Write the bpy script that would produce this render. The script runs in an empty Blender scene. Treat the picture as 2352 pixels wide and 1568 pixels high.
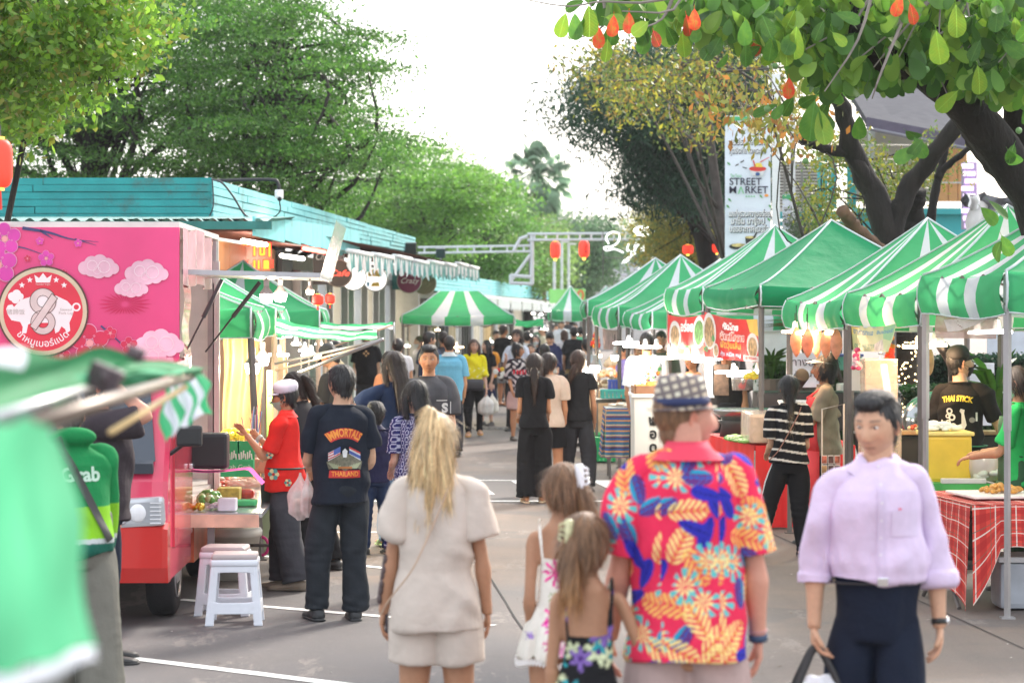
import bpy,bmesh,math,random,colorsys
import numpy as np
from mathutils import Vector,Matrix,Euler
from mathutils.bvhtree import BVHTree
from mathutils.geometry import tessellate_polygon
R=math.radians
random.seed(7)
RNG=np.random.default_rng(11)
SC=bpy.context.scene
COL=SC.collection
# ------------------------------------------------------------ camera, sky, sun, exposure
CAMH,FP,CU,CV=2.04,5553.0,1176.0,719.0
cam=bpy.data.cameras.new('camera')
cam.sensor_width=36.0
cam.lens=85.0
cam.shift_y=-0.0276
cam.clip_end=3000
cam.dof.use_dof=True
cam.dof.focus_distance=19.0
cam.dof.aperture_fstop=3.4
camo=bpy.data.objects.new('camera',cam)
COL.objects.link(camo)
camo.location=(0,0,CAMH)
camo.rotation_euler=(R(90),0,0)
SC.camera=camo
W=bpy.data.worlds.new('World')
SC.world=W
W.use_nodes=True
nt=W.node_tree
nt.nodes.clear()
wo=nt.nodes.new('ShaderNodeOutputWorld')
sky=nt.nodes.new('ShaderNodeTexSky')
sky.sky_type='NISHITA'
sky.sun_disc=False
sky.sun_elevation=R(34)
sky.sun_rotation=R(28)
sky.air_density=1.0
sky.dust_density=4.0
b1=nt.nodes.new('ShaderNodeBackground');b1.inputs[1].default_value=0.06
b2=nt.nodes.new('ShaderNodeBackground');b2.inputs[0].default_value=(0.95,0.97,1.0,1);b2.inputs[1].default_value=0.86
ad=nt.nodes.new('ShaderNodeAddShader')
nt.links.new(sky.outputs[0],b1.inputs[0])
nt.links.new(b1.outputs[0],ad.inputs[0]);nt.links.new(b2.outputs[0],ad.inputs[1])
nt.links.new(ad.outputs[0],wo.inputs[0])
sl=bpy.data.lights.new('sun','SUN');sl.energy=2.6;sl.angle=R(11);sl.color=(1.0,0.93,0.84)
so=bpy.data.objects.new('sun',sl);COL.objects.link(so)
el,az=R(34),R(28)
sdir=Vector((math.sin(az)*math.cos(el),math.cos(az)*math.cos(el),math.sin(el)))
so.rotation_euler=sdir.to_track_quat('Z','Y').to_euler()
SC.view_settings.view_transform='Standard'
SC.view_settings.look='None'
SC.view_settings.gamma=1
SC.view_settings.exposure=0.92
SC.cycles.use_denoising=True
SC.cycles.max_bounces=6
SC.cycles.transparent_max_bounces=12
SC.cycles.sample_clamp_indirect=6
# ------------------------------------------------------------ helpers
def P(u,v,d):
 return np.array(((u-CU)*d/FP,d,CAMH-(v-CV)*d/FP))
def GD(v):
 return CAMH*FP/(v-CV)
def G(u,v):
 p=P(u,v,GD(v));p[2]=0;return p
def GX(u,d):
 return(u-CU)*d/FP

_mats={}
def srgb(r,g,b):
 f=lambda c:(c/255/12.92)if c<10 else((c/255+0.055)/1.055)**2.4
 return(f(r),f(g),f(b))
def M(col=(.5,.5,.5),rough=.6,var=.12,scale=6.,bump=0.,bscale=30.,metal=0.,trans=0.,emit=0.,alpha=1.,ecol=None,spec=.5,vc=False,coat=0.,stretch=None,dirt=0.,ior=None):
 key=(tuple(np.round(col,4)),rough,var,scale,bump,bscale,metal,trans,emit,alpha,ecol,spec,vc,coat,stretch,dirt,ior)
 if key in _mats:return _mats[key]
 m=bpy.data.materials.new('material')
 m.use_nodes=True
 n=m.node_tree;n.nodes.clear();N=n.nodes.new;Lk=n.links.new
 out=N('ShaderNodeOutputMaterial');b=N('ShaderNodeBsdfPrincipled')
 tc=N('ShaderNodeTexCoord')
 vec=tc.outputs['Object']
 if stretch:
  mp=N('ShaderNodeMapping');mp.inputs['Scale'].default_value=stretch
  Lk(vec,mp.inputs[0]);vec=mp.outputs[0]
 if vc:
  a=N('ShaderNodeAttribute');a.attribute_name='Col';src=a.outputs['Color']
 else:
  a=N('ShaderNodeRGB');a.outputs[0].default_value=(*col,1);src=a.outputs[0]
 if var>0:
  no=N('ShaderNodeTexNoise');no.inputs['Scale'].default_value=scale;no.inputs['Detail'].default_value=5
  Lk(vec,no.inputs['Vector'])
  mr=N('ShaderNodeMapRange');mr.inputs[1].default_value=.3;mr.inputs[2].default_value=.7
  mr.inputs[3].default_value=1-var;mr.inputs[4].default_value=1+var
  Lk(no.outputs['Fac'],mr.inputs[0])
  vm=N('ShaderNodeVectorMath');vm.operation='SCALE'
  Lk(src,vm.inputs[0]);Lk(mr.outputs[0],vm.inputs['Scale']);src=vm.outputs[0]
 if dirt>0:
  no=N('ShaderNodeTexNoise');no.inputs['Scale'].default_value=scale*.6;no.inputs['Detail'].default_value=8;no.inputs['Roughness'].default_value=.7
  Lk(tc.outputs['Object'],no.inputs['Vector'])
  mr=N('ShaderNodeMapRange');mr.inputs[1].default_value=.56;mr.inputs[2].default_value=.66;mr.inputs[3].default_value=0;mr.inputs[4].default_value=dirt
  Lk(no.outputs['Fac'],mr.inputs[0])
  mx=N('ShaderNodeMixRGB');mx.inputs[2].default_value=(.10,.075,.05,1)
  Lk(mr.outputs[0],mx.inputs[0]);Lk(src,mx.inputs[1]);src=mx.outputs[0]
 Lk(src,b.inputs['Base Color'])
 b.inputs['Roughness'].default_value=rough;b.inputs['Metallic'].default_value=metal
 b.inputs['Specular IOR Level'].default_value=spec
 if coat:b.inputs['Coat Weight'].default_value=coat;b.inputs['Coat Roughness'].default_value=.06
 if emit:
  b.inputs['Emission Color'].default_value=(*(ecol or col),1);b.inputs['Emission Strength'].default_value=emit
 b.inputs['Alpha'].default_value=alpha
 if bump>0:
  no=N('ShaderNodeTexNoise');no.inputs['Scale'].default_value=bscale;no.inputs['Detail'].default_value=4
  Lk(vec,no.inputs['Vector'])
  bp=N('ShaderNodeBump');bp.inputs['Strength'].default_value=bump;bp.inputs['Distance'].default_value=.02
  Lk(no.outputs['Fac'],bp.inputs['Height']);Lk(bp.outputs[0],b.inputs['Normal'])
 sh=b.outputs[0]
 if trans>0:
  t=N('ShaderNodeBsdfTranslucent');Lk(src,t.inputs[0])
  ms=N('ShaderNodeMixShader');ms.inputs[0].default_value=trans
  Lk(sh,ms.inputs[1]);Lk(t.outputs[0],ms.inputs[2]);sh=ms.outputs[0]
 Lk(sh,out.inputs[0])
 _mats[key]=m
 return m

class MB:
 """collects geometry; every piece becomes faces of one mesh"""
 def __init__(s):s.v=[];s.f=[];s.m=[];s.n=0;s.c=[]
 def add(s,v,f,m=0,col=None):
  v=np.asarray(v,float).reshape(-1,3)
  s.v.append(v);s.f+=[tuple(int(i)+s.n for i in q)for q in f]
  s.m+=[m]*len(f);s.n+=len(v)
  s.c.append(np.tile(np.array(col if col is not None else(.5,.5,.5),float),(len(v),1))if np.ndim(col)<2 else np.asarray(col))
  return s
 def V(s):return np.concatenate(s.v)if s.v else np.zeros((0,3))
 def box(s,c,size,rz=0.,rx=0.,ry=0.,m=0,col=None):
  h=np.array(size)/2.
  p=np.array([(-1,-1,-1),(1,-1,-1),(1,1,-1),(-1,1,-1),(-1,-1,1),(1,-1,1),(1,1,1),(-1,1,1)])*h
  if rz or rx or ry:p=p@np.array(Euler((rx,ry,rz)).to_matrix()).T
  return s.add(p+np.array(c),[(0,3,2,1),(4,5,6,7),(0,1,5,4),(1,2,6,5),(2,3,7,6),(3,0,4,7)],m,col)
 def bbox(s,c,size,bev=.01,rz=0.,rx=0.,ry=0.,m=0,col=None):
  bm=bmesh.new();bmesh.ops.create_cube(bm,size=1.)
  for v in bm.verts:v.co=Vector((v.co.x*size[0],v.co.y*size[1],v.co.z*size[2]))
  bmesh.ops.bevel(bm,geom=bm.edges[:],offset=bev,segments=2,profile=.6,affect='EDGES')
  bm.verts.ensure_lookup_table()
  p=np.array([v.co[:]for v in bm.verts]);f=[[v.index for v in q.verts]for q in bm.faces];bm.free()
  p=p@np.array(Euler((rx,ry,rz)).to_matrix()).T
  return s.add(p+np.array(c),f,m,col)
 def tube(s,pts,rad,seg=8,m=0,col=None,cap=True,flat=None,up=None,close=False):
  pts=np.asarray(pts,float);n=len(pts)
  rad=np.broadcast_to(np.asarray(rad,float),(n,))if np.ndim(rad)<2 else np.asarray(rad,float)
  t=np.gradient(pts,axis=0);t/=np.linalg.norm(t,axis=1)[:,None]+1e-12
  ref=np.array(up if up is not None else(0,0,1.))
  if up is None and abs(t[0]@ref)>.9:ref=np.array((0,1.,0))
  a=np.linspace(0,2*np.pi,seg,endpoint=False)
  V=[];x=np.cross(ref,t[0]);x/=np.linalg.norm(x)+1e-12
  for i in range(n):
   x=x-(x@t[i])*t[i];x/=np.linalg.norm(x)+1e-12
   y=np.cross(t[i],x)
   ra,rb=(rad[i],rad[i])if rad.ndim==1 else rad[i]
   V.append(pts[i]+np.outer(np.cos(a)*ra,x)+np.outer(np.sin(a)*rb,y))
  return s.rings(V,m,col,cap)
 def rings(s,V,m=0,col=None,cap=True):
  n=len(V);seg=len(V[0])
  f=[(i*seg+j,i*seg+(j+1)%seg,(i+1)*seg+(j+1)%seg,(i+1)*seg+j)for i in range(n-1)for j in range(seg)]
  if cap:f+=[tuple(range(seg))[::-1],tuple((n-1)*seg+j for j in range(seg))]
  return s.add(np.concatenate(V),f,m,col)
 def sphere(s,c,r,seg=12,rg=8,m=0,col=None,rot=None):
  r=np.broadcast_to(np.asarray(r,float),(3,))
  V=[]
  for i in range(1,rg):
   th=math.pi*i/rg
   a=np.linspace(0,2*np.pi,seg,endpoint=False)
   V.append(np.stack([np.sin(th)*np.cos(a),np.sin(th)*np.sin(a),np.full(seg,-np.cos(th))],1))
  V=np.concatenate([np.concatenate(V),[(0,0,-1),(0,0,1)]])*r
  if rot is not None:V=V@np.array(rot).T
  n=rg-1
  f=[(i*seg+j,i*seg+(j+1)%seg,(i+1)*seg+(j+1)%seg,(i+1)*seg+j)for i in range(n-1)for j in range(seg)]
  f+=[(n*seg,(j+1)%seg,j)for j in range(seg)]+[(n*seg+1,(n-1)*seg+j,(n-1)*seg+(j+1)%seg)for j in range(seg)]
  return s.add(V+np.array(c),f,m,col)
 def lathe(s,prof,c=(0,0,0),seg=20,m=0,col=None,axis='z',cap=True,rot=None):
  a=np.linspace(0,2*np.pi,seg,endpoint=False);V=[]
  for r,z in prof:
   q=np.stack([np.cos(a)*r,np.sin(a)*r,np.full(seg,z)],1)
   if axis=='y':q=q[:,[0,2,1]]
   if axis=='x':q=q[:,[2,1,0]]
   if rot is not None:q=q@np.array(rot).T
   V.append(q+np.array(c))
  return s.rings(V,m,col,cap)
 def grid(s,fn,nu,nv,m=0,col=None,mfn=None):
  pts=np.array([fn(i/nu,j/nv)for i in range(nu+1)for j in range(nv+1)])
  f=[];mm=[]
  for i in range(nu):
   for j in range(nv):
    a=i*(nv+1)+j
    f.append((a,a+nv+1,a+nv+2,a+1));mm.append(mfn((i+.5)/nu,(j+.5)/nv)if mfn else m)
  s.add(pts,f,m,col);s.m[-len(f):]=mm
  return s
 def poly(s,p2,o,ex,ey,m=0,col=None):
  o,ex,ey=map(lambda q:np.asarray(q,float),(o,ex,ey))
  t=tessellate_polygon([[Vector((x,y,0))for x,y in p2]])
  return s.add(np.array([o+ex*x+ey*y for x,y in p2]),t,m,col)
 def mesh(s,name='mesh',smooth=False,vc=False):
  me=bpy.data.meshes.new(name)
  me.from_pydata(s.V().tolist(),[],s.f)
  if s.m and max(s.m)>0:me.polygons.foreach_set('material_index',s.m)
  if vc:setcol(me,np.concatenate(s.c))
  if smooth:me.polygons.foreach_set('use_smooth',[True]*len(me.polygons))
  me.update()
  return me
def setcol(me,c):
 a=me.color_attributes.new('Col','FLOAT_COLOR','POINT')
 d=np.ones((len(me.vertices),4));d[:,:3]=c
 a.data.foreach_set('color',d.ravel())
def link(name,me,mats=None,parent=None,loc=(0,0,0)):
 o=bpy.data.objects.new(name,me);COL.objects.link(o)
 if mats is not None and len(me.materials)==0:
  for m in(mats if isinstance(mats,(list,tuple))else[mats]):me.materials.append(m)
 if parent is not None:o.parent=parent
 o.location=loc
 return o
def tag(o,label=None,cat=None,group=None,kind=None):
 if label:o['label']=label
 if cat:o['category']=cat
 if group:o['group']=group
 if kind:o['kind']=kind
 return o
def E(name,loc,label,cat,group=None,rz=0.):
 o=bpy.data.objects.new(name,None);COL.objects.link(o);o.empty_display_size=.1
 o.location=tuple(loc);o.rotation_euler=(0,0,rz)
 return tag(o,label,cat,group)
def part(name,mb,mats,parent,world=True,smooth=False,vc=False,label=None):
 """mb in world coordinates unless world=False (then local to the parent)"""
 me=mb.mesh(name,smooth,vc)
 o=link(name,me,mats,parent)
 if world and parent is not None:
  p=parent;mt=Matrix.Identity(4)
  while p is not None:
   mt=(Matrix.Translation(p.location)@p.rotation_euler.to_matrix().to_4x4())@mt;p=p.parent
  me.transform(mt.inverted())
 if label:o['label']=label
 return o
def solo(name,mb,mats,label,cat,base=None,group=None,smooth=False,vc=False,kind=None):
 me=mb.mesh(name,smooth,vc)
 b=np.zeros(3)
 if kind is None:
  V=mb.V();b=np.array(base)if base is not None else np.array([(V[:,0].min()+V[:,0].max())/2,(V[:,1].min()+V[:,1].max())/2,V[:,2].min()])
  me.transform(Matrix.Translation(-Vector(b)))
 o=link(name,me,mats,None,tuple(b))
 return tag(o,label,cat,group,kind)
TMP=bpy.data.scenes.new('tmp')
def evalmesh(ob):
 TMP.collection.objects.link(ob)
 with bpy.context.temp_override(scene=TMP,view_layer=TMP.view_layers[0]):
  dg=bpy.context.evaluated_depsgraph_get();dg.update()
 me=bpy.data.meshes.new_from_object(ob.evaluated_get(dg))
 TMP.collection.objects.unlink(ob)
 dt=ob.data
 bpy.data.objects.remove(ob)
 (bpy.data.meshes if isinstance(dt,bpy.types.Mesh)else bpy.data.curves).remove(dt)
 return me
def vox(mb,size,smooth=3,fac=.5):
 ob=bpy.data.objects.new('tmpo',mb.mesh())
 r=ob.modifiers.new('r','REMESH');r.mode='VOXEL';r.voxel_size=size;r.adaptivity=0
 if smooth:
  q=ob.modifiers.new('s','SMOOTH');q.factor=fac;q.iterations=smooth
 return evalmesh(ob)
def mv(me):
 a=np.empty(len(me.vertices)*3);me.vertices.foreach_get('co',a);return a.reshape(-1,3)
def mn(me):
 a=np.empty(len(me.vertices)*3);me.vertices.foreach_get('normal',a);return a.reshape(-1,3)
def setv(me,a):
 me.vertices.foreach_set('co',np.asarray(a).ravel());me.update()
_tx={}
def textmesh(s,size=1.,bold=0.,align='CENTER',shear=0.,spacing=1.):
 """triangulated flat lettering in the xy plane as (verts, faces)"""
 k=(s,bold,align,shear,spacing)
 if k not in _tx:
  cu=bpy.data.curves.new('t','FONT');cu.body=s;cu.size=1;cu.offset=bold;cu.align_x=align;cu.align_y='CENTER'
  cu.shear=shear;cu.space_character=spacing;cu.resolution_u=3
  me=evalmesh(bpy.data.objects.new('tmpt',cu))
  _tx[k]=(mv(me).copy(),[tuple(p.vertices)for p in me.polygons]);bpy.data.meshes.remove(me)
 v,f=_tx[k]
 return v*size,f
def text(mb,s,o,ex,ey,size,m=0,bold=0.,align='CENTER',shear=0.,spacing=1.,width=None,fn=None):
 v,f=textmesh(s,1.,bold,align,shear,spacing)
 if not len(v):return mb
 w=v[:,0].max()-v[:,0].min()
 sx=size if width is None else width/w
 v=v*np.array((sx,size,1))
 if fn is not None:v=fn(v)
 o,ex,ey=map(lambda q:np.asarray(q,float),(o,ex,ey))
 return mb.add(o+v[:,:1]*ex+v[:,1:2]*ey,f,m)
def circle(r,n=24,c=(0,0),ry=None):
 return[(c[0]+r*math.cos(2*math.pi*i/n),c[1]+(ry or r)*math.sin(2*math.pi*i/n))for i in range(n)]
def ringpoly(mb,r0,r1,n,o,ex,ey,m=0,ry=1.):
 o,ex,ey=map(lambda q:np.asarray(q,float),(o,ex,ey))
 a=np.linspace(0,2*np.pi,n,endpoint=False)
 V=np.array([o+ex*math.cos(t)*r+ey*math.sin(t)*r*ry for r in(r0,r1)for t in a])
 return mb.add(V,[(j,(j+1)%n,n+(j+1)%n,n+j)for j in range(n)],m)
def dup(root,loc,rz=None,label=None,group=None):
 r=root.copy();COL.objects.link(r);r.location=tuple(loc)
 if rz is not None:r.rotation_euler=(0,0,rz)
 if label:r['label']=label
 if group:r['group']=group
 for ch in root.children:
  c=ch.copy();COL.objects.link(c);c.parent=r
  for g in ch.children:
   d=g.copy();COL.objects.link(d);d.parent=c
 return r
def spline(pts,n):
 pts=np.asarray(pts,float)
 if len(pts)<3:return np.array([pts[0]+(pts[-1]-pts[0])*t for t in np.linspace(0,1,n)])
 q=np.concatenate([[2*pts[0]-pts[1]],pts,[2*pts[-1]-pts[-2]]]);out=[]
 for t in np.linspace(0,len(pts)-1-1e-6,n):
  i=int(t);f=t-i;a,b,c,d=q[i:i+4]
  out.append(.5*((2*b)+(-a+c)*f+(2*a-5*b+4*c-d)*f*f+(-a+3*b-3*c+d)*f**3))
 return np.array(out)
# ------------------------------------------------------------ people
SKIN={'asian':(.56,.33,.215),'tan':(.42,.22,.13),'dark':(.30,.15,.085),'pale':(.62,.37,.27),'rosy':(.58,.28,.20),'warm':(.50,.24,.13)}
HAIRC={'black':(.012,.011,.012),'brown':(.055,.025,.014),'dbrown':(.028,.016,.012),'blonde':(.50,.36,.19),'lbrown':(.19,.10,.05)}
def rot(ax,a):
 return np.array(Matrix.Rotation(a,3,ax))
def nrm(v):
 v=np.asarray(v,float);return v/(np.linalg.norm(v)+1e-12)
def sm(a,b,x):
 t=np.clip((x-a)/(b-a),0,1);return t*t*(3-2*t)
def folds(p,n,amp,seed,st=1.,vert=False):
 r=np.random.default_rng(seed);o=np.zeros(len(p))
 for i in range(9):
  k=nrm(r.normal(size=3)*(np.array((1,1,.18))if vert else np.array((1.,.7,.8))))*r.uniform(7,26)*st
  k2=r.normal(size=3)*4*st;k3=r.normal(size=3)*5.5
  ph=p@k+1.3*np.sin(p@k2+r.uniform(0,6))+r.uniform(0,6)
  msk=np.clip(.15+np.sin(p@k3+r.uniform(0,6)),0,1)**1.2
  wd=r.uniform(.28,.6)
  o+=(np.exp(-(np.sin(ph*.5)/wd)**2)-.25)*msk*r.uniform(.5,1)
 return p+n*(o*amp*.95)[:,None]
def head_geo(hi,skin,female,hair_c,beard=0.,mask=None,brow=1.):
 nu,nv=(84,60)if hi else(44,32)
 th=np.linspace(0,np.pi,nv+1);ph=np.linspace(0,2*np.pi,nu,endpoint=False)
 T,F=np.meshgrid(th,ph,indexing='ij')
 nx,ny,nz=np.sin(T)*np.sin(F),np.sin(T)*np.cos(F),np.cos(T)
 x,y,z=nx*.075,ny*.094,nz*.115
 lo=np.clip(-z/.115,0,1)
 x=x*(1-(.34 if female else.27)*lo**1.6)*(1+.03*np.exp(-((z-.04)/.05)**2))
 y=np.where(y<0,y*(1-.42*sm(.1,1,lo))*1.03,y*(1-.07*sm(.0,.5,np.clip(z/.115,0,1))))
 fr=sm(0,.5,ny)
 g=lambda a,s:np.exp(-(a/s)**2)
 y=y-.006*g(x,.05)*g(z+.03,.06)*fr
 nl=sm(.03,-.028,z)*sm(-.052,-.036,z)
 y=y+fr*.024*g(x,.010+.006*sm(.02,-.035,z))*nl
 y=y+fr*.005*(g(x-.012,.007)+g(x+.012,.007))*g(z+.038,.008)
 for s in(-1,1):
  y=y-fr*.0105*g(x-s*.031,.017)*g(z-.010,.012)
  y=y+fr*.004*g(x-s*.030,.02)*g(z-.030,.009)
  y=y+fr*.004*g(x-s*.043,.02)*g(z+.025,.02)
 y=y+fr*(.0062*g(x,.021)*g(z+.0615,.0055)+.0068*g(x,.018)*g(z+.0745,.0065)-.003*g(x,.022)*g(z+.0675,.003))
 y=y+fr*.010*g(x,.022)*g(z+.102,.016)
 V=np.stack([x,y,z],-1).reshape(-1,3)
 f=[(i*nu+j,i*nu+(j+1)%nu,(i+1)*nu+(j+1)%nu,(i+1)*nu+j)for i in range(nv)for j in range(nu)]
 C=np.tile(np.array(skin),(len(V),1))
 X,Y,Z=V.T;F1=(Y>.03)
 def mixc(w,c):C[:]=C*(1-w[:,None])+np.array(c)*w[:,None]
 sk=np.array(skin)
 mixc(.30*F1*(g(np.abs(X)-.043,.018)*g(Z+.03,.022)+g(X,.014)*g(Z+.035,.014)).clip(0,1),sk*(1.12,.72,.68))
 mixc(F1*(.75 if female else.5)*((np.abs(X)<.024)*(1-(np.abs(X)/.025)**2).clip(0,1)**.5*g(Z+.068,.0095)),sk*((.85,.32,.34)if female else(.78,.45,.42)))
 mixc(F1*.8*(np.abs(X)<.021)*g(Z+.0675,.0018),sk*.25)
 for s in(-1,1):
  bz=.031+.004*np.cos((X*s-.03)*60)
  mixc(brow*.85*F1*((X*s>.013)&(X*s<.05))*g(Z-bz,.0035),np.array(hair_c)*1.2)
  mixc(F1*.8*(np.abs(X-s*.031)<.0165)*g(Z-.0150+((X-s*.031)/.0155)**2*.005,.0022),(.03,.02,.02))
 for s in(-1,1):mixc(F1*.9*g(X-s*.0075,.0032)*g(Z+.0435,.0025),sk*.3)
 if beard:mixc(beard*sm(.02,.05,Y)*sm(-.045,-.06,Z)*(1-.7*g(X,.02)*g(Z+.067,.006)),np.array(hair_c)*1.5)
 return V,f,C
def ear(mb,s,skin):
 e=MB();e.sphere((0,0,0),(.007,.017,.031),14,10)
 v=e.V();r=np.hypot(v[:,1]/.017,v[:,2]/.031)
 v[:,0]=np.where(v[:,0]>0,v[:,0]-.0075*np.exp(-(r/.55)**4),v[:,0])
 v=v@rot('Z',R(22)).T@rot('X',R(-10)).T
 v[:,0]*=s
 return mb.add(v+np.array((s*.0775,-.006,-.004)),e.f,0,np.array(skin)*(1.05,.85,.8))
def hair_geo(style,hi,col,hs):
 """head-local hair volume, remeshed into strands"""
 mb=MB()
 cap=lambda rx,ry,rz,c,t=0.:mb.sphere(c,(rx,ry,rz),40,28,rot=rot('X',t))
 if style in('short','crop','bald_top','thin'):
  k=.003 if style=='crop' else.008
  cap(.076+k,.092+k,.100+k*.6,(0,-.014,.024),R(14))
  if style=='short':mb.sphere((0,.045,.085),(.062,.042,.028),20,14,rot=rot('X',R(-18)))
  if style=='short':mb.sphere((0,-.01,.095),(.066,.075,.030),20,14)
  mb.sphere((0,-.055,-.045),(.052,.034,.048),20,14)
 elif style=='quiff':
  cap(.083,.097,.104,(0,-.019,.026),R(18))
  mb.sphere((.0,.046,.097),(.058,.040,.028),24,14,rot=rot('X',R(-14)))
  mb.sphere((.0,-.005,.104),(.068,.075,.030),24,14)
  mb.sphere((0,-.058,-.05),(.054,.036,.05),20,14)
 else:
  cap(.083,.099,.104,(0,-.018,.024),R(24))
  mb.sphere((0,-.052,-.04),(.060,.045,.06),20,14)
 if style=='long' or style=='verylong':
  L=.36 if style=='long' else.46
  pts=spline([(0,-.04,.05),(0,-.075,-.05),(0,-.092,-.16),(0,-.085,-L)],12)
  mb.tube(pts,[(.080-.022*(i/11)**2,.045-.012*i/11)for i in range(12)],20,up=(0,1,0))
  for s in(-1,1):
   mb.tube(spline([(s*.055,.02,.06),(s*.083,.018,0),(s*.083,.012,-.1),(s*.072,-.01,-L*.75)],10),[(.020,.028)]*3+[(.022,.032)]*4+[(.018,.024)]*3,12,up=(0,1,0))
 elif style=='bob':
  pts=spline([(0,-.03,.06),(0,-.045,-.04),(0,-.045,-.115)],8)
  mb.tube(pts,[(.088,.068)]*8,22,up=(0,1,0))
 elif style=='pony':
  pts=spline([(0,-.10,.03),(0,-.135,.0),(0,-.13,-.1),(0,-.115,-.26),(0,-.11,-.38)],14)
  mb.tube(pts,[.016,.026,.033,.036,.037,.037,.036,.035,.033,.031,.028,.024,.017,.008],12)
 elif style=='lowpony':
  pts=spline([(0,-.085,-.05),(0,-.12,-.09),(0.0,-.125,-.2),(0.005,-.12,-.38)],14)
  mb.tube(pts,[.018,.026,.032,.036,.038,.040,.041,.040,.038,.035,.031,.026,.019,.01],12)
 elif style=='sidepony':
  pts=spline([(0,-.085,-.035),(-.03,-.12,-.07),(-.07,-.125,-.14),(-.105,-.11,-.22)],12)
  mb.tube(pts,[.018,.024,.03,.033,.034,.033,.032,.03,.028,.024,.018,.01],12)
 elif style=='halfup':
  mb.sphere((-.012,-.055,.105),(.034,.03,.042),16,12)
  mb.sphere((-.03,-.05,.125),(.022,.02,.03),12,8)
  for k in range(9):
   x0=-.07+.0175*k;sgn=1 if x0>0 else-1
   pts=spline([(x0*.8,-.06,.05),(x0*1.05,-.09+.3*abs(x0),-.06),(x0*.95,-.10+.25*abs(x0),-.17),(x0*.9+.02,-.095,-.24-.05*math.cos(k*1.7))],10)
   mb.tube(pts,[.018,.020,.021,.021,.021,.020,.019,.017,.013,.006],8)
  pts=spline([(0,-.09,.08),(.0,-.118,-.02),(.008,-.122,-.16),(.0,-.115,-.31)],12)
  mb.tube(pts,[(.020,.016),(.026,.018),(.030,.02),(.032,.02),(.033,.02),(.033,.02),(.031,.018),(.028,.016),(.024,.014),(.02,.012),(.014,.01),(.006,.005)],10,up=(0,1,0))
 elif style=='bun':
  mb.sphere((0,-.065,.11),(.042,.042,.04),16,12)
 elif style=='girlpony':
  for k in range(6):
   a=k*1.05
   pts=spline([(.0,-.09,.045),(.015*math.cos(a)+.01,-.125,.0),(.028*math.cos(a)+.03,-.12+.02*math.sin(a),-.10),(.03*math.cos(a)+.035,-.105+.03*math.sin(a),-.19-.02*math.sin(a*2))],9)
   mb.tube(pts,[.016,.018,.02,.02,.02,.018,.015,.011,.005],8)
 elif style=='braid':
  for k in range(17):
   t=k/16;z=-.06-.33*t;s=(-1)**k
   rr=(.026-.010*t)if k<15 else.012
   mb.sphere((.012*s*(1-.4*t),-.10-.015*math.sin(t*2.5),z),(rr,rr*.85,rr*1.05),10,8)
 me=vox(mb,.0055 if hi else.011,3 if hi else 2)
 v,n=mv(me),mn(me)
 r=np.random.default_rng(5)
 ang=np.arctan2(v[:,0],-v[:,1]+.02)
 st=.5*np.sin(ang*23+3*np.sin(v[:,2]*9))+.3*np.sin(ang*47+v[:,2]*12)+.25*np.sin(v[:,0]*300+v[:,2]*20)
 v=v+n*(st*(.0022 if hi else.003))[:,None]
 setv(me,v*hs)
 c=np.array(col)*(1+.32*st[:,None])
 if style in('pony','lowpony','girlpony','braid')and np.mean(col)<.3:
  w=sm(-.12,-.34,v[:,2])[:,None]*(.7 if style=='braid' else.4);c=c*(1-w)+np.array((.24,.17,.09)if style=='braid' else(.10,.05,.03))*w
 if style=='girlpony':c=c*1.0+sm(-.02,-.16,v[:,2])[:,None]*np.array((.22,.12,.05))
 if style=='halfup':c=c*(.75+.45*sm(-.06,.02,-v[:,1]-.07))[:,None]
 ns=0 if not hi else 1500 if style in('crop',)else 3000
 if ns:
  n=mn(me);vv=mv(me);lng=style not in('crop','short','quiff')
  ok=np.where(lng|(vv[:,1]<.02*hs)|(vv[:,2]>.075*hs))[0]if not lng else np.where((vv[:,1]<.035*hs)|(vv[:,2]>.08*hs))[0];ix=ok[r.integers(0,len(ok),ns)];p0=vv[ix];nn=n[ix];cr=np.array((0,-.03,.115))*hs
  d=p0-cr;d=d+np.array((0,0,-.10*hs if lng else-.02));d-=(d*nn).sum(1)[:,None]*nn*.97;d/=np.linalg.norm(d,axis=1)[:,None]+1e-9
  d[:,1]-=.5*(p0[:,1]>0)*(not lng);d+=r.normal(size=d.shape)*(.13 if lng else.22);L_=r.uniform(.4,1,ns)[:,None]*(.10 if lng else.035 if style!='crop' else.018)*hs
  sd=np.cross(d,nn);sd/=np.linalg.norm(sd,axis=1)[:,None]+1e-9;w_=.0011*hs*r.uniform(.6,1.5,ns)[:,None];lift=r.uniform(0,1,ns)[:,None]**3*(.010 if lng else.006)*hs
  pts=[p0+nn*(.0006+lift*t*(1-.4*t))+d*L_*t+np.array((0,0,-1))*(t*t*L_*(.25 if lng else.05))for t in(0,.35,.7,1)]
  VV=np.concatenate([np.stack([q-sd*w_*ww,q+sd*w_*ww],1)for q,ww in zip(pts,(1,1,.8,.15))],1).reshape(-1,3)
  FF=np.concatenate([np.array([[0,1,3,2],[2,3,5,4],[4,5,7,6]])+8*q for q in range(ns)])
  sc_=np.repeat(c[ix]*r.uniform(.55,1.75,(ns,1)),8,axis=0)
  b0=len(vv);m2=bpy.data.meshes.new('hair');m2.from_pydata(np.concatenate([vv,VV]).tolist(),[],[tuple(p.vertices)for p in me.polygons]+(FF+b0).tolist());bpy.data.meshes.remove(me);me=m2;c=np.concatenate([c,sc_])
 setcol(me,np.clip(c,.002,1))
 me.polygons.foreach_set('use_smooth',[True]*len(me.polygons))
 return me
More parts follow.
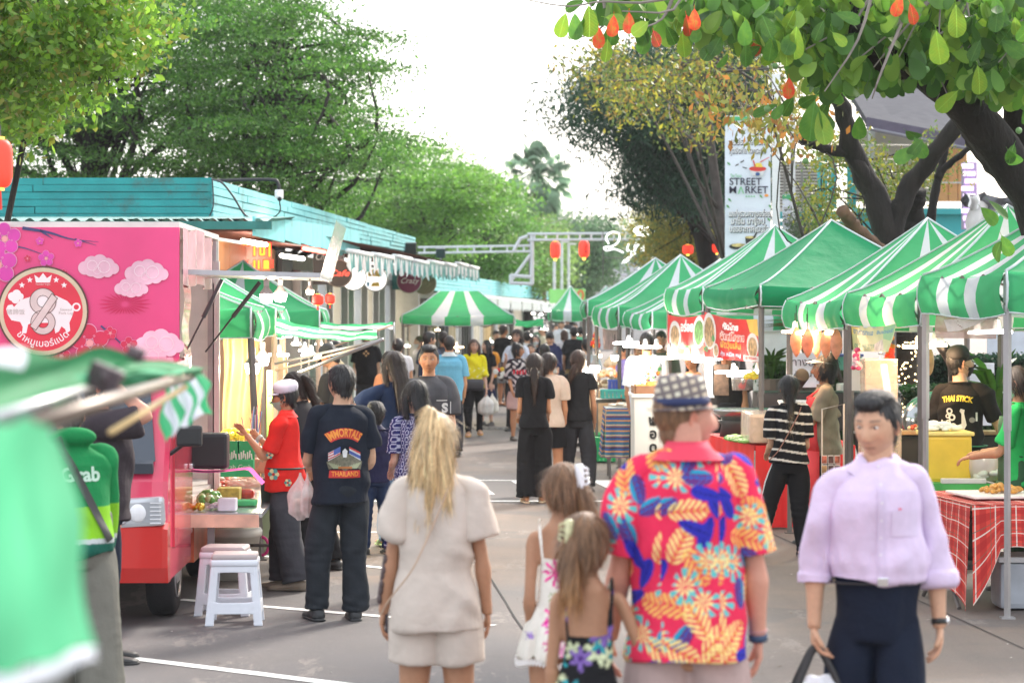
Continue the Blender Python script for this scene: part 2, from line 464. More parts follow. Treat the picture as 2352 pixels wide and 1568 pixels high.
def hand(mb,W,h,thumb,side,s,skin,curl=.5,pinch=False):
 """palm, four unequal fingers and a side thumb; h = direction of the hand, thumb = side of the thumb"""
 h=nrm(h);t=np.asarray(thumb,float);t=nrm(t-(t@h)*h);n=np.cross(h,t)*(-side)
 W=np.asarray(W,float)
 L=.102*s
 pal=[(0,.017,.013),(.12,.020,.013),(.28,.024,.012),(.45,.026,.011),(.54,.0245,.009),(.58,.021,.006)]
 V=[]
 for f,a,b in pal:
  an=np.linspace(0,2*np.pi,12,endpoint=False)
  V.append(W+h*f*L*1.0+np.outer(np.cos(an)*a*s*.97,t)+np.outer(np.sin(an)*b*s,n))
 mb.rings(V,0,skin)
 for i,(off,ln,r)in enumerate(((.018,.040,.0078),(.0062,.046,.0082),(-.0062,.043,.0078),(-.0175,.034,.0068))):
  p=W+h*(.50-.02*abs(i-1))*L+t*off*s*1.0
  pts=[p];d=h.copy()+t*(.06*(1-i));d=nrm(d);an=0
  for k,fr in enumerate((.48,.30,.24)):
   c=(curl*(.75,.85,.6)[k])*(1+.12*i)
   if k==0:c*=.8
   an=c
   ax=t;d=nrm(d*math.cos(an)+n*math.sin(an))
   pts.append(pts[-1]+d*ln*1.9*fr*s)
  q=spline(pts,8)
  mb.tube(q,np.array([1,1.02,.98,1.,.93,.95,.85,.5])*r*s,8,0,np.array(skin)*(1.02,.95,.93))
 b=W+h*.14*L+t*.013*s
 d=nrm(h*.75+t*.75+n*.25)
 pts=[b,b+d*.026*s]
 d2=nrm(h*1.+t*.25+n*(.25+.35*curl));pts.append(pts[-1]+d2*.024*s);pts.append(pts[-1]+nrm(d2+n*.2-t*.1)*.020*s)
 mb.tube(spline(pts,8),np.array([1.25,1.2,1.1,1.,.98,.95,.85,.5])*.0098*s,8,0,skin)
 return W+h*.62*L+n*.012*s
NP=[0]
CLOTH=lambda:M((1,1,1),.88,.06,14,.55,11,vc=True,spec=.2)
HAIRM=lambda:M((1,1,1),.42,.12,90,.25,200,vc=True,spec=.5,stretch=(1,1,.15))
SKINM=lambda:M((1,1,1),.52,.05,60,.06,300,vc=True,spec=.35)
DARM=((.16,.02,-1),(.03,.22,-1))
DLEG=((.05,0,-1),(0,-.02,-1))
def shoe_geo(mb,a,fwd,s,kind,col):
 """a = ankle joint, fwd = unit vector on the ground"""
 fwd=np.asarray(fwd);up=np.array((0,0,1.));lat=np.cross(fwd,up)
 o=a-up*.012*s
 def ring(y,w,z0,z1):
  w=w*1.12
  an=np.linspace(0,2*np.pi,12,endpoint=False)
  c=np.sign(np.cos(an))*np.abs(np.cos(an))**.7;sn=np.sign(np.sin(an))*np.abs(np.sin(an))**.7
  return o+fwd*y*s+np.outer(c*w*s,lat)+np.outer(((sn+1)/2)*(z1-z0)*s+z0*s,up)
 b=-.028
 if kind=='sandal' or kind=='flat' or kind=='slide':
  mb.rings([ring(y,w,b,b+.014)for y,w in((-.042,.012),(-.035,.019),(0,.021),(.05,.024),(.09,.026),(.12,.018),(.128,.008))],0,col)
  k=((.055,.0265,.012),(.075,.028,.008))if kind!='flat' else((.06,.024,.0),(.115,.019,-.004))
  mb.rings([ring(k[0][0],k[0][1],b,k[0][2]+.004),ring(k[1][0],k[1][1],b,k[1][2])],0,np.array(col)*.9)
  if kind=='flat':mb.rings([ring(-.047,.014,b,.004),ring(-.03,.022,b,-.002),ring(.0,.0225,b,-.010)],0,col)
  if kind=='sandal':mb.rings([ring(-.047,.016,b,.012),ring(-.035,.021,b,.010)],0,col)
 else:
  mb.rings([ring(y,w,b,z)for y,w,z in((-.052,.010,.0),(-.045,.020,.014),(-.02,.025,.020),(.02,.025,.016),(.05,.027,.002),(.085,.029,-.004),(.115,.026,-.008),(.135,.012,-.014))],0,col)
  mb.rings([ring(y,w,b-.003,b+.010)for y,w in((-.055,.012),(-.048,.022),(0,.0265),(.05,.029),(.085,.031),(.118,.027),(.138,.012))],0,np.array(col)*.7 if kind!='white_sole' else(.75,.75,.75))
def foot_geo(mb,a,fwd,s,skin):
 fwd=np.asarray(fwd);up=np.array((0,0,1.));lat=np.cross(fwd,up);o=a-up*.012*s
 def ring(y,w,z0,z1):
  an=np.linspace(0,2*np.pi,12,endpoint=False)
  return o+fwd*y*s+np.outer(np.cos(an)*w*s,lat)+np.outer(((np.sin(an)+1)/2)*(z1-z0)*s+z0*s,up)
 mb.rings([ring(y,w,-.014,z)for y,w,z in((-.042,.008,.0),(-.036,.016,.016),(-.01,.018,.04),(.02,.019,.034),(.05,.022,.016),(.085,.025,.006),(.11,.022,.002),(.122,.012,-.004))],0,skin)

def person(u,d,H,yaw,label,hair='short',hc='black',skin='asian',fem=False,build=1.,top=None,bot=None,shoes=('shoe',(.03,.03,.03)),
           arms=(DARM,DARM),legs=(DLEG,DLEG),lean=0.,head=(0,0),beard=0.,hi=None,curl=(.5,.5),hats=None,mask=None,glasses=False,group=None,x=None,z0=0.,thumbs=(None,None),hdirs=(None,None),brow=1.,extra=None,seat=None,nk=0.):
 """yaw in degrees: 0 = back to the camera, 90 = facing picture left, 180 = facing the camera. arms/legs = (left, right)"""
 NP[0]+=1;seed=NP[0];rv=random.Random(seed*7)
 if legs==(DLEG,DLEG)and d>11:
  q=rv.uniform(-.13,.13);w0=rv.uniform(.02,.10);legs=(((w0,q,-1),(.02,q-abs(q)*.8-.02,-1)),((w0,-q,-1),(.02,-q-abs(q)*.8-.02,-1)))
 if d>11:arms=tuple(((rv.uniform(.12,.24),rv.uniform(-.08,.12),-1),(rv.uniform(-.06,.06),rv.uniform(.15,.7),-1))if a is DARM else a for a in arms)
 hi=(d<24)if hi is None else hi
 s=H;skin=np.array(SKIN[skin]);hcol=np.array(HAIRC[hc])
 X=GX(u,d)if x is None else x
 cat='person'
 root=E('person',(X,d,z0),label,cat,group,R(yaw))
 bm_=build;w=bm_*(.93 if fem else 1.)
 # ---- skeleton (local, metres)
 sgn={0:-1,1:1}
 piv=np.array((0,0,.53*s))
 Rl=rot('X',-R(lean)) # leaning forward = towards +y
 def B(p):
  p=np.atleast_2d(np.asarray(p,float)).copy()
  t=sm(.50*s,.72*s,p[:,2])
  q=(p-piv)@Rl.T+piv
  return p*(1-t[:,None])+q*t[:,None]
 ank=[];kn=[];hp=[]
 for i in(0,1):
  a=np.array((sgn[i]*(.050 if fem else.046)*s*w,0,.50*s))
  t,f=legs[i];t=nrm((t[0]*sgn[i],t[1],t[2]));f=nrm((f[0]*sgn[i],f[1],f[2]))
  k=a+t*.235*s;n_=k+f*.225*s
  hp.append(a);kn.append(k);ank.append(n_)
 dz=.04*s-min(ank[0][2],ank[1][2])
 sh=np.array((0,0,dz))
 if seat is not None:sh=np.array((0,0,seat-.47*s))
 hp=[q+sh for q in hp];kn=[q+sh for q in kn];ank=[q+sh for q in ank]
 S_,E_,W_=[],[],[]
 for i in(0,1):
  a=B((sgn[i]*(.087 if fem else.095)*s*(1+.5*(w-1)),0,.792*s))[0]
  t,f=arms[i];t=nrm((t[0]*sgn[i]*(.6 if 0<t[0]<.4 else 1),t[1],t[2]));f=nrm((f[0]*sgn[i],f[1],f[2]))
  e=a+t*.172*s;q=e+f*.148*s
  S_.append(a+sh);E_.append(e+sh);W_.append(q+sh)
 hd=B((0,(.004+nk)*s,(.924-nk)*s))[0]+sh
 hs=s*.137/.230*(1.0 if H>1.5 else 1+.22*(1.5-H)/.25)
 Rh=rot('Z',R(head[0]))@rot('X',R(-head[1]))if True else None
 Rh=rot('X',-R(lean)*.55)@Rh
 # ---- body
 tor=[(.455,.066,.058,-.002),(.50,.079,.066,-.006),(.53,.079,.064,-.004),(.60,.086,.060,.002),(.68,.085,.061,.002),(.75,.083,.061,.002),(.785,.081,.055,0),(.805,.080,.047,-.003),(.822,.055,.040,-.006),(.84,.036,.034,-.006),(.86,.030,.031,-.003),(.90,.029,.031,.002)]
 if fem:tor=[(z_,a*(1.09 if z_<.56 else(.78+.5*abs(z_-.62))if z_<.8 else.91),b*(.97 if z_<.56 else.92),y)for z_,a,b,y in tor]
 def torso_rings(zs,ka=1.,ea=0.,kb=None,eb=None,seg=28,sup=.85):
  kb=ka if kb is None else kb;eb=ea if eb is None else eb
  T=np.array(tor);out=[]
  an=np.linspace(0,2*np.pi,seg,endpoint=False)
  for zz in zs:
   A=np.interp(zz,T[:,0],T[:,1])*(w if zz<.80 else 1+.3*(w-1));Bb=np.interp(zz,T[:,0],T[:,2])*(w*1.0 if zz<.80 else 1);y=np.interp(zz,T[:,0],T[:,3])
   if build>1.05 and.52<zz<.74:y+=.018*(build-1)*6*.5
   a_=A*ka+ea if np.ndim(ea)==0 else A*ka;b_=Bb*kb+eb
   sp_=sup+(1-sup)*float(sm(.77,.83,zz))
   c=np.sign(np.cos(an))*np.abs(np.cos(an))**sp_;q=np.sign(np.sin(an))*np.abs(np.sin(an))**sp_
   out.append(B(np.stack([c*a_*s,(q*b_+y)*s,np.full(seg,zz*s)],1))+sh)
  return out
 body=MB()
 body.rings(torso_rings(([]if bot and bot[0]!='dress_skirt' else[.455])+[.485,.50,.53,.56,.60,.64,.68,.72,.75,.79,.815,.835,.86,.885,.90],.93))
 neck=[B((0,0,.80*s))[0]+sh,hd+Rh@np.array((0,-.022,-.05))*hs]
 body.tube(spline([neck[0],(neck[0]+neck[1])/2,neck[1]],6),np.array([.036,.032,.030,.0295,.030,.030])*(.90 if fem else 1.06)*s*(1+.5*(build-1)),16)
 for i in(0,1):
  body.tube(spline([S_[i]+(S_[1-i]-S_[i])*.12,S_[i]*.97+E_[i]*.03,(S_[i]+E_[i])/2,E_[i],(E_[i]*.65+W_[i]*.35),W_[i]],14),
                  np.array([.018,.022,.025,.027,.0275,.027,.026,.0245,.024,.025,.024,.0205,.0175,.016])*np.array([1,.84,.84,.84,.84,.84,.84,.86,.9]+[1]*5)*s*(.90 if fem else 1.)*(1+.7*(build-1)),14)
  lw=(1+.7*(build-1))*(1.0 if fem else.98)
  body.tube(spline([hp[i],(hp[i]+kn[i])/2,kn[i],kn[i]*.65+ank[i]*.35,ank[i]],14),np.array([.058,.058,.056,.052,.047,.041,.036,.034,.034,.036,.034,.028,.022,.020])*np.array(([.8,.8,.82,.84,.9,.96,1]if bot and bot[0]=='shorts' else[.8,.8,.8,.82,.84,.86,.88]if bot and bot[0]in('slim','straight','wide','track')else[.95]*7)+[1 if bot and bot[0]in('shorts','dress_skirt','skirt')else.88]*7)*s*lw,16)
 me=vox(body,.011 if hi else.018,5 if hi else 3,.6)
 v=mv(me);C=np.tile(skin,(len(v),1));fs=[tuple(p.vertices)for p in me.polygons];bpy.data.meshes.remove(me)
 full=MB();full.add(v,fs,0,C)
 hv,hf,hc_=head_geo(hi,skin,fem,hcol,beard,mask,brow)
 full.add(hd+(hv*hs)@Rh.T,hf,0,hc_)
 for sg in(-1,1):
  e=MB();ear(e,sg,skin);full.add(hd+(e.V()*hs)@Rh.T,e.f,0,e.c[0])
 grips=[]
 for i in(0,1):
  dirw=nrm(W_[i]-E_[i])if hdirs[i]is None else nrm((hdirs[i][0]*sgn[i],*hdirs[i][1:]))
  th=thumbs[i]if thumbs[i]is not None else(0,1,.0)if abs(dirw[1])<.85 else(-sgn[i],0,.3)
  if thumbs[i]is not None:th=(th[0]*sgn[i],*th[1:])
  grips.append(hand(full,W_[i]-dirw*.004*s,dirw,th,sgn[i],s/1.7*(1 if fem else 1.08),skin,curl[i]))
  ff=nrm(((ank[i]-kn[i])[0]*0+sgn[i]*.10,1,0))
  fa=np.array(ank[i])
  if not shoes or shoes[0]in('sandal','flat','slide'):foot_geo(full,fa,ff,s,skin)
 bo=part('body',full,SKINM(),root,False,True,True)
 # ---- eyes
 for sg in(-1,1):
  ey=MB()
  o=np.array((sg*.031,.0672,.0095))
  e=MB();e.sphere((0,0,0),(.0125,.0112,.0062),12,8);ey.add(hd+((e.V()+o)*hs)@Rh.T,e.f,0)
  e=MB();e.lathe([(.0001,.0116),(.0045,.0110),(.0047,.0098)],(0,0,0),10,axis='y');ey.add(hd+((e.V()+o)*hs)@Rh.T,e.f,1)
  part('eye',ey,[M((.72,.68,.64),.3,0),M((.015,.01,.008),.15,0)],root,False,True)
 Lh=lambda mb:[setattr(mb,'v',[hd+(q*hs)@Rh.T for q in mb.v]),mb][1]
 # ---- hair
 if hair:
  hm=hair_geo(hair,hi,hcol,hs)
  setv(hm,hd+mv(hm)@Rh.T)
  link('hair',hm,HAIRM(),root)
 # ---- lower clothes
 if bot:
  kind,col=bot[0],np.array(bot[1]);o=bot[2]if len(bot)>2 else{}
  mb=MB()
  T={'slim':(1.15,[.050,.056,.055,.050,.045,.041,.039,.036,.033,.030]),'straight':(1.18,[.048,.053,.055,.054,.054,.050,.048,.046,.045,.044]),
             'wide':(1.2,[.052,.061,.067,.068,.068,.068,.068,.068,.069,.070]),'shorts':(1.2,[.060,.067,.069,.070]),'track':(1.16,[.050,.057,.060,.056,.052,.048,.045,.042,.038,.033])}
  if kind in T:
   k,rr=T[kind];rr=np.array(rr)*(1+.75*(build-1));end=o.get('end',.985 if kind!='shorts' else.42)
   mb.rings(torso_rings([.455,.48,.51,.54,.57,.60,o.get('waist',.615)],1.03,.009,1.05,.007))
   for i in(0,1):
    path=spline([hp[i],kn[i],ank[i]-np.array((0,.004,0))*s],31)
    m_=int(round(end*30))+1
    pp=path[:m_];t=np.linspace(0,1,len(pp))
    mb.tube(pp,np.interp(t,np.linspace(0,1,len(rr)),rr)*s,20)
   me=vox(mb,o.get('vox',.009 if hi else.016),3)
   v,n=mv(me),mn(me)
   v=folds(v,n,.017*o.get('f',1),seed,.9,True)
   for i in(0,1): # bunching above the shoe and behind the knee
    dk=np.linalg.norm(v-kn[i],axis=1);v+=n*(.004*np.exp(-(dk/.10)**2)*np.sin(v[:,2]*110))[:,None]
    if kind!='shorts':da=np.abs(v[:,2]-ank[i][2]);v+=n*(.004*np.exp(-(da/.09)**2)*np.sin(v[:,2]*95+v[:,0]*30)*(np.linalg.norm((v-ank[i])[:,:2],axis=1)<.12))[:,None]
   setv(me,v)
  else:
   me=None
  if kind in('skirt','dress_skirt'):
   zt,zb,fl=o.get('zt',.60),o.get('zb',.32),o.get('fl',.045)
   zs=np.linspace(zb,zt,12)
   T_=[]
   for zz in zs:
    t=(zt-zz)/(zt-zb);T_.append(torso_rings([max(zz,.50)],1.04,.006+fl*t,1.04,.006+fl*t*.9,60,1.)[0]-np.array((0,0,max(.50-zz,0)*s)))
   m0=MB();m0.rings(T_)
   me=vox(m0,.009 if hi else.015,2)
   v,n=mv(me),mn(me);a=np.arctan2(v[:,1],v[:,0]);t=sm(zt*s,zb*s,v[:,2]-sh[2])
   v=v+n*(.018*t*np.sin(a*9+2*np.sin(a*2))+.006*t*np.sin(a*21))[:,None]
   setv(me,folds(v,n,.006,seed,1,True))
  C=col_of(me,col,o,seed,s,'bot',hp,kn,ank)
  setcol(me,C);me.polygons.foreach_set('use_smooth',[True]*len(me.polygons))
  lo=link(o.get('name',{'shorts':'shorts','skirt':'skirt','dress_skirt':'skirt'}.get(kind,'trousers')),me,CLOTH(),root)
 # ---- upper clothes
 tobj=None
 if top:
  kind,col=top[0],np.array(top[1]);o=top[2]if len(top)>2 else{}
  hem=o.get('hem',.475);e=o.get('ease',.013)*.62;fl=o.get('fl',.004);slv=o.get('sl',.62);sr=.030+(o.get('sr',.044)-.030)*.62
  mb=MB()
  zs=list(np.linspace(hem,.785,10))+[.80,.812,.824,.832]
  rr=[]
  for zz in zs:
   t=max(0,(.70-zz)/(.70-hem))
   zc=max(zz,.50)
   kk=1-.75*float(sm(.77,.83,zz));k=torso_rings([zc],1.04,(e+fl*t)*kk+.003,1.06,(e+fl*t)*kk+.003)[0]
   if zz<.50:k=k-np.array((0,0,(.50-zz)*s))
   if o.get('tuck')and zz<.60:k=k-(k-k.mean(0))*.0
   rr.append(k)
  if kind in('tee','shirt','hoodie'):
   nk=torso_rings([.838 if kind=='tee' else.845],1.0,.010)[0];rr.append(nk)
   mb.rings(rr)
   slv_m=[]
   for i in(0,1):
    tq=MB()if hi else mb;slv_m.append(tq)
    tot=.172+.148;L=slv*.172 if slv<=1 else.172+(slv-1)*.148
    sp=spline([S_[i]+(S_[1-i]-S_[i])*.22+np.array((0,0,-.002))*s,S_[i],E_[i],W_[i]],40)
    ln=np.concatenate([[0],np.cumsum(np.linalg.norm(np.diff(sp,axis=0),axis=1))]);base=np.linalg.norm(S_[0]-S_[1])*.22
    pp=sp[ln<=base+L*s];t=np.linspace(0,1,len(pp))
    r0=.0335*(.92 if fem else 1)*(1+.6*(build-1))
    tq.tube(pp,np.interp(t,[0,.22,.5,1],[r0*.80,r0,r0+.3*(sr-r0),sr*(1+.6*(build-1))])*s,20)
    tq.tube(spline([B((sgn[i]*.028*s,-.006*s,.826*s))[0]+sh,S_[i]*.6+(B((sgn[i]*.028*s,-.006*s,.826*s))[0]+sh)*.4+np.array((0,0,.004))*s,S_[i]],8),np.array([.022,.024,.026,.027,.028,.029,.029,.029])*s,16)
    if o.get('cuff'):tq.tube(pp[-3:]+(pp[-1]-pp[-3])*.15,(sr*(1+.6*(build-1))+.0045)*s,20)
   if kind=='hoodie':mb.sphere(B((0,-.055*s,.845*s))[0]+sh,(.075*s,.045*s,.035*s),20,12)
  else: # strap dress bodice: straight top edge
   zs2=[q for q in zs if q<o.get('topz',.755)]+[o.get('topz',.755)]
   mb.rings([torso_rings([max(q,.50)],1.03,e+fl*max(0,(.70-q)/(.70-hem)),1.03,e)[0]-np.array((0,0,max(.5-q,0)*s))for q in zs2])
   for i in(0,1):
    for sy in(1,-1):
     st=[B((sgn[i]*.052*s,sy*.062*s,(o.get('topz',.755)-.02)*s))[0]+sh,B((sgn[i]*.060*s,sy*.052*s,.80*s))[0]+sh,B((sgn[i]*.062*s,0,.838*s))[0]+sh]
     mb.tube(spline(st,8),[(.011,.006)]*8,8,up=(1,0,0))
  vs=o.get('vox',.0085 if hi else.015)
  me=vox(mb,vs,int(3*.0085/vs)if vs<.0085 else 3)
  if hi and kind in('tee','shirt','hoodie'):
   ms_=[me]+[vox(q,vs,3)for q in slv_m];V_,F_,n0=[],[],0
   for q in ms_:V_.append(mv(q));F_+=[tuple(i+n0 for i in p.vertices)for p in q.polygons];n0+=len(q.vertices)
   for q in ms_:bpy.data.meshes.remove(q)
   me=bpy.data.meshes.new('garment');me.from_pydata(np.concatenate(V_).tolist(),[],F_)
  v,n=mv(me),mn(me)
  v=folds(v,n,.020*o.get('f',1),seed+50,.85)
  if o.get('tuck'):
   in_=np.abs(v[:,0])<.118*s;t=np.exp(-((v[:,2]-(hem+.035)*s)/(.025*s))**2)*in_;v+=n*(.006*t*(1+.8*np.sin(np.arctan2(v[:,1],v[:,0])*13)))[:,None];t=sm((hem+.03)*s,hem*s,v[:,2])*in_;v[:,:2]*=(1-.04*t)[:,None]
  setv(me,v)
  C=col_of(me,col,o,seed,s,'top',S_,E_,W_)
  setcol(me,C);me.polygons.foreach_set('use_smooth',[True]*len(me.polygons))
  tobj=link(o.get('name',{'tee':'t_shirt','shirt':'shirt','hoodie':'hoodie'}.get(kind,'dress_bodice')),me,CLOTH(),root)
  if o.get('collar')is not None:
   cm=MB();cr=[]
   for zz,ea in((.828,.010),(.846,.006),(.860,.005),(.863,.008),(.848,.013),(.828,.022)):
    cr.append(torso_rings([min(zz,.86)],1.0,ea)[0]+np.array((0,0,max(0,zz-.86)*s)))
   V=np.array(cr)
   if o.get('open',True):
    a=np.arange(28);fwd=np.cos((a/28-.25)*2*np.pi) # ring point nearest +y drops
    V[:,:,2]-=(np.clip(fwd,0,1)**4*.042*s)[None]
    V[4:,:,2]-=(np.clip(fwd,0,1)**3*.012*s)[None];V[:,:,0]+=np.sign(V[:,:,0])*(np.clip(fwd,0,1)**6*.012*s)[None]*(np.abs(V[:,:,0])<.03)
   cm.rings(list(V),cap=False)
   part('collar',cm,M(tuple(o['collar']),.8,.04,30,.1),root,False,True)
  elif kind in('tee',):
   cm=MB();cm.tube(np.concatenate([torso_rings([.840],1.0,.0115)[0],torso_rings([.840],1.0,.0115)[0][:1]]),.0045*s,6)
   part('neckband',cm,M(tuple(np.clip(col*.85,0,1)),.85,.04,30),root,False,True)
 # ---- shoes
 if shoes:
  kind=shoes[0]
  for i in(0,1):
   sm_=MB();shoe_geo(sm_,ank[i],nrm((sgn[i]*.10,1,0)),s,kind,shoes[1])
   part('shoe' if kind in('shoe','white_sole')else 'sandal',sm_,M((1,1,1),.55,.08,20,.1,vc=True),root,False,True,True)
 # ---- face accessories
 if mask:
  mm=MB();hv_,hf_,_=head_geo(False,skin,fem,hcol)
  X_,Y_,Z_=hv_.T;keep={i for i in range(len(hv_))if Y_[i]>.022 and-.108<Z_[i]<-.018+.25*(abs(X_[i])-.0)*.0-abs(X_[i])*.18}
  fx=[q for q in hf_ if all(i in keep for i in q)];nv_=hv_.copy();nv_[:,1]=nv_[:,1]*1.05+.006;nv_[:,0]*=1.05
  nv_[:,1]+=.010*np.exp(-(X_/.02)**2)*np.exp(-((Z_+.06)/.04)**2)
  mm.add(nv_,fx);mm.add(nv_-(0,.003,0),[q[::-1]for q in fx])
  for sg in(-1,1):
   for zz in(-.035,-.095):mm.tube([(sg*.064,.045,zz),(sg*.076,.02,zz*.6),(sg*.079,-.006,zz*.2)],.0012,4)
  part('face_mask',Lh(mm),M(mask,.8,.05,30,.2,80),root,False,True)
 if glasses:
  gm=MB()
  for sg in(-1,1):
   a=np.linspace(0,2*np.pi,19);gm.tube(np.stack([sg*.032+.023*np.cos(a),.093-.006*np.abs(np.cos(a)),.008+.018*np.sin(a)],1),.0018,5)
   gm.tube([(sg*.055,.088,.012),(sg*.078,.05,.012),(sg*.080,-.005,.006)],.0018,5)
  gm.tube([(-.009,.096,.01),(0,.1,.012),(.009,.096,.01)],.0018,5)
  part('glasses',Lh(gm),M((.04,.025,.02),.3,0),root,False,True)
 if hats:
  hm=MB();k,hcols=hats[0],hats[1]
  if k=='cap':
   hm.lathe([(.088,-.004),(.090,.02),(.086,.05),(.070,.080),(.040,.098),(.002,.104)],(0,-.012,.045),28,0)
   hm.grid(lambda a,b:(lambda an:(math.sin(an)*(.080+.0*b),-.012+math.cos(an)*(.090+.075*b*math.cos(an)**.5 if math.cos(an)>0 else.09),.046-.018*b+.012*math.cos(an)-(math.sin(an)**2)*.012*b))((a-.5)*math.pi*.86),18,4,0)
  if k=='baker':
   hm.lathe([(.086,-.012),(.094,.0),(.104,.030),(.104,.055),(.088,.080),(.05,.096),(.002,.10)],(0,-.020,.040),30,0)
   hm.grid(lambda a,b:(lambda an:(math.sin(an)*.078,-.012+math.cos(an)*(.090+.055*b),.040-.018*b+.006*math.cos(an)))((a-.5)*math.pi*.8),16,3,0)
  if k=='visor':
   a=np.linspace(0,2*np.pi,25);hm.tube(np.stack([.082*np.sin(a),-.010+.098*np.cos(a),.052+.016*np.cos(a)],1),[(.003,.013)]*25,6,0,up=(0,0,1))
   hm.grid(lambda a,b:(lambda an:(math.sin(an)*.080,-.012+math.cos(an)*(.094+.075*b),.062-.010*b+.01*math.cos(an)))((a-.5)*math.pi*.8),16,3,0)
  if k=='fedora':
   hm.lathe([(.085,-.02),(.088,.0),(.086,.025),(.082,.055),(.068,.082),(.035,.086),(.002,.078)],(0,-.014,.055),36,0)
   n0=len(hm.f)
   hm.lathe([(.0885,-.012),(.0905,-.002),(.0900,.013)],(0,-.014,.055),36,1,cap=False)
   hm.lathe([(.085,-.014),(.10,-.022),(.112,-.018)],(0,-.014,.050),36,0,cap=False)
  Lh(hm)
  me=hm.mesh('hat',True)
  if k in('cap','baker','visor'):
   pass
  ho=link('hat',me,hcols if isinstance(hcols,list)else[hcols],root)
  if k in('cap','visor','baker','fedora'):
   sd=ho.modifiers.new('t','SOLIDIFY');sd.thickness=.003
 info=dict(root=root,hd=hd,Rh=Rh,hs=hs,S=S_,E=E_,W=W_,grips=grips,kn=kn,ank=ank,hp=hp,top=tobj,s=s,sh=sh,tr=torso_rings,B=B,Lh=Lh)
 info['w']=lambda q:np.array(Matrix.Translation((X,d,z0))@Matrix.Rotation(R(yaw),4,'Z')@Vector(tuple(q)))
 return info
def col_of(me,col,o,seed,s,which,A,Bq,Cq):
 v=mv(me);C=np.tile(col,(len(v),1)).astype(float)
 if 'pat' in o:C=o['pat'](v,mn(me),C,s)
 return np.clip(C,0,1)
def decal(info,name,mb,mats,back=True,off=.004,maxl=.02,smooth=False):
 """project a flat print (x, z in metres, person-local, seen from behind when back) onto the garment"""
 me=mb.mesh('d');bm=bmesh.new();bm.from_mesh(me);bpy.data.meshes.remove(me)
 bmesh.ops.triangulate(bm,faces=bm.faces[:])
 for _ in range(5):
  ed=[e for e in bm.edges if e.calc_length()>maxl]
  if not ed:break
  bmesh.ops.subdivide_edges(bm,edges=ed,cuts=1)
  bmesh.ops.triangulate(bm,faces=bm.faces[:])
 t=info['top'].data;tv=mv(t);bvh=BVHTree.FromPolygons(tv.tolist(),[tuple(p.vertices)for p in t.polygons])
 sg=-1 if back else 1
 for v in bm.verts:
  lay=v.co.y
  h=bvh.ray_cast(Vector((v.co.x,sg*.8,v.co.z)),Vector((0,-sg,0)))
  v.co.y=(h[0].y if h[0]is not None else sg*.1)+sg*(off+lay)
 me=bpy.data.meshes.new(name);bm.to_mesh(me);bm.free()
 return link(name,me,mats,info['root'])
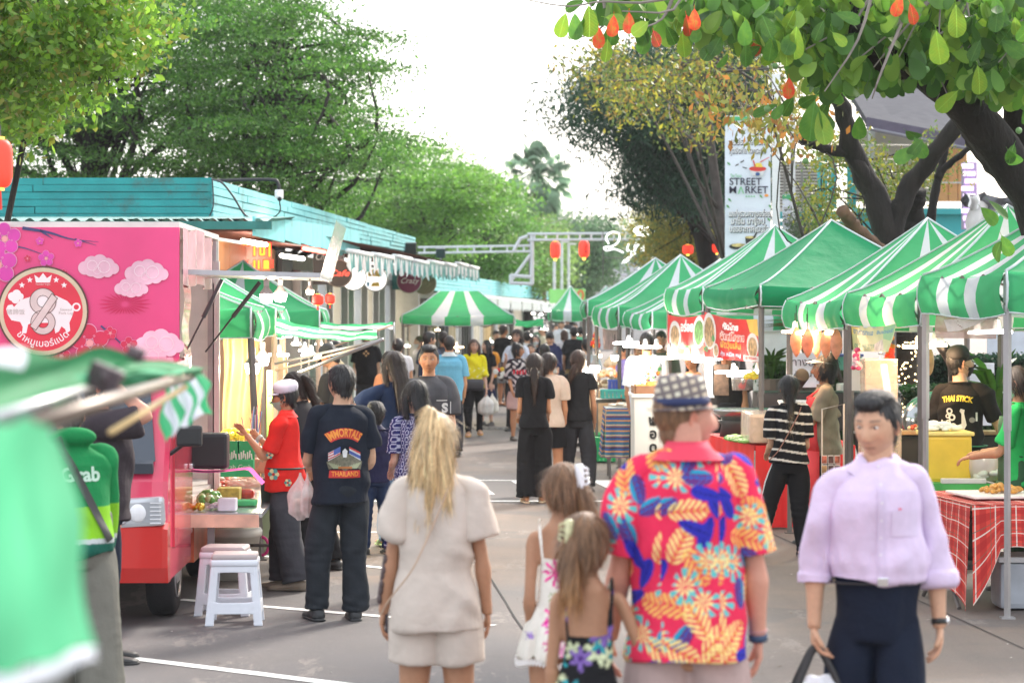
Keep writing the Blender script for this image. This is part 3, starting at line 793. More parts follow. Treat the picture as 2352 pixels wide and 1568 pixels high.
# ------------------------------------------------------------ ground
def ground_mat():
 m=bpy.data.materials.new('asphalt');m.use_nodes=True;n=m.node_tree;N=n.nodes.new;L=n.links.new
 b=n.nodes['Principled BSDF'];tc=N('ShaderNodeTexCoord');sp=N('ShaderNodeSeparateXYZ');L(tc.outputs['Object'],sp.inputs[0])
 def noise(sc,det=6,rough=.6,st=None):
  q=N('ShaderNodeTexNoise');q.inputs['Scale'].default_value=sc;q.inputs['Detail'].default_value=det;q.inputs['Roughness'].default_value=rough
  if st:
   mp=N('ShaderNodeMapping');mp.inputs['Scale'].default_value=st;L(tc.outputs['Object'],mp.inputs[0]);L(mp.outputs[0],q.inputs['Vector'])
  else:L(tc.outputs['Object'],q.inputs['Vector'])
  return q.outputs['Fac']
 def mr(src,a,b_,c,d):
  q=N('ShaderNodeMapRange');q.inputs[1].default_value=a;q.inputs[2].default_value=b_;q.inputs[3].default_value=c;q.inputs[4].default_value=d;L(src,q.inputs[0]);return q.outputs[0]
 def math_(op,a,b_):
  q=N('ShaderNodeMath');q.operation=op
  for i,x in enumerate((a,b_)):
   if isinstance(x,(int,float)):q.inputs[i].default_value=x
   else:L(x,q.inputs[i])
  return q.outputs[0]
 def mix(f,a,b_):
  q=N('ShaderNodeMixRGB')
  for i,x in enumerate((f,a,b_)):
   if isinstance(x,tuple):q.inputs[i].default_value=(*x,1)
   elif isinstance(x,(int,float)):q.inputs[i].default_value=x
   else:L(x,q.inputs[i])
  return q.outputs[0]
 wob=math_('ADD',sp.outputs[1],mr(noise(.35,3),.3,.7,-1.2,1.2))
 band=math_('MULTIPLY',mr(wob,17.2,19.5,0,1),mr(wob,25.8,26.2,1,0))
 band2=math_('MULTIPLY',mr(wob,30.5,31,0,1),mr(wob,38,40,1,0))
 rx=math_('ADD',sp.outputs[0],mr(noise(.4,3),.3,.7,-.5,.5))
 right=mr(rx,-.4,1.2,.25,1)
 w=math_('MAXIMUM',math_('MAXIMUM',band,math_('MULTIPLY',right,.75)),math_('MULTIPLY',band2,.6))  # warm light mid-road and near the stalls, painted into the asphalt colour
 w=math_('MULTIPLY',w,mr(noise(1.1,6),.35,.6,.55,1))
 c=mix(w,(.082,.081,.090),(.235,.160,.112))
 c=mix(mr(noise(2.2,8,.7),.45,.72,0,.6),c,(.075,.07,.07));c=mix(mr(noise(.7,3,.5),.58,.60,0,.45),c,(.085,.082,.085));c=mix(mr(noise(1.6,9,.8,(1,.3,1)),.56,.60,0,.4),c,(.34,.29,.25))
 c=mix(mr(noise(9,6,.7),.55,.8,0,.5),c,(.22,.19,.165))
 c=mix(mr(noise(260,2,.5),.45,.75,0,.6),c,(.27,.26,.25));c=mix(mr(noise(60,5,.8),.50,.62,0,.35),c,(.05,.048,.05))
 c=mix(mr(noise(.8,4,.6,(3,.25,1)),.5,.75,0,.35),c,(.06,.058,.06))
 L(c,b.inputs['Base Color']);b.inputs['Roughness'].default_value=.72
 bp=N('ShaderNodeBump');bp.inputs['Strength'].default_value=.5;bp.inputs['Distance'].default_value=.01
 L(noise(190,3),bp.inputs['Height']);L(bp.outputs[0],b.inputs['Normal'])
 return m
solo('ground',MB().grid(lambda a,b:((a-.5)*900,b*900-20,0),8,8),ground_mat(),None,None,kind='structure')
# painted lines, each its own piece of the road setting
paint=M((.80,.79,.76),.7,.2,9,dirt=.3)
def strip(p,q,w,z=.004,name='road_marking',m=None):
 p=np.array((p[0],p[1],z));q=np.array((q[0],q[1],z));t=nrm(q-p);n=np.array((-t[1],t[0],0))*w/2
 mb=MB();k=max(2,int(np.linalg.norm(q-p)/.25));r=random.Random(int(p[0]*100))
 V=[]
 for i in range(k+1):
  c=p+(q-p)*i/k;V+=[c-n*r.uniform(.9,1.06),c+n*r.uniform(.9,1.06)]
 mb.add(V,[(2*i,2*i+2,2*i+3,2*i+1)for i in range(k)])
 return solo(name,mb,m or paint,None,None,kind='structure')
def gl(u0,v0,u1,v1,w=.10,ext=0.):
 a,b=G(u0,v0),G(u1,v1);t=b-a;strip(a-t*ext,b+t*ext,w)
gl(275,1508,760,1568,.11,1.2);gl(610,1393,910,1418,.10,.7);gl(740,1290,890,1305,.10,1.0);gl(700,1222,860,1222,.10,.5)
ya=GD(1104);yb=GD(1113)
strip((-4.2,29.5),(6.5,29.5),.10);strip((-4.2,26.25),(6.5,26.25),.15)
for i in range(9): # broad bars of the crossing
 x0=-2.95+i*.98
 V=[(x0,29.4,.004),(x0+.55,29.4,.004),(x0+.80,27.2,.004),(x0+.25,27.2,.004)]
 solo('crossing_bar',MB().add(V,[(0,1,2,3)]),paint,None,None,kind='structure')
dark=M((.03,.028,.027),.9)
cr=[G(1112,1290),G(1125,1325),G(1160,1380),G(1182,1418),G(1205,1450),G(1230,1520),G(1250,1600)]
for a,b in zip(cr[:-1],cr[1:]):strip(a,b,.014,.005,'pavement_joint',dark)
for a,b in((G(1750,1215),G(2352,1490)),(G(1950,1180),G(2000,1400)),(G(1040,1390),G(1130,1384))):strip(a,b,.010,.005,'pavement_joint',dark)
g=E('drain_grate',(0,42.6,0),'long dark steel drain grate across the road beyond the crossing','drain')
mb=MB();mb.box((0,42.4,.004),(9,.05,.012));mb.box((0,42.9,.004),(9,.05,.012));part('frame',mb,M((.12,.12,.12),.6),g)
mb=MB()
for i in range(90):mb.box((-4.45+i*.1,42.65,.004),(.05,.44,.008))
part('bar',mb,M((.10,.10,.10),.6,metal=.5),g)['kind']='stuff'
r=random.Random(3)
mb=MB()
for i in range(260):
 x,y=r.uniform(-3,4),r.uniform(12,32);c=np.array((x,y,.006));a=r.uniform(0,6.28);l,w_=r.uniform(.006,.024),r.uniform(.004,.01)
 p_=np.array((math.cos(a),math.sin(a),0));q_=np.array((-p_[1],p_[0],.25));mb.add([c-p_*l,c+q_*w_,c+p_*l,c-q_*w_+(0,0,.005)],[(0,1,2,3)],r.randrange(2))
solo('litter',mb,[M((.12,.08,.04),.8),M((.55,.52,.47),.8)],None,None,kind='stuff')
# ------------------------------------------------------------ long shop building on the left
teal=M((.02,.30,.30),.65,.16,3,.3,40,dirt=.5)  # shaded copy of the plank teal, for the camera-facing end
tealLit=M((.20,.60,.62),.65,.14,3,.3,40,dirt=.25)  # lit copy of the same teal: alley-side light put into the colour
tealD=M((.02,.14,.13),.7,.2,4)
FX=lambda d,off=0.:-5.99+.0756*d-off
FDIR=nrm((.0756,1,0));FN=np.array((FDIR[1],-FDIR[0],0));FRZ=math.atan2(-.0756,1)
bd=E('shop_building',(FX(31)-1,31,0),'long low row of shops with a peeling teal plank fascia and aluminium doors','building')
def Fp(d,z,off=0.):return np.array((FX(d),d,z))-FN*off
zt0,zb0,zt1,zb1=3.71,3.20,3.66,3.34
r=random.Random(5)
core=MB()
def slab(mb,d0,d1,z0a,z1a,z0b,z1b,o0,o1,m=0):
 q=[Fp(d0,z0a,o0),Fp(d1,z0b,o0),Fp(d1,z0b,o1),Fp(d0,z0a,o1),Fp(d0,z1a,o0),Fp(d1,z1b,o0),Fp(d1,z1b,o1),Fp(d0,z1a,o1)]
 mb.add(q,[(0,1,2,3),(7,6,5,4),(0,4,5,1),(1,5,6,2),(2,6,7,3),(3,7,4,0)],m)
slab(core,30.06,51.8,zb0,zt0-.02,zb1,zt1-.02,.06,.5);slab(core,51.8,100,2.55,2.98,2.6,3.02,.06,.5)
core.box((-8.0,30.3,3.45),(8.0,.4,.50))
part('fascia_core',core,tealD,bd)
rows=5
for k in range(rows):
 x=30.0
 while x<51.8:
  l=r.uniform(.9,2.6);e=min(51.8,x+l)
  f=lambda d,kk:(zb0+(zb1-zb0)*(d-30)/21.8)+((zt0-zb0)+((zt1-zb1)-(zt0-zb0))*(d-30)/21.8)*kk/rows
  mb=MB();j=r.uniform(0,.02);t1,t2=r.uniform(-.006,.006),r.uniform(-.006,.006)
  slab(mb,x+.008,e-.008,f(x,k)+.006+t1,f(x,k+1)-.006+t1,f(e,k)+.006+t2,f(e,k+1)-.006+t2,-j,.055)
  part('plank',mb,tealLit,bd);x=e
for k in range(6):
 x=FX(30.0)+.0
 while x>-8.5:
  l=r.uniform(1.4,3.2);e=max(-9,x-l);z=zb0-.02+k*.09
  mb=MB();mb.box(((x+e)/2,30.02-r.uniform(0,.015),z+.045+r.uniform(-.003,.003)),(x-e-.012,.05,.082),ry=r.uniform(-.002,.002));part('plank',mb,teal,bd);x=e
for k in range(5):
 x=51.8
 while x<100:
  l=r.uniform(1.6,4);e=min(100,x+l);mb=MB();zz=lambda d:2.55+.05*(d-51.8)/48
  h=.088;slab(mb,x+.015,e-.015,zz(x)+k*h+.004,zz(x)+(k+1)*h-.006,zz(e)+k*h+.004,zz(e)+(k+1)*h-.006,-r.uniform(0,.02),.055);part('plank',mb,tealLit,bd);x=e
# corrugated skirt roof round the corner and its edge board
mb=MB()
def cz(a,b):
 x=-9+a*6.35;y=27.0+b*3.0
 return(x,y,3.08+b*.14+.022*math.sin(a*6.35*2*math.pi/.17))
mb.grid(cz,220,3);part('corrugated_roof',mb,M((.05,.20,.19),.6,.25,5,dirt=.7),bd,smooth=True)
mb=MB();mb.box((-5.83,26.99,3.02),(6.3,.06,.09));part('eave_board',mb,M((.02,.16,.15),.6,.2),bd)
x=27.0
for k in range(8):
 e=x+r.uniform(1.2,2.0);mb=MB();o=-.15+.0
 q=lambda d,z:np.array((FX(d)+1.08-.06*max(0,d-30)*.9,d,z))
 a,b=q(x,0),q(e,0);z0,z1=r.uniform(2.9,2.95),3.12+(x-27)*.02
 V=[a+(0,0,z0),b+(0,0,z0+r.uniform(-.03,.03)),b+(0,0,z1+.03),a+(0,0,z1)];V=V+[p-np.array((.03,0,0))for p in V]
 mb.add(V,[(0,1,2,3),(7,6,5,4),(0,4,5,1),(3,2,6,7),(1,5,6,2),(0,3,7,4)]);part('eave_plank',mb,tealLit,bd);x=e+.02
part('soffit',MB().grid(lambda a,b:tuple(Fp(27.2+a*24,3.1,-.9+b*1.6)),2,2),M((.22,.10,.08),1.,spec=0.),bd)
# walls, panels and glazed doors along the alley
wood=M((.36,.19,.09),.55,.18,2.2,.2,20,stretch=(1,1,.08));cream=M((.62,.63,.52),.7,.06);alu=M((.55,.56,.57),.35,.05,metal=.6)
glass=M((.16,.26,.22),.06,.2,.8,spec=.9);grefl=M((.10,.45,.25),.1,.3,.7,spec=.8);lit=M((.9,.78,.55),.5,.3,1.5,emit=.9,ecol=(1,.86,.62));litw=M((.8,.85,.9),.5,.3,1.5,emit=.55,ecol=(.9,.97,1))  # the green that the panes reflect is put into their colour
mb=MB();slab(mb,31,100,0,3.1,0,2.6,.75,1.2);part('wall',mb,cream,bd)
mb=MB();mb.box((-8.6,31.2,1.55),(4.0+2.0,.3,3.1));part('wall',mb,wood,bd)
mb=MB();mb.box((-5.2,31.02,1.55),(1.9,.05,3.1));part('wall_panel',mb,M((.12,.12,.12),.6),bd)
for i in range(6):
 mb=MB();slab(mb,31+i*1.25,32.22+i*1.25,.05,3.05,.05,3.05,.70,.74);part('wall_panel',mb,wood,bd)
mb=MB();slab(mb,38.7,39.7,1.9,3.05,1.9,3.05,.62,.70);part('sign_panel',mb,M((.06,.06,.065),.4),bd)
i=0;d=39.8
while d<52.4:
 wdt=.95 if i%3 else.8
 fr=part('window',(lambda mb:(slab(mb,d,d+.09,.1,2.75,.1,2.75,.5,.75),slab(mb,d+.3,d+.36,.1,2.75,.1,2.75,.55,.75),slab(mb,d,d+wdt,2.62,2.75,2.62,2.75,.52,.75),slab(mb,d,d+wdt,.1,.3,.1,.3,.55,.75),mb)[-1])(MB()),alu,bd)
 mb=MB();slab(mb,d+.09,d+wdt,.3,2.62,.3,2.62,.66,.70);part('pane',mb,[glass,grefl,litw,glass,lit][i%5],fr)
 d+=wdt;i+=1
mb=MB();slab(mb,53.3,53.5,0,3.1,0,3.1,.1,.8);part('pillar',mb,M((.5,.5,.48),.6),bd)
rr=random.Random(9)
d=56.
while d<98:
 wdt=rr.uniform(1.4,2.4);fr=part('window',(lambda mb:(slab(mb,d,d+.14,0,2.4,0,2.4,.5,.75),slab(mb,d+wdt*.5,d+wdt*.5+.12,0,2.4,0,2.4,.5,.75),mb)[-1])(MB()),[alu,M((.5,.4,.25),.6),M((.05,.05,.05),.5)][rr.randrange(3)],bd)
 mb=MB();slab(mb,d+.14,d+wdt,.4,2.3,.4,2.3,.66,.70);part('pane',mb,[glass,lit,lit,litw,grefl][rr.randrange(5)],fr);d+=wdt
tl=MB();tl.tube([Fp(31.5,2.98,-.1),Fp(33.2,2.98,-.1)],.03,8);solo('eave_tube',tl,M((1,.97,.9),.5,0,emit=14,ecol=(1,.93,.82)),'added white fill tube under the timber eave near the neon sign','lamp')  # tube added to brighten the timber wall
tl=MB();tl.tube([Fp(35.2,2.98,-.3),Fp(37.2,2.98,-.3)],.03,8);solo('eave_tube',tl,M((1,.1,.05),.5,0,emit=10,ecol=(1,.07,.05)),'red tube lamp under the eave above the black shop panel','lamp')
tl=MB();tl.tube([Fp(36.2,2.9,.2),Fp(38.2,2.9,.2)],.03,8);solo('eave_tube',tl,M((1,.97,.9),.5,0,emit=14,ecol=(1,.93,.82)),'added white fill tube beside the script sign panel','lamp')  # second added tube, also there to brighten under the eave
# awnings
aw_w=M((.72,.74,.74),.8,.08,trans=.25);aw_t=M((.13,.36,.35),.8,.1,trans=.25)
for i in range(8):
 d0=34.4+i*2.6;d1=d0+2.5;r_=random.Random(i+40);zz=2.93+.02*i+r_.uniform(-.03,.03)
 a=E('awning',Fp(d0,3.1),('%s teal and white striped awning with a ragged scalloped edge over the shop doors'%('nearest','second','third','fourth','fifth','sixth','seventh','eighth')[i]),'awning','striped awnings along the teal shop row')
 mb=MB();mb.grid(lambda s_,t:tuple(Fp(d0+s_*2.5,3.12-(3.12-zz)*t,.4-1.45*t)),4,4);part('awning_sheet',mb,M((.45,.50,.50),.8,.15,trans=.2),a)
 mb=MB();mb.tube([Fp(d0,zz,-1.06),Fp(d1,zz,-1.06)],.035,8);part('front_rail',mb,M((.75,.77,.78),.4),a,smooth=True)
 mb=MB();ns=16;ph=r_.uniform(0,6)
 mb.grid(lambda s_,t:tuple(Fp(d0+s_*2.5,zz-.02-t*(.25+.035*math.sin(s_*2*math.pi*ns/2+ph)+.03*math.sin(s_*17+ph)),-1.07-.03*math.sin(s_*30+ph)*t)),64,3,mfn=lambda s_,t:int(s_*ns)%2)
 part('valance',mb,[aw_w,aw_t],a)
for i in range(9):
 d0=58+i*4.4;a=E('awning',Fp(d0,2.6),'small pale awning far down the shop row, number %s beyond the striped tent'%('one','two','three','four','five','six','seven','eight','nine')[i],'awning','pale awnings far down the shop row')
 zz=2.42-.012*i
 mb=MB();mb.grid(lambda s_,t:tuple(Fp(d0+s_*4.1,2.62-(2.62-zz)*t,.3-1.2*t)),3,3);part('awning_sheet',mb,M((.62,.64,.62),.8,trans=.25),a)
 mb=MB();mb.grid(lambda s_,t:tuple(Fp(d0+s_*4.1,zz-t*(.26+.04*math.sin(s_*40)),-.92)),40,2,mfn=lambda s_,t:int(s_*20)%2);part('valance',mb,[aw_w,M((.35,.44,.42),.8,trans=.2)],a)
# round hanging signs
def round_sign(u,v,d,rr_,face,label,txt=None,tcol=None,emit=0.):
 c=P(u,v,d);e=E('round_sign',c,label,'sign','round signs hanging over the shop doors')
 part('sign_box',MB().lathe([(.001,-.05),(rr_*.97,-.05),(rr_,-.04),(rr_,.04),(rr_*.97,.05),(.001,.05)],(0,0,0),36,axis='y'),M((.35,.33,.30),.4),e,False)
 part('sign_face',MB().lathe([(.001,-.056),(rr_*.93,-.056),(rr_*.93,-.05)],(0,0,0),36,axis='y'),face,e,False)
 if txt:part('lettering',text(MB(),txt,(0,-.06,.0),(1,0,0),(0,0,1),rr_*.62,shear=.35,width=rr_*1.45),M(tcol,.5,0,emit=emit),e,False)
 return e
round_sign(778,628,36.5,.21,M((.04,.04,.04),.4),'round black sign with red script beside the flip-up panel edge','Cafe',(.9,.08,.05),1.5)
round_sign(812,637,38,.205,M((.95,.95,.92),.5,0,emit=1.2,ecol=(1,1,.97)),'blank glowing white round sign, the brightest over the shop doors')
s_=round_sign(862,641,40,.205,M((.92,.92,.90),.5,0,emit=.55,ecol=(1,1,.98)),'white round sign with a yellow hat drawing and a blue cup')
mb=MB();mb.poly([(-.10,.05),(-.09,.13),(-.03,.16),(.04,.16),(.09,.12),(.12,.04)],(-.02,-.062,.0),(1,0,0),(0,0,1),0);mb.poly([(-.07,-.12),(-.04,-.06),(.06,-.05),(.08,-.12)],(0,-.062,0),(1,0,0),(0,0,1),0)
ringpoly(mb,.075,.082,24,(-.015,-.062,.02),(1,0,0),(0,0,1),1,.85);mb.poly([(-.13,-.10),(-.14,-.03),(-.09,-.03),(-.10,-.10)],(0,-.063,-.02),(1,0,0),(0,0,1),2)
part('drawing',mb,[M((.85,.62,.12),.6,0),M((.1,.1,.1),.6,0),M((.3,.6,.8),.6,0)],s_,False)
round_sign(940,645,45,.235,M((.17,.015,.06),.5,.05),'maroon round sign with white script reading Crazy','Crazy',(.85,.8,.8))
round_sign(975,650,48,.24,M((.08,.085,.04),.5,.05),'olive green round sign half hidden behind the maroon one','ley',(.14,.14,.08))
# neon shop sign on the timber wall
c=P(585,590,36.2)
ns=E('neon_sign',c,'glowing red and yellow neon lettering on the orange timber shop wall','sign')
nr,ny=M((.9,.05,.05),.4,0,emit=1.1,ecol=(1,.03,.02)),M((1,.55,.05),.4,0,emit=1.0,ecol=(1,.42,.03))
for j,(bx,bz,bw,bh)in enumerate(((-.10,.10,.03,.20),(-.05,.17,.10,.04),(.0,.08,.03,.15),(.055,.10,.03,.18),(.09,.10,.03,.18),(.073,.03,.05,.03),(.14,.09,.03,.2),(-.08,-.12,.05,.18),(.0,-.10,.03,.13),(.04,-.10,.03,.13),(.11,-.10,.09,.13))):
 for m_,g_ in((nr,.012),(ny,0)):
  mb=MB();mb.bbox((bx*1.6,-.02-(0 if g_ else.012),bz*1.15),(bw*.9+g_*2,.02,bh+g_*2),.004);part('neon_glyph',mb,m_,ns,False)
for j in range(4):
 for sx in(-.24,.24):
  mb=MB();mb.box((sx,-.02,-.05-.035*j),(.09,.015,.014));part('neon_bar',mb,nr,ns,False)
t_=solo('script_sign',text(MB(),'Charmed',P(756,590,38.6)+np.array((.0,-.02,0)),(1,0,0),(0,0,1),.16,shear=.4,width=.46),M((.8,.8,.8),.5,0),'white script lettering on the narrow black panel beside the neon sign','sign')
for s_ in range(1):pass
sp_=MB();sp_.box(P(755,600,38.8),(.50,.03,.75));solo('black_sign_panel',sp_,M((.05,.05,.055),.4),'narrow black shop panel carrying white script lettering','panel')
# cctv, arm and cables on the roof corner
cc=E('security_camera',P(640,445,29.6),'small white security camera on a long black arm off the roof corner','camera')
mb=MB();mb.tube(spline([P(500,415,29.8),P(560,413,29.7),P(625,413,29.6),P(638,420,29.6),P(641,437,29.6)],24),.022,10);part('arm',mb,M((.02,.02,.022),.4),cc,smooth=True)
mb=MB();mb.bbox(P(641,446,29.6),(.10,.08,.11),.012);part('mount_box',mb,M((.75,.76,.76),.4),cc)
mb=MB();mb.tube([P(640,446,29.56),P(642,456,29.42)],[.03,.036],14);part('camera_head',mb,M((.75,.75,.75),.35),cc,smooth=True)
mb=MB();mb.tube([P(642,456,29.42),P(642.4,458,29.40)],.026,14);part('lens',mb,M((.02,.02,.03),.1),cc)
def cable(pts,rad,label,n=24,mat=None):
 return solo('cable',MB().tube(spline(pts,n),rad,6),mat or M((.03,.03,.035),.5,0),label,'cable',smooth=True)
cable([P(487,412,29.9),P(510,420,29.7),P(535,450,29.7),P(560,490,29.7),P(585,508,29.5)],.013,'thick black cable sagging down the bright plank fascia')
cable([P(642,460,29.5),P(643,485,29.5),P(628,500,29.6),P(612,512,29.7)],.008,'thin black cable hanging below the security camera')
cable([P(488,415,29.9),P(490,470,29.85),P(480,500,29.85)],.009,'black cable running down the corner of the plank fascia')
for(u,v,d,sz)in((942,571,50,.26),(1012,581,56,.22)):
 e=E('floodlight',P(u,v,d),'dark square floodlight on the teal roof edge, %s one'%('larger nearer' if d==50 else 'smaller farther'),'floodlight')
 mb=MB();mb.bbox((0,0,0),(sz,.08,sz),.015,rx=.3);part('housing',mb,M((.02,.05,.05),.4),e,False);mb=MB();mb.box((0,.05,-.18),(.04,.04,.2));part('bracket',mb,M((.3,.3,.3),.4),e,False)
# ------------------------------------------------------------ far house, gantry, poles
hb=E('far_house',(GX(1400,135),135,0),'pale two storey house with a grey hipped roof beyond the far end of the alley','building')
x0,x1=GX(1318,135),GX(1490,135);z1=P(0,633,135)[2];zr=P(0,585,135)[2]
mb=MB();mb.box(((x0+x1)/2,138,z1/2),(x1-x0,6,z1));part('wall',mb,M((.50,.48,.46),.8),hb)
mb=MB();mb.add([(x0-.4,134.4,z1),(x1+.4,134.4,z1),(x1+.4,141.4,z1),(x0-.4,141.4,z1),(x0+2,138,zr),(x1-1.6,138,zr)],[(0,1,5,4),(1,2,5),(2,3,4,5),(3,0,4),(3,2,1,0)]);part('roof',mb,M((.16,.17,.20),.8,.2),hb)
for(u0,v0,u1,v1)in((1334,655,1345,668),(1398,660,1428,682),(1290,655,1300,668)):
 a,b=P(u0,v0,134.9),P(u1,v1,134.9);mb=MB();mb.box((a+b)/2,(b[0]-a[0],.1,a[2]-b[2]));part('window',mb,M((.08,.10,.11),.2),hb)
mb=MB();mb.box(((x0+x1)/2,134.5,z1-.15),(x1-x0+.8,.15,.25));part('gutter',mb,M((.6,.6,.6),.6),hb)
grey=M((.62,.66,.70),.5,.06)
ga=E('light_gantry',(GX(1220,60),60,0),'white steel truss gantry spanning the alley with hanging lanterns and script sign','gantry')
def bar(name,pts,rad,m,par,seg=6):
 return part(name,MB().tube([P(*p)for p in pts],rad,seg),m,par)
bar('column',[(1222,535,60),(1222,652,60)],.05,grey,ga);bar('column',[(1217,535,60.2),(1217,640,60.2)],.03,M((.1,.1,.1),.5),ga)
for v in(537,551):bar('chord',[(1212,v,60),(1800,v-3,58)],.035,grey,ga)
for k in range(12):bar('lattice',[(1228+k*26,537,60),(1228+k*26,551,60)],.022,grey,ga)
for v in(565,578):bar('chord',[(960,v+3,60),(1218,v-1,60)],.032,grey,ga)
for k in range(7):bar('lattice',[(975+k*38,567,60),(975+k*38,579,60)],.022,grey,ga)
bar('brace',[(1212,542,60),(1195,548,60),(1180,575,60)],.05,grey,ga);bar('brace',[(1218,585,60),(1176,642,60)],.045,grey,ga)
bar('base_beam',[(1172,632,60),(1222,636,60)],.05,grey,ga);bar('base_beam',[(1172,650,60),(1224,652,60)],.05,grey,ga);bar('base_beam',[(1174,630,60),(1174,652,60)],.05,grey,ga)
red=M((.85,.045,.03),.55,.06,8,emit=.55,ecol=(1,.05,.02));gold=M((.9,.55,.08),.4,0,emit=1.0,ecol=(1,.55,.1))
def lantern(u,v,d,rx,rz,label,tassel=True,glow=True,txt=None,group='red paper lanterns'):
 e=E('lantern',P(u,v,d),label,'lantern',group)
 prof=[(.35*rx,-rz),(.72*rx,-rz*.90),(.95*rx,-rz*.62),(rx,0),(.95*rx,rz*.62),(.72*rx,rz*.90),(.35*rx,rz)]
 P_=spline([(a,0,b)for a,b in prof],19)
 mb=MB();mb.lathe([(a*(1+.012*(i%2)),b)for i,(a,_,b)in enumerate(P_)],(0,0,0),24);part('lantern_body',mb,red,e,False,True)
 for sg in(-1,1):
  mb=MB();mb.lathe([(.36*rx,-.06*rz),(.36*rx,.06*rz)],(0,0,sg*rz*1.05),16);part('rim',mb,gold,e,False)
 if tassel:
  mb=MB();mb.tube([(0,0,-rz*1.1),(0,0,-rz*1.25),(0,0,-rz*1.9)],[.006,rx*.13,rx*.18],10);part('tassel',mb,M((.75,.05,.03),.7),e,False)
 else:
  mb=MB();mb.lathe([(.22*rx,-.1*rz),(.24*rx,.1*rz)],(0,0,-rz*1.2),12);part('tail',mb,M((1,.6,.05),.5,0,emit=2.5,ecol=(1,.6,.08)),e,False)
 if txt:part('lettering',text(MB(),txt,(rx*.35,-rx*1.0,0),(1,0,0),(0,0,1),rz*.30,bold=.02),M((.08,.02,.02),.6,0),e,False)
 mb=MB();mb.tube([(0,0,rz),(0,0,rz*1.6)],.006,5);part('hanging_wire',mb,M((.1,.1,.1),.5),e,False)
 return e
lantern(1275.5,574,59.8,.122,.205,'lit oval red lantern hanging left under the white gantry',False,True,None,'oval lanterns under the gantry')
lantern(1341.5,572,59.6,.130,.205,'lit oval red lantern with black lettering under the gantry',False,True,'\u5409\n\u7965\n\u5982\n\u610f','oval lanterns under the gantry')
for(u,v,d,k)in((1580,573,52,'left blurred red lantern among the shrubby tree beside the street banner'),(1645,570,50,'red lantern close to the lower left of the street market banner')):lantern(u,v,d,.12,.10,k,False,group='round lanterns near the banner')
lantern(730,688,17.6,.042,.040,'small red lantern with gold rims, left of the pair under the truck hatch',group='pair of small lanterns on the truck hatch')
lantern(758,686,18.1,.037,.038,'small red lantern with gold rims, right of the pair under the truck hatch',group='pair of small lanterns on the truck hatch')
e=lantern(0,376,13.5,.070,.135,'large glowing red lantern cut by the picture edge beside the tree',True,group=None)
sg=E('script_light_sign',P(1460,580,57),'white glowing script sign hanging from the gantry over the striped tents','sign')
lw=M((1,1,1),.5,0,emit=1.6,ecol=(1,1,1))
for pts in(((1398,560),(1392,545),(1405,533),(1422,538),(1420,555),(1405,566),(1388,568),(1393,575),(1412,572),(1432,580)),((1444,560),(1440,575),(1450,575),(1446,595),(1428,605),(1440,594),(1462,580)),((1462,550),(1456,577),(1466,562),(1474,564),(1472,578)),((1484,545),(1478,574),(1488,576)),((1510,562),(1500,562),(1496,574),(1508,576),(1512,562),(1512,578),(1520,574)),((1502,588),(1490,606),(1476,620),(1464,618),(1484,612),(1502,600),(1512,606),(1518,592),(1528,590),(1530,600),(1516,608))):
 part('neon_stroke',MB().tube(spline([P(u,v,57)for u,v in pts],40),.014,7),lw,sg)
mb=MB()
for(a,b)in(((1385,530),(1385,640)),((1385,592),(1545,592)),((1460,575),(1460,592)),((1545,540),(1545,592))):mb.tube([P(*a,57.1),P(*b,57.1)],.012,5)
part('sign_frame',mb,M((.1,.1,.1),.5),sg)
e=E('gantry_spotlight',P(1480,530,57),'blazing white spotlight on top of the gantry above the script sign','spotlight')
part('housing',MB().bbox((.0,.1,0),(.5,.16,.2),.02),M((.1,.1,.1),.5),e,False)
part('lens',MB().sphere((0,-.03,0),(.26,.06,.12),20,12),M((1,1,1),.5,0,emit=14,ecol=(1,1,1)),e,False,True)
for i,(u,v,d,arm)in enumerate(((1290,555,75,14),(1306,560,78,12),(1273,600,70,0))):
 e=E('light_pole',(GX(u,d),d,0),('tall white pole with a flat lamp head, left of the pair beyond the gantry','white pole with a flat lamp head, right of the pair beyond the gantry','short plain white pole beyond the gantry')[i],'pole')
 bar('pole',[(u,v,d),(u,665,d)],.045,M((.72,.74,.75),.5),e)
 if arm:
  mb=MB();a=P(u+8,v,d);mb.bbox(a,(.26,.10,.06),.01);part('lamp_head',mb,M((.7,.7,.7),.4),e)
e=E('number_banner',P(1326,678,85),'green banner with the orange number 20 at the far end of the shops','banner')
a,b=P(1262,663,85),P(1344,696,85)
part('banner_sheet',MB().box((a+b)/2,(b[0]-a[0],.03,a[2]-b[2])),M((.25,.62,.18),.7,.15,1.5,emit=.15),e)
part('lettering',text(MB(),'20',P(1325,679,84.96),(1,0,0),(0,0,1),.52,bold=.03),M((.72,.18,.06),.6,0),e)
for i,((u0,v0),(u1,v1))in enumerate((((1300,500),(1700,290)),((1290,520),(1700,330)),((1150,540),(1300,500)))):
 solo('overhead_wire',MB().tube(spline([P(u0,v0,90),P((u0+u1)/2,(v0+v1)/2+6,80),P(u1,v1,70)],12),.012,4),M((.25,.25,.27),.6,0),('upper overhead wire rising to the right across the white sky','lower overhead wire rising to the right across the white sky','short overhead wire beside the palm')[i],'wire')
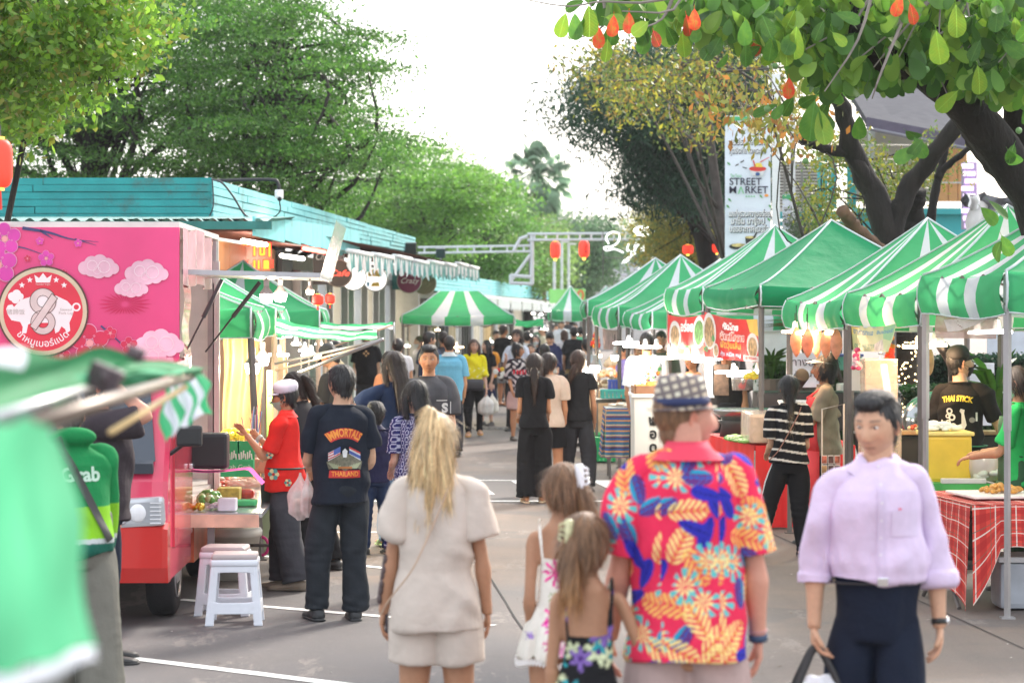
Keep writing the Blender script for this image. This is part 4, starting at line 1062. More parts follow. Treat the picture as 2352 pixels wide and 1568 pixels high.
# ------------------------------------------------------------ trees and plants
def quads(name,Vq,Cq,mat,parent=None,loc=(0,0,0),kind=None,label=None):
 n=len(Vq);me=bpy.data.meshes.new(name)
 me.vertices.add(n*4);me.vertices.foreach_set('co',(Vq-np.array(loc)).astype(np.float32).ravel())
 me.loops.add(n*4);me.loops.foreach_set('vertex_index',np.arange(n*4,dtype=np.int32))
 me.polygons.add(n);me.polygons.foreach_set('loop_start',np.arange(n,dtype=np.int32)*4)
 me.update(calc_edges=True)
 setcol(me,np.repeat(Cq,4,axis=0))
 o=link(name,me,mat,parent)
 if kind:o['kind']=kind
 return o
leafM=M((1,1,1),.45,0,vc=True,trans=.5,spec=.5)
def unit(n,rng):
 a=rng.normal(size=(n,3));return a/np.linalg.norm(a,axis=1)[:,None]
def leaves(cen,size,cols,rng,asp=.42,up=.5,droop=0.):
 n=len(cen);nr_=unit(n,rng);nr_[:,2]+=up;nr_/=np.linalg.norm(nr_,axis=1)[:,None]
 a=unit(n,rng);a-=(a*nr_).sum(1)[:,None]*nr_;a[:,2]-=droop;a/=np.linalg.norm(a,axis=1)[:,None]
 b=np.cross(nr_,a);s=size*rng.uniform(.6,1.25,n)[:,None]
 V=np.stack([cen-a*s*.5,cen+b*s*asp*.5+a*s*.1,cen+a*s*.5,cen-b*s*asp*.5+a*s*.1],1)
 cols=np.array(cols);c=cols[rng.integers(0,len(cols),n)]*rng.uniform(.7,1.3,(n,1))
 return V,c
def inpoly(p,poly):
 poly=np.array(poly,float);x,y=p[:,0],p[:,1];r_=np.zeros(len(p),bool);j=len(poly)-1
 for i in range(len(poly)):
  xi,yi=poly[i];xj,yj=poly[j]
  c=((yi>y)!=(yj>y))&(x<(xj-xi)*(y-yi)/(yj-yi+1e-9)+xi);r_^=c;j=i
 return r_
def crown_points(poly,d0,d1,n,rng,margin=0):
 poly=np.array(poly,float);out=[]
 lo,hi_=poly.min(0),poly.max(0)
 while sum(map(len,out))<n:
  q=rng.uniform(lo,hi_,(n*2,2));out.append(q[inpoly(q,poly)])
 q=np.concatenate(out)[:n];d=rng.uniform(d0,d1,n)
 return np.stack([(q[:,0]-CU)*d/FP,d,CAMH-(q[:,1]-CV)*d/FP],1)
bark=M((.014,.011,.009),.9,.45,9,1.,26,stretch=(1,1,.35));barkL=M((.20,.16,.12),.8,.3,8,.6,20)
def tree(label,poly,d0,d1,nspray,nleaf,rs,th,lsize,cols,seed,base_u,base_d=None,trunk_r=.2,asp=.42,up=.5,droop=0.,limbs=22,crown_z=None,tmat=None,tilt=(0,0),group=None,name='tree'):
 rng=np.random.default_rng(seed);d=base_d or(d0+d1)/2
 b=np.array((GX(base_u,d),d,0.));root=E(name,b,label,'tree',group)
 S=crown_points(poly,d0,d1,nspray,rng);cx=S.mean(0)
 allv,allc=[],[]
 for i in range(nspray):
  k=int(nleaf*rng.uniform(.6,1.3));q=rng.normal(size=(k,3))*.5;q=np.clip(q,-1.2,1.2)
  R3=rs*rng.uniform(.6,1.3)
  out=nrm((S[i]-cx)*(1,1,0))
  p=q*(R3,R3,th);e_=(p@out);p[:,2]+=e_*tilt[0]-(e_**2)*tilt[1]
  V,c=leaves(S[i]+p,lsize,cols,rng,asp,up,droop);c=c*rng.uniform(.72,1.25)**1.0
  allv.append(V);allc.append(c)
 quads('crown',np.concatenate(allv),np.concatenate(allc),leafM,root,b)
 mb=MB();top=cx.copy();top[2]=min(cx[2],S[:,2].min()+.6*(S[:,2].max()-S[:,2].min()))
 tr=spline([b,b*.6+np.array((top[0],top[1],b[2]))*.4+(0,0,top[2]*.4),top,top+(0,0,(S[:,2].max()-top[2])*.6)],14)
 mb.tube(tr,np.linspace(trunk_r,trunk_r*.25,14),10)
 for i in rng.choice(nspray,min(limbs,nspray),replace=False):
  t0=tr[int(rng.uniform(5,12))];e_=S[i]
  mid=(t0+e_)/2+rng.normal(size=3)*.12*np.linalg.norm(e_-t0);mb.tube(spline([t0,mid,e_],8),np.linspace(trunk_r*.28,.008,8),5)
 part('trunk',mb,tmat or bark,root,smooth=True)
 return root
GR=[(.07,.20,.03),(.10,.25,.035),(.05,.14,.025),(.13,.29,.045)]
# left: layered fine-leaved trees
tree('near tree with bright rounded green leaves in the upper left corner',[(-80,-60),(330,-60),(348,50),(292,110),(225,175),(150,225),(60,290),(-80,320)],17,21,70,330,.42,.22,.075,[(.17,.33,.03),(.12,.26,.03),(.24,.42,.05),(.09,.20,.02),(.12,.24,.03),(.22,.24,.04)],1,-150,19,.04,.62,.4,.2,4)
PB=[(-120,120),(-60,-60),(700,-60),(722,40),(800,66),(905,82),(872,150),(838,205),(880,235),(828,290),(916,302),(902,345),(865,400),(800,455),(700,480),(560,455),(480,430),(-120,440)]
tree('big feathery layered green tree behind the left end of the teal roof',[(-120,120),(-60,-60),(520,-60),(560,200),(480,440),(-120,450)],40,47,190,420,1.0,.13,.085,GR,2,200,44,.32,.5,.9,.1,60,tilt=(-.12,.03))
tree('tall feathery layered green tree behind the roof camera, reaching into the sky',[(430,-60),(700,-60),(722,40),(800,66),(905,82),(872,150),(838,205),(880,235),(828,290),(916,302),(902,345),(865,400),(800,455),(700,480),(430,450)],38,46,180,420,.85,.12,.082,GR,3,620,43,.28,.5,.9,.1,60,tilt=(-.12,.03))
tree('light green layered tree behind the middle of the shop row',[(820,400),(860,330),(930,312),(990,325),(1035,365),(1100,380),(1112,428),(1060,560),(1000,590),(900,560),(700,490)],62,72,120,420,1.2,.18,.13,[(.15,.34,.05),(.19,.38,.06),(.11,.26,.05)],4,960,66,.3,.5,.9,.1,40,tilt=(-.15,.03))
tree('darker layered tree behind the white side truss, ending in pointed branches',[(1060,400),(1112,432),(1146,450),(1150,482),(1196,520),(1215,560),(1200,640),(1000,600),(960,540)],74,82,90,400,1.2,.2,.14,[(.10,.23,.05),(.13,.29,.06)],5,1080,78,.3,.5,.9,.1,30,tilt=(-.15,.03))
tree('yellow green tree below the palm, left of the lanterns',[(1140,510),(1180,506),(1250,520),(1262,550),(1268,600),(1262,660),(1150,650),(1130,560)],88,96,70,380,1.1,.5,.16,[(.24,.38,.10),(.18,.32,.08)],6,1210,92,.25,.5,.4,.3,20)
tree('hazy green tree mass behind the oval lanterns',[(1250,600),(1262,520),(1290,520),(1320,535),(1345,545),(1400,540),(1420,560),(1400,600),(1350,630),(1320,680),(1255,680)],104,112,100,380,1.3,.9,.2,[(.10,.19,.10),(.14,.25,.12)],7,1310,108,.3,.5,.4,.3,20)
tree('hazy green tree behind the far house roof',[(1400,560),(1430,575),(1480,570),(1540,560),(1560,620),(1520,650),(1490,620),(1420,590)],145,152,60,320,1.8,1.,.28,[(.10,.15,.09)],8,1470,148,.3,.5,.4,.3,12)
tree('low dark shrubby tree beside the far house',[(1250,640),(1290,610),(1320,640),(1325,720),(1240,720)],112,118,40,320,1.1,.8,.2,[(.04,.08,.05)],81,1290,115,.2,.5,.4,.3,10)
# right
DG=[(.018,.055,.028),(.025,.07,.035),(.012,.04,.022)]
tree('dark dense narrow-leaved tree behind the yellow one, right of the sky',[(1296,280),(1300,225),(1340,178),(1420,165),(1560,110),(1740,120),(1740,470),(1660,490),(1600,470),(1540,480),(1440,445),(1480,400),(1430,372),(1420,330),(1310,302)],46,54,170,360,.75,.5,.15,DG,9,1700,50,.3,.28,.1,.7,40)
tree('sparse tree with olive and yellow small leaves over bare twisting twigs',[(1286,150),(1320,108),(1430,95),(1500,130),(1700,90),(1900,60),(1940,240),(1800,260),(1700,300),(1600,330),(1540,310),(1430,270),(1345,215),(1290,180)],36,42,84,85,.50,.3,.09,[(.40,.36,.04),(.18,.22,.03),(.12,.17,.03),(.26,.18,.04),(.12,.18,.05)],10,1720,39,.12,.5,.2,.4,20,tmat=M((.06,.05,.045),.8,.3,8))
tree('few twigs with curled brown and olive leaves hanging in front of the street banner',[(1620,200),(1880,200),(1900,300),(1860,360),(1770,330),(1700,320),(1640,280)],24,28,44,22,.30,.25,.11,[(.28,.22,.04),(.14,.16,.03),(.32,.14,.03),(.20,.22,.05)],14,2000,27,.03,.5,.1,.8,12,tmat=M((.05,.04,.035),.8,.3,8))
tree('yellowish fine-leaved shrubby tree left of the street banner',[(1490,480),(1545,450),(1600,360),(1665,340),(1668,640),(1600,640),(1530,640),(1470,560)],52,57,90,330,.55,.4,.10,[(.30,.32,.08),(.18,.24,.08),(.42,.34,.06)],11,1590,54,.16,.35,.3,.3,40)
tree('thin green sapling seen between the dark trunk forks',[(1860,340),(1930,320),(2060,380),(2200,300),(2230,380),(2130,440),(2060,470),(1900,560),(1860,480)],30,33,50,110,.3,.25,.07,[(.10,.17,.03),(.22,.22,.03)],12,2140,31,.05,.5,.3,.4,30)
tree('small bush of grey green leaves beside the second banner',[(1800,520),(1840,500),(1900,520),(1900,570),(1820,600),(1790,560)],36,39,40,160,.3,.25,.07,[(.10,.13,.08),(.05,.09,.04)],13,1850,37,.06,.35,.3,.3,12)
# fan palm
pe=E('palm_tree',(GX(1233,95),95,0),'tall fan palm with hanging brown dead fronds against the white sky','palm')
part('trunk',MB().tube([P(1240,720,95),P(1238,560,95),P(1233,420,95)],[.28,.25,.2],10),M((.16,.10,.07),.85,.3,3),pe)
rng=np.random.default_rng(4);c0=P(1233,398,95)
def frond(mb,base,dr,L,up_,col):
 dr=nrm(dr);tip=base+dr*L+np.array((0,0,-up_*L));side=nrm(np.cross(dr,(0,0,1))+(1e-3,0,0));nn=nrm(np.cross(side,dr))
 mb.tube(spline([base,(base+tip)/2+np.array((0,0,.12*L)),tip],5),.02,4,0,col)
 for k in range(15):
  a=(k-7)/7*1.45;f=nrm(dr*math.cos(a)+side*math.sin(a)+np.array((0,0,-.25)));l=L*.62*(1-.25*abs(a)/1.35)
  w_=(side*math.cos(a)-dr*math.sin(a))*.058;m1=tip+f*l*.55;e_=tip+f*l+np.array((0,0,-.60*l))
  mb.add([tip,m1+w_,e_,m1-w_-nn*.03],[(0,1,2,3)],0,col)
for i in range(78):
 th=rng.uniform(0,6.28);el_=rng.uniform(-1.1,1.35);dd=(math.cos(th)*math.cos(el_),math.sin(th)*math.cos(el_),math.sin(el_))
 cc_=np.array((.24,.38,.24))*rng.uniform(.35,1.6);mb=MB();frond(mb,c0+rng.normal(size=3)*.08,dd,rng.uniform(.75,1.05),max(0,.35-el_*.2),cc_);part('frond',mb,leafM,pe,vc=True)  # distance haze is put into the pale grey-green frond colour
for i in range(44):
 th=rng.uniform(0,6.28);dd=(math.cos(th)*.75,math.sin(th)*.55,-1);cc_=np.array((.70,.52,.36))*rng.uniform(.5,1.2)
 mb=MB();frond(mb,c0+np.array((0,0,-.35-rng.uniform(0,1.1))),dd,rng.uniform(.6,.85),.25,cc_);part('dead_frond',mb,leafM,pe,vc=True)
# the almond tree with big leaves, nearest on the right
at=E('almond_tree',(GX(2420,17.5),17.5,0),'large near tree with big oval leaves hanging over the right half, some turned red','tree')
mb=MB()
def limb(pts,r0,r1,seg=12,n=20):
 q=spline([P(*p)for p in pts],n);q=q+np.random.default_rng(int(r0*999)).normal(size=q.shape)*r0*.07;mb.tube(q,np.linspace(r0,r1,n)*(1+.08*np.sin(np.arange(n)*2.1)),seg)
limb([(2430,1400,17.4),(2420,800,17.4),(2400,520,17.4),(2330,390,17.3),(2230,260,17.2),(2130,175,17),(2020,110,16.8),(1900,30,16.5)],.22,.07)
limb([(2400,520,17.4),(2350,300,17.6),(2330,120,17.8),(2320,-60,18)],.15,.11)
limb([(2230,260,17.2),(2210,180,17),(2180,60,17),(2170,-60,17)],.10,.08)
limb([(2100,150,17),(2040,150,16.9),(1980,90,16.8),(1960,-40,16.8)],.09,.07)
limb([(2350,440,17.4),(2260,350,17.8),(2190,250,18)],.10,.05)
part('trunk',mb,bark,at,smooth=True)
mb=MB();rng=np.random.default_rng(21)
twig_ends=[]
for i in range(64):
 u,v=rng.uniform(1290,2380),rng.uniform(-60,60);d=rng.uniform(15.5,18.5)
 e_=P(u,v+rng.uniform(20,200)*(1 if u>1750 else.4),d+rng.uniform(-.3,.3));st=P(u+rng.uniform(20,200),v-60,d+.3)
 mb.tube(spline([st,(st+e_)/2+rng.normal(size=3)*.12,e_],7),np.linspace(.014,.004,7),5)
mb.tube(spline([P(1620,-20,16),P(1480,6,16),P(1380,4,16),P(1300,15,16),P(1170,-8,16)],12),np.linspace(.012,.003,12),5)
mb.tube(spline([P(1245,8,16),P(1232,25,16),P(1225,38,16)],5),.003,5)
part('twigs',mb,M((.22,.19,.17),.8,.3),at)['kind']='stuff'
def big_leaf(bend,fold):
 o=MB();L=[]
 prof=[(0,.006),(.05,.03),(.16,.12),(.36,.22),(.6,.29),(.8,.285),(.93,.20),(1,.06)]
 for t,w_ in prof:
  z=bend*t*t
  L.append([(-w_,t,z+fold*w_),(-w_*.5,t,z+fold*w_*.45+.008),(0,t,z),(w_*.5,t,z+fold*w_*.45+.008),(w_,t,z+fold*w_)])
 V=np.array(L).reshape(-1,3);f=[(i*5+j,i*5+j+1,(i+1)*5+j+1,(i+1)*5+j)for i in range(7)for j in range(4)]
 o.add(V,f);o.tube([(0,-.16,-.01),(0,0,0)],.008,4)
 return o
def leafmat(c,c2):
 m=bpy.data.materials.new('leaf');m.use_nodes=True;n=m.node_tree;N=n.nodes.new;L=n.links.new;b=n.nodes['Principled BSDF'];out=n.nodes['Material Output']
 tc=N('ShaderNodeTexCoord');sp=N('ShaderNodeSeparateXYZ');L(tc.outputs['Object'],sp.inputs[0])
 no=N('ShaderNodeTexNoise');no.inputs['Scale'].default_value=3;no.inputs['Detail'].default_value=5;L(tc.outputs['Object'],no.inputs['Vector'])
 oi=N('ShaderNodeObjectInfo')
 ab=N('ShaderNodeMath');ab.operation='ABSOLUTE';L(sp.outputs[0],ab.inputs[0])
 v1=N('ShaderNodeMath');v1.operation='LESS_THAN';v1.inputs[1].default_value=.012;L(ab.outputs[0],v1.inputs[0])
 ad_=N('ShaderNodeMath');ad_.operation='MULTIPLY_ADD';ad_.inputs[1].default_value=-.8;L(ab.outputs[0],ad_.inputs[0]);L(sp.outputs[1],ad_.inputs[2])
 w1=N('ShaderNodeMath');w1.operation='MULTIPLY';w1.inputs[1].default_value=62;L(ad_.outputs[0],w1.inputs[0])
 sn=N('ShaderNodeMath');sn.operation='SINE';L(w1.outputs[0],sn.inputs[0]);gt=N('ShaderNodeMath');gt.operation='GREATER_THAN';gt.inputs[1].default_value=.93;L(sn.outputs[0],gt.inputs[0])
 gm=N('ShaderNodeMath');gm.operation='MULTIPLY';gm.inputs[1].default_value=.4;L(gt.outputs[0],gm.inputs[0])
 mx=N('ShaderNodeMath');mx.operation='MAXIMUM';L(v1.outputs[0],mx.inputs[0]);L(gm.outputs[0],mx.inputs[1])
 A=N('ShaderNodeMixRGB');A.inputs[1].default_value=(*c,1);A.inputs[2].default_value=(*c2,1)
 mr=N('ShaderNodeMapRange');mr.inputs[1].default_value=.42;mr.inputs[2].default_value=.62;L(no.outputs['Fac'],mr.inputs[0]);L(mr.outputs[0],A.inputs[0])
 r2=N('ShaderNodeMapRange');r2.inputs[3].default_value=.6;r2.inputs[4].default_value=1.35;L(oi.outputs['Random'],r2.inputs[0])
 sc=N('ShaderNodeVectorMath');sc.operation='SCALE';L(A.outputs[0],sc.inputs[0]);L(r2.outputs[0],sc.inputs['Scale'])
 B_=N('ShaderNodeMixRGB');B_.inputs[2].default_value=(*[min(1,q*1.45+.015)for q in c],1);L(mx.outputs[0],B_.inputs[0]);L(sc.outputs[0],B_.inputs[1])
 L(B_.outputs[0],b.inputs['Base Color']);b.inputs['Roughness'].default_value=.42
 t=N('ShaderNodeBsdfTranslucent');L(B_.outputs[0],t.inputs[0]);ms=N('ShaderNodeMixShader');ms.inputs[0].default_value=.58;L(b.outputs[0],ms.inputs[1]);L(t.outputs[0],ms.inputs[2]);L(ms.outputs[0],out.inputs[0])
 return m
lm=[leafmat((.075,.20,.03),(.12,.26,.035)),leafmat((.20,.36,.04),(.27,.38,.04)),leafmat((.60,.06,.03),(.38,.20,.04))]
lmesh=[[big_leaf(b_,f_).mesh('leaf',True)for b_,f_ in((-.15,.12),(.12,.25),(-.3,.05))]for _ in range(3)]
for k in range(3):
 for me in lmesh[k]:me.materials.append(lm[k])
POLYL=[(1560,-30),(1580,60),(1700,70),(1790,110),(1850,230),(1900,250),(1990,120),(2120,120),(2260,140),(2400,180),(2420,-30)]
rng=np.random.default_rng(77);spots=[]
q=np.concatenate([crown_points(POLYL,15.4,18.4,34,rng),crown_points([(1330,-20),(1400,45),(1560,90),(1700,105),(1800,140),(1800,-20)],15.4,17,14,rng)])
clusters=[(c,7)for c in q]
ex=[(1320,30),(1365,20),(1390,40),(1425,35),(1470,45),(1500,70),(1530,60),(1560,40),(1600,60),(1640,100),(1800,240),(1840,90),(1880,255),(2220,170),(2170,230),(2330,330),(2350,250),(2080,300),(2120,320),(2270,460),(2300,540)]
n_obj=0;extra_v=MB()
def put(c,kind,L_,ax,face):
 global n_obj
 y=nrm(ax);z=nrm(np.asarray(face)-(np.asarray(face)@y)*y);x=np.cross(y,z)
 mt=Matrix((tuple(x*L_),tuple(y*L_),tuple(z*L_))).transposed().to_4x4();mt.translation=Vector(c-np.array(at.location))
 o=bpy.data.objects.new('leaf',random.choice(lmesh[kind]));COL.objects.link(o);o.parent=at;o.matrix_basis=mt;n_obj+=1
def randleaf(c,kind=None):
 ax=nrm((rng.normal()*.45,rng.normal()*.35,-1+rng.uniform(0,.9)));fc=nrm((rng.normal()*.6,-1,rng.normal()*.5+.3))
 k=kind if kind is not None else(0 if rng.uniform()<.74 else 1 if rng.uniform()<.85 else 2)
 put(c,k,rng.uniform(.12,.19),ax,fc)
for(u,v)in ex:
 c=P(u,v,rng.uniform(15.4,16.5));randleaf(c);randleaf(c+rng.normal(size=3)*.05)
for(u,v,dx)in((1375,62,.02),(1410,35,-.05),(1445,28,.0),(1595,20,0),(1812,178,.05),(2090,8,.3),(2070,-10,-.3)):put(P(u,v,15.6),2,.14,(dx,.1,-1),(rng.normal()*.2,-1,.1))
for(u,v,L_,dx)in((1352,12,.24,.1),(1300,30,.19,-.3),(1395,90,.17,.05),(1872,230,.31,-.15),(1882,250,.27,.12),(1830,60,.25,-.1),(2150,70,.26,.15),(2245,150,.22,.2),(2195,10,.25,.1),(1775,80,.2,-.1),(1800,85,.22,.2)):put(P(u,v,15.4),1 if rng.uniform()<.6 else 0,L_*.85,(dx,.1,-1),(rng.normal()*.25,-1,.15))
for c,k in clusters:
 for j in range(k):
  if n_obj<298:randleaf(c+rng.normal(size=3)*(.13,.12,.09))
# the rest of the canopy, deeper and above
V4=np.concatenate([crown_points([(1640,-60),(1660,60),(1800,90),(1880,190),(2000,180),(2150,170),(2300,210),(2420,190),(2420,-60)],15.8,20,2600,rng),crown_points([(1330,-40),(1400,20),(1500,50),(1650,80),(1800,90),(1800,-40)],16,18,260,rng)])
mb=MB()
bl=big_leaf(-.15,.12)
blv=bl.V();
for c in V4:
 y=nrm((rng.normal()*.6,rng.normal()*.5,-.8));z=nrm(rng.normal(size=3)+(0,-.8,.4));z=nrm(z-(z@y)*y);x=np.cross(y,z);L_=rng.uniform(.12,.20)
 cc_=np.array([(.07,.18,.03),(.11,.25,.035),(.20,.35,.05)][rng.integers(0,3)])*rng.uniform(.6,1.2)
 mb.add(c+(blv*L_)@np.array((x,y,z)),bl.f,0,cc_)
part('leaf_mass',mb,leafM,at,smooth=True,vc=True)['kind']='stuff'
mb=MB()
for(u,v)in((1762,250),(1780,152),(2340,300),(2128,160),(1850,430-60),(1868,300)):
 mb.sphere(P(u,v,15.8),.022,10,8)
part('fruit',mb,M((.12,.25,.08),.4),at)['kind']='stuff'
# dark forked trunk behind the tents
ft=E('forked_tree',(GX(2060,27),27,0),'dark forked tree trunk with a sawn stub rising behind the green tents','tree');mb=MB()
limb([(2075,1190,27),(2070,800,27),(2052,620,27),(2040,540,27),(2005,440,27),(1975,390,27),(1945,310,26.8),(1930,240,26.6),(1905,160,26.4),(1880,60,26)],.20,.06,14,26)
limb([(2048,560,27),(2060,490,27),(2095,420,27),(2150,350,26.8),(2210,270,26.6),(2270,170,26.4),(2300,60,26)],.13,.07,12,22)
limb([(2090,600,27.3),(2100,500,27.3),(2110,440,27.2)],.14,.08)
limb([(1998,430,27),(1975,385,26.9),(1945,350,26.9),(1905,345,26.8),(1870,332,26.8),(1840,320,26.7)],.085,.04)
limb([(2130,620,27.5),(2140,480,27.5),(2160,400,27.5),(2190,370,27.4),(2235,330,27.3)],.06,.03)
limb([(2155,410,27.5),(2170,350,27.5),(2180,290,27.5)],.05,.03)
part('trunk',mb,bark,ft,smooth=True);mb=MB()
limb([(2050,610,26.7),(2000,560,26.5),(1960,520,26.4),(1935,482,26.3)],.10,.07)
part('sawn_branch',mb,M((.12,.065,.035),.85,.4,6,.8,15),ft,smooth=True)
rng=np.random.default_rng(8);mb=MB()
for i in range(210):
 a=rng.uniform(0,6.28);v=rng.uniform(770,1010);c=P(2072,v,27)+np.array((math.cos(a)*.26,-abs(math.sin(a))*.27,0));mb.sphere(c,.009,6,4)
lt=E('string_lights',(GX(2072,26.7),26.7,0),'warm string lights wrapped around the dark trunk behind the stalls','string lights')
part('bulbs',mb,M((1,.85,.5),.5,0,emit=5,ecol=(1,.72,.35)),lt)['kind']='stuff'
mb=MB();a=np.linspace(0,80,420);mb.tube(np.stack([GX(2072,27)+.262*np.cos(a),27+.262*np.sin(a),np.linspace(P(0,1010,27)[2],P(0,770,27)[2],420)],1),.004,4);part('wire',mb,M((.02,.02,.02),.5),lt)
# hedge and plants behind the right-hand stalls
def hedge(label,x0,x1,y,z0,z1,dp,n,cols,seed):
 rng=np.random.default_rng(seed);root=E('hedge',((x0+x1)/2,y,0),label,'hedge','clipped hedges behind the stalls')
 c=rng.uniform(0,1,(n,3));f=rng.integers(0,3,n);c[f==0,1]=rng.uniform(0,.12,(f==0).sum());c[f==1,2]=rng.uniform(.9,1,(f==1).sum())
 c=np.array((x0,y,z0))+c*(x1-x0,dp,z1-z0)+rng.normal(size=(n,3))*.02
 V,cc_=leaves(c,.06,cols,rng,.5,.3);quads('foliage',V,cc_,leafM,root,np.array(root.location))
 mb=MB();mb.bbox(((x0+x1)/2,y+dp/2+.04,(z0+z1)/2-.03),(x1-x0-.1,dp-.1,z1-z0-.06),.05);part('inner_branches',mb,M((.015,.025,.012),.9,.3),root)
hedge('taller dark clipped hedge at the back behind the grill cook',GX(2075,28),GX(2400,28)+.5,28,.6,P(0,820,28)[2],.8,16000,DG,1)
hedge('lower green hedge behind the visor cook with a tub on top',GX(1755,28.5),GX(2050,28.5),28.6,.5,P(0,838,28.5)[2],.8,14000,[(.03,.09,.02),(.05,.12,.03)],2)
hedge('long low dark hedge in front, just above the grill',GX(2060,26),GX(2400,26),25.2,.3,P(0,890,25.2)[2],.6,12000,[(.02,.07,.02),(.03,.08,.025)],3)
def blades(label,u,v0,v1,d,n,L_,w_,col,seed,name='potted_plant'):
 rng=np.random.default_rng(seed);b=P(u,v0,d);b[2]=0;root=E(name,b,label,'plant');mb=MB();z0=P(u,v0,d)[2]
 for i in range(n):
  a=rng.uniform(0,6.28);o=np.array((math.cos(a),math.sin(a),0));l=L_*rng.uniform(.6,1.1);e_=rng.uniform(.25,.8)
  q=spline([b+(0,0,z0),b+(0,0,z0)+o*l*.3*e_+(0,0,l*.6),b+(0,0,z0)+o*l*e_+(0,0,l*(1-e_*.5))],6);mb.tube(q,[(w_*k,.002)for k in(.6,1,1,.9,.6,.1)],4,0,np.array(col)*rng.uniform(.6,1.3))
 part('leaf_blades',mb,leafM,root,vc=True);mb=MB();mb.lathe([(.10,0),(.14,z0)],b,14);part('pot',mb,M((.10,.08,.07),.8),root)
blades('tall strappy green plant behind the grill cook',2290,1000,0,22.5,34,.9,.03,(.10,.24,.04),1)
blades('grassy plant behind the hanging fish',1850,830,0,27,60,.7,.01,(.18,.17,.07),2)
blades('small leafy pot plant beside the white cabinet post',1772,870,0,26.5,26,.4,.02,(.06,.15,.03),3)
# ------------------------------------------------------------ market tents
fg=M((.07,.49,.21),.75,.12,1.6,trans=.5,bump=.9,bscale=5,dirt=.10);fe=M((.003,.27,.10),.75,.08,2,trans=.28,bump=.9,bscale=4);fw=M((.74,.77,.84),.75,.08,1.6,trans=.42,bump=.9,bscale=5,dirt=.14);pip=M((.62,.68,.70),.7,0)
steel=M((.36,.35,.35),.4,.1,6,metal=.5);steelD=M((.16,.14,.13),.5,.15,6,metal=.3);steelW=M((.60,.42,.30),.5,.1,6)
def tent(label,Q0,Q1,N,eave,val,peak,plain=False,stripes=((.25,.37),(.61,.73)),seed=0,ridge=0.,posts=(1,1,1,1),pm=None,group='green and white market tents',foot=None,sides=(1,1,1,1)):
 Q0,Q1,N=map(lambda q:np.array((q[0],q[1],0.)),(Q0,Q1,N));C=[Q0,Q1,Q1+N,Q0+N];ctr=sum(C)/4
 root=E('market_tent',ctr,label,'tent',group);rg=np.random.default_rng(seed)
 U=nrm(Q1-Q0);pk=[ctr+(0,0,peak)]*4
 if ridge:
  a,b=ctr-U*ridge+(0,0,peak),ctr+U*ridge+(0,0,peak)
  tops=[(a,b),(b,b),(b,a),(a,a)]
 else:tops=[(pk[0],pk[0])]*4
 ms=[fe if plain else fg,fw,pip]
 def st(t):return 0 if plain else int(any(a<=t<=b for a,b in stripes))
 mb=MB();ph=rg.uniform(0,6,8)
 for k in range(4):
  a,b=C[k],C[(k+1)%4];ta,tb=tops[k]
  def f(t,s_):
   e=a+(b-a)*t;e[2]=eave;q=ta+(tb-ta)*t
   p=e+(q-e)*s_;h=s_**1.22;p[2]=eave+(peak-eave)*h-.035*math.sin(math.pi*t)*(1-s_)*(1+.3*math.sin(ph[k]))+.010*math.sin(9*t+ph[k])*(1-s_)*math.sin(s_*9+ph[k+4])
   return p
  mb.grid(f,50,14,mfn=lambda t,s_:st(t))
  mb.tube([f(0.,s_)+(0,0,.006)for s_ in np.linspace(0,1,12)],.011,5,2)
 cp=part('canopy',mb,ms,root,smooth=True)
 for k in range(4):
  if not sides[k]:continue
  a,b=C[k],C[(k+1)%4];nn=nrm(np.cross(b-a,(0,0,1)))
  if(ctr-a)@nn>0:nn=-nn
  vb=MB()
  def g(t,s_):
   sag=.035*math.sin(math.pi*t)*(1+.3*math.sin(ph[k]));e=a+(b-a)*t
   return e+nn*(.012+.010*s_*math.sin(t*14+ph[k])+.035*math.sin(math.pi*s_)+.008*math.sin(t*40+ph[k]*2)*s_)+np.array((0,0,eave-sag-s_*val*(1+.05*math.sin(t*6+ph[k]))))
  vb.grid(g,60,5,mfn=lambda t,s_:st(t));vb.tube([g(t,1.0)for t in np.linspace(0,1,24)],.007,4,2);vb.tube([g(0.,s_)for s_ in np.linspace(0,1,4)],.009,4,2)
  part('valance',vb,ms,root,smooth=True)
 for k in range(4):
  if posts[k]:
   mb=MB();c=C[k]*.985+ctr*.015;f_=c if foot is None or k not in foot else np.array((*foot[k],0))
   mb.tube([f_,f_*.45+c*.55+(0,0,eave*.55)],.022,4,up=(0,1,0));mb.tube([f_*.46+c*.54+(0,0,eave*.54),c+(0,0,eave-.02)],.028,4,up=(0,1,0));mb.box(f_+(0,0,.006),(.09,.09,.012))
   part('post',mb,pm or steelD,root)
  mb=MB();a,b=C[k]+(0,0,eave-.12),C[(k+1)%4]+(0,0,eave-.12);n_=4
  for j in range(n_):
   p,q_=a+(b-a)*j/n_,a+(b-a)*(j+1)/n_;z=.10 if j%2 else-.10
   mb.tube([p+(0,0,-z),q_+(0,0,z)],.010,5);mb.tube([p+(0,0,z),q_+(0,0,-z)],.010,5)
  part('truss',mb,steelD,root)
 return root
RX=lambda d:2.547+.118*(22.55-d);NR=np.array((.993,.117))
def rt(label,d0,d1,dep,eave,val,peak,plain=False,off=0.,seed=0,st=((.27,.37),(.60,.72)),pm=None):
 return tent(label,(RX(d0)+off,d0),(RX(d1)+off,d1),NR*dep,eave,val,peak,plain,st,seed,pm=pm)
rt('nearest striped green tent, cut by the right picture edge',18.08,16.16,2.0,2.32,.28,2.98,seed=1,pm=steel,st=((.25,.40),(.58,.73)))
rt('second striped tent from the right, over the dried fish stall',20.25,18.17,2.05,2.21,.25,2.90,seed=2,pm=steelD,st=((.23,.35),(.58,.71)))
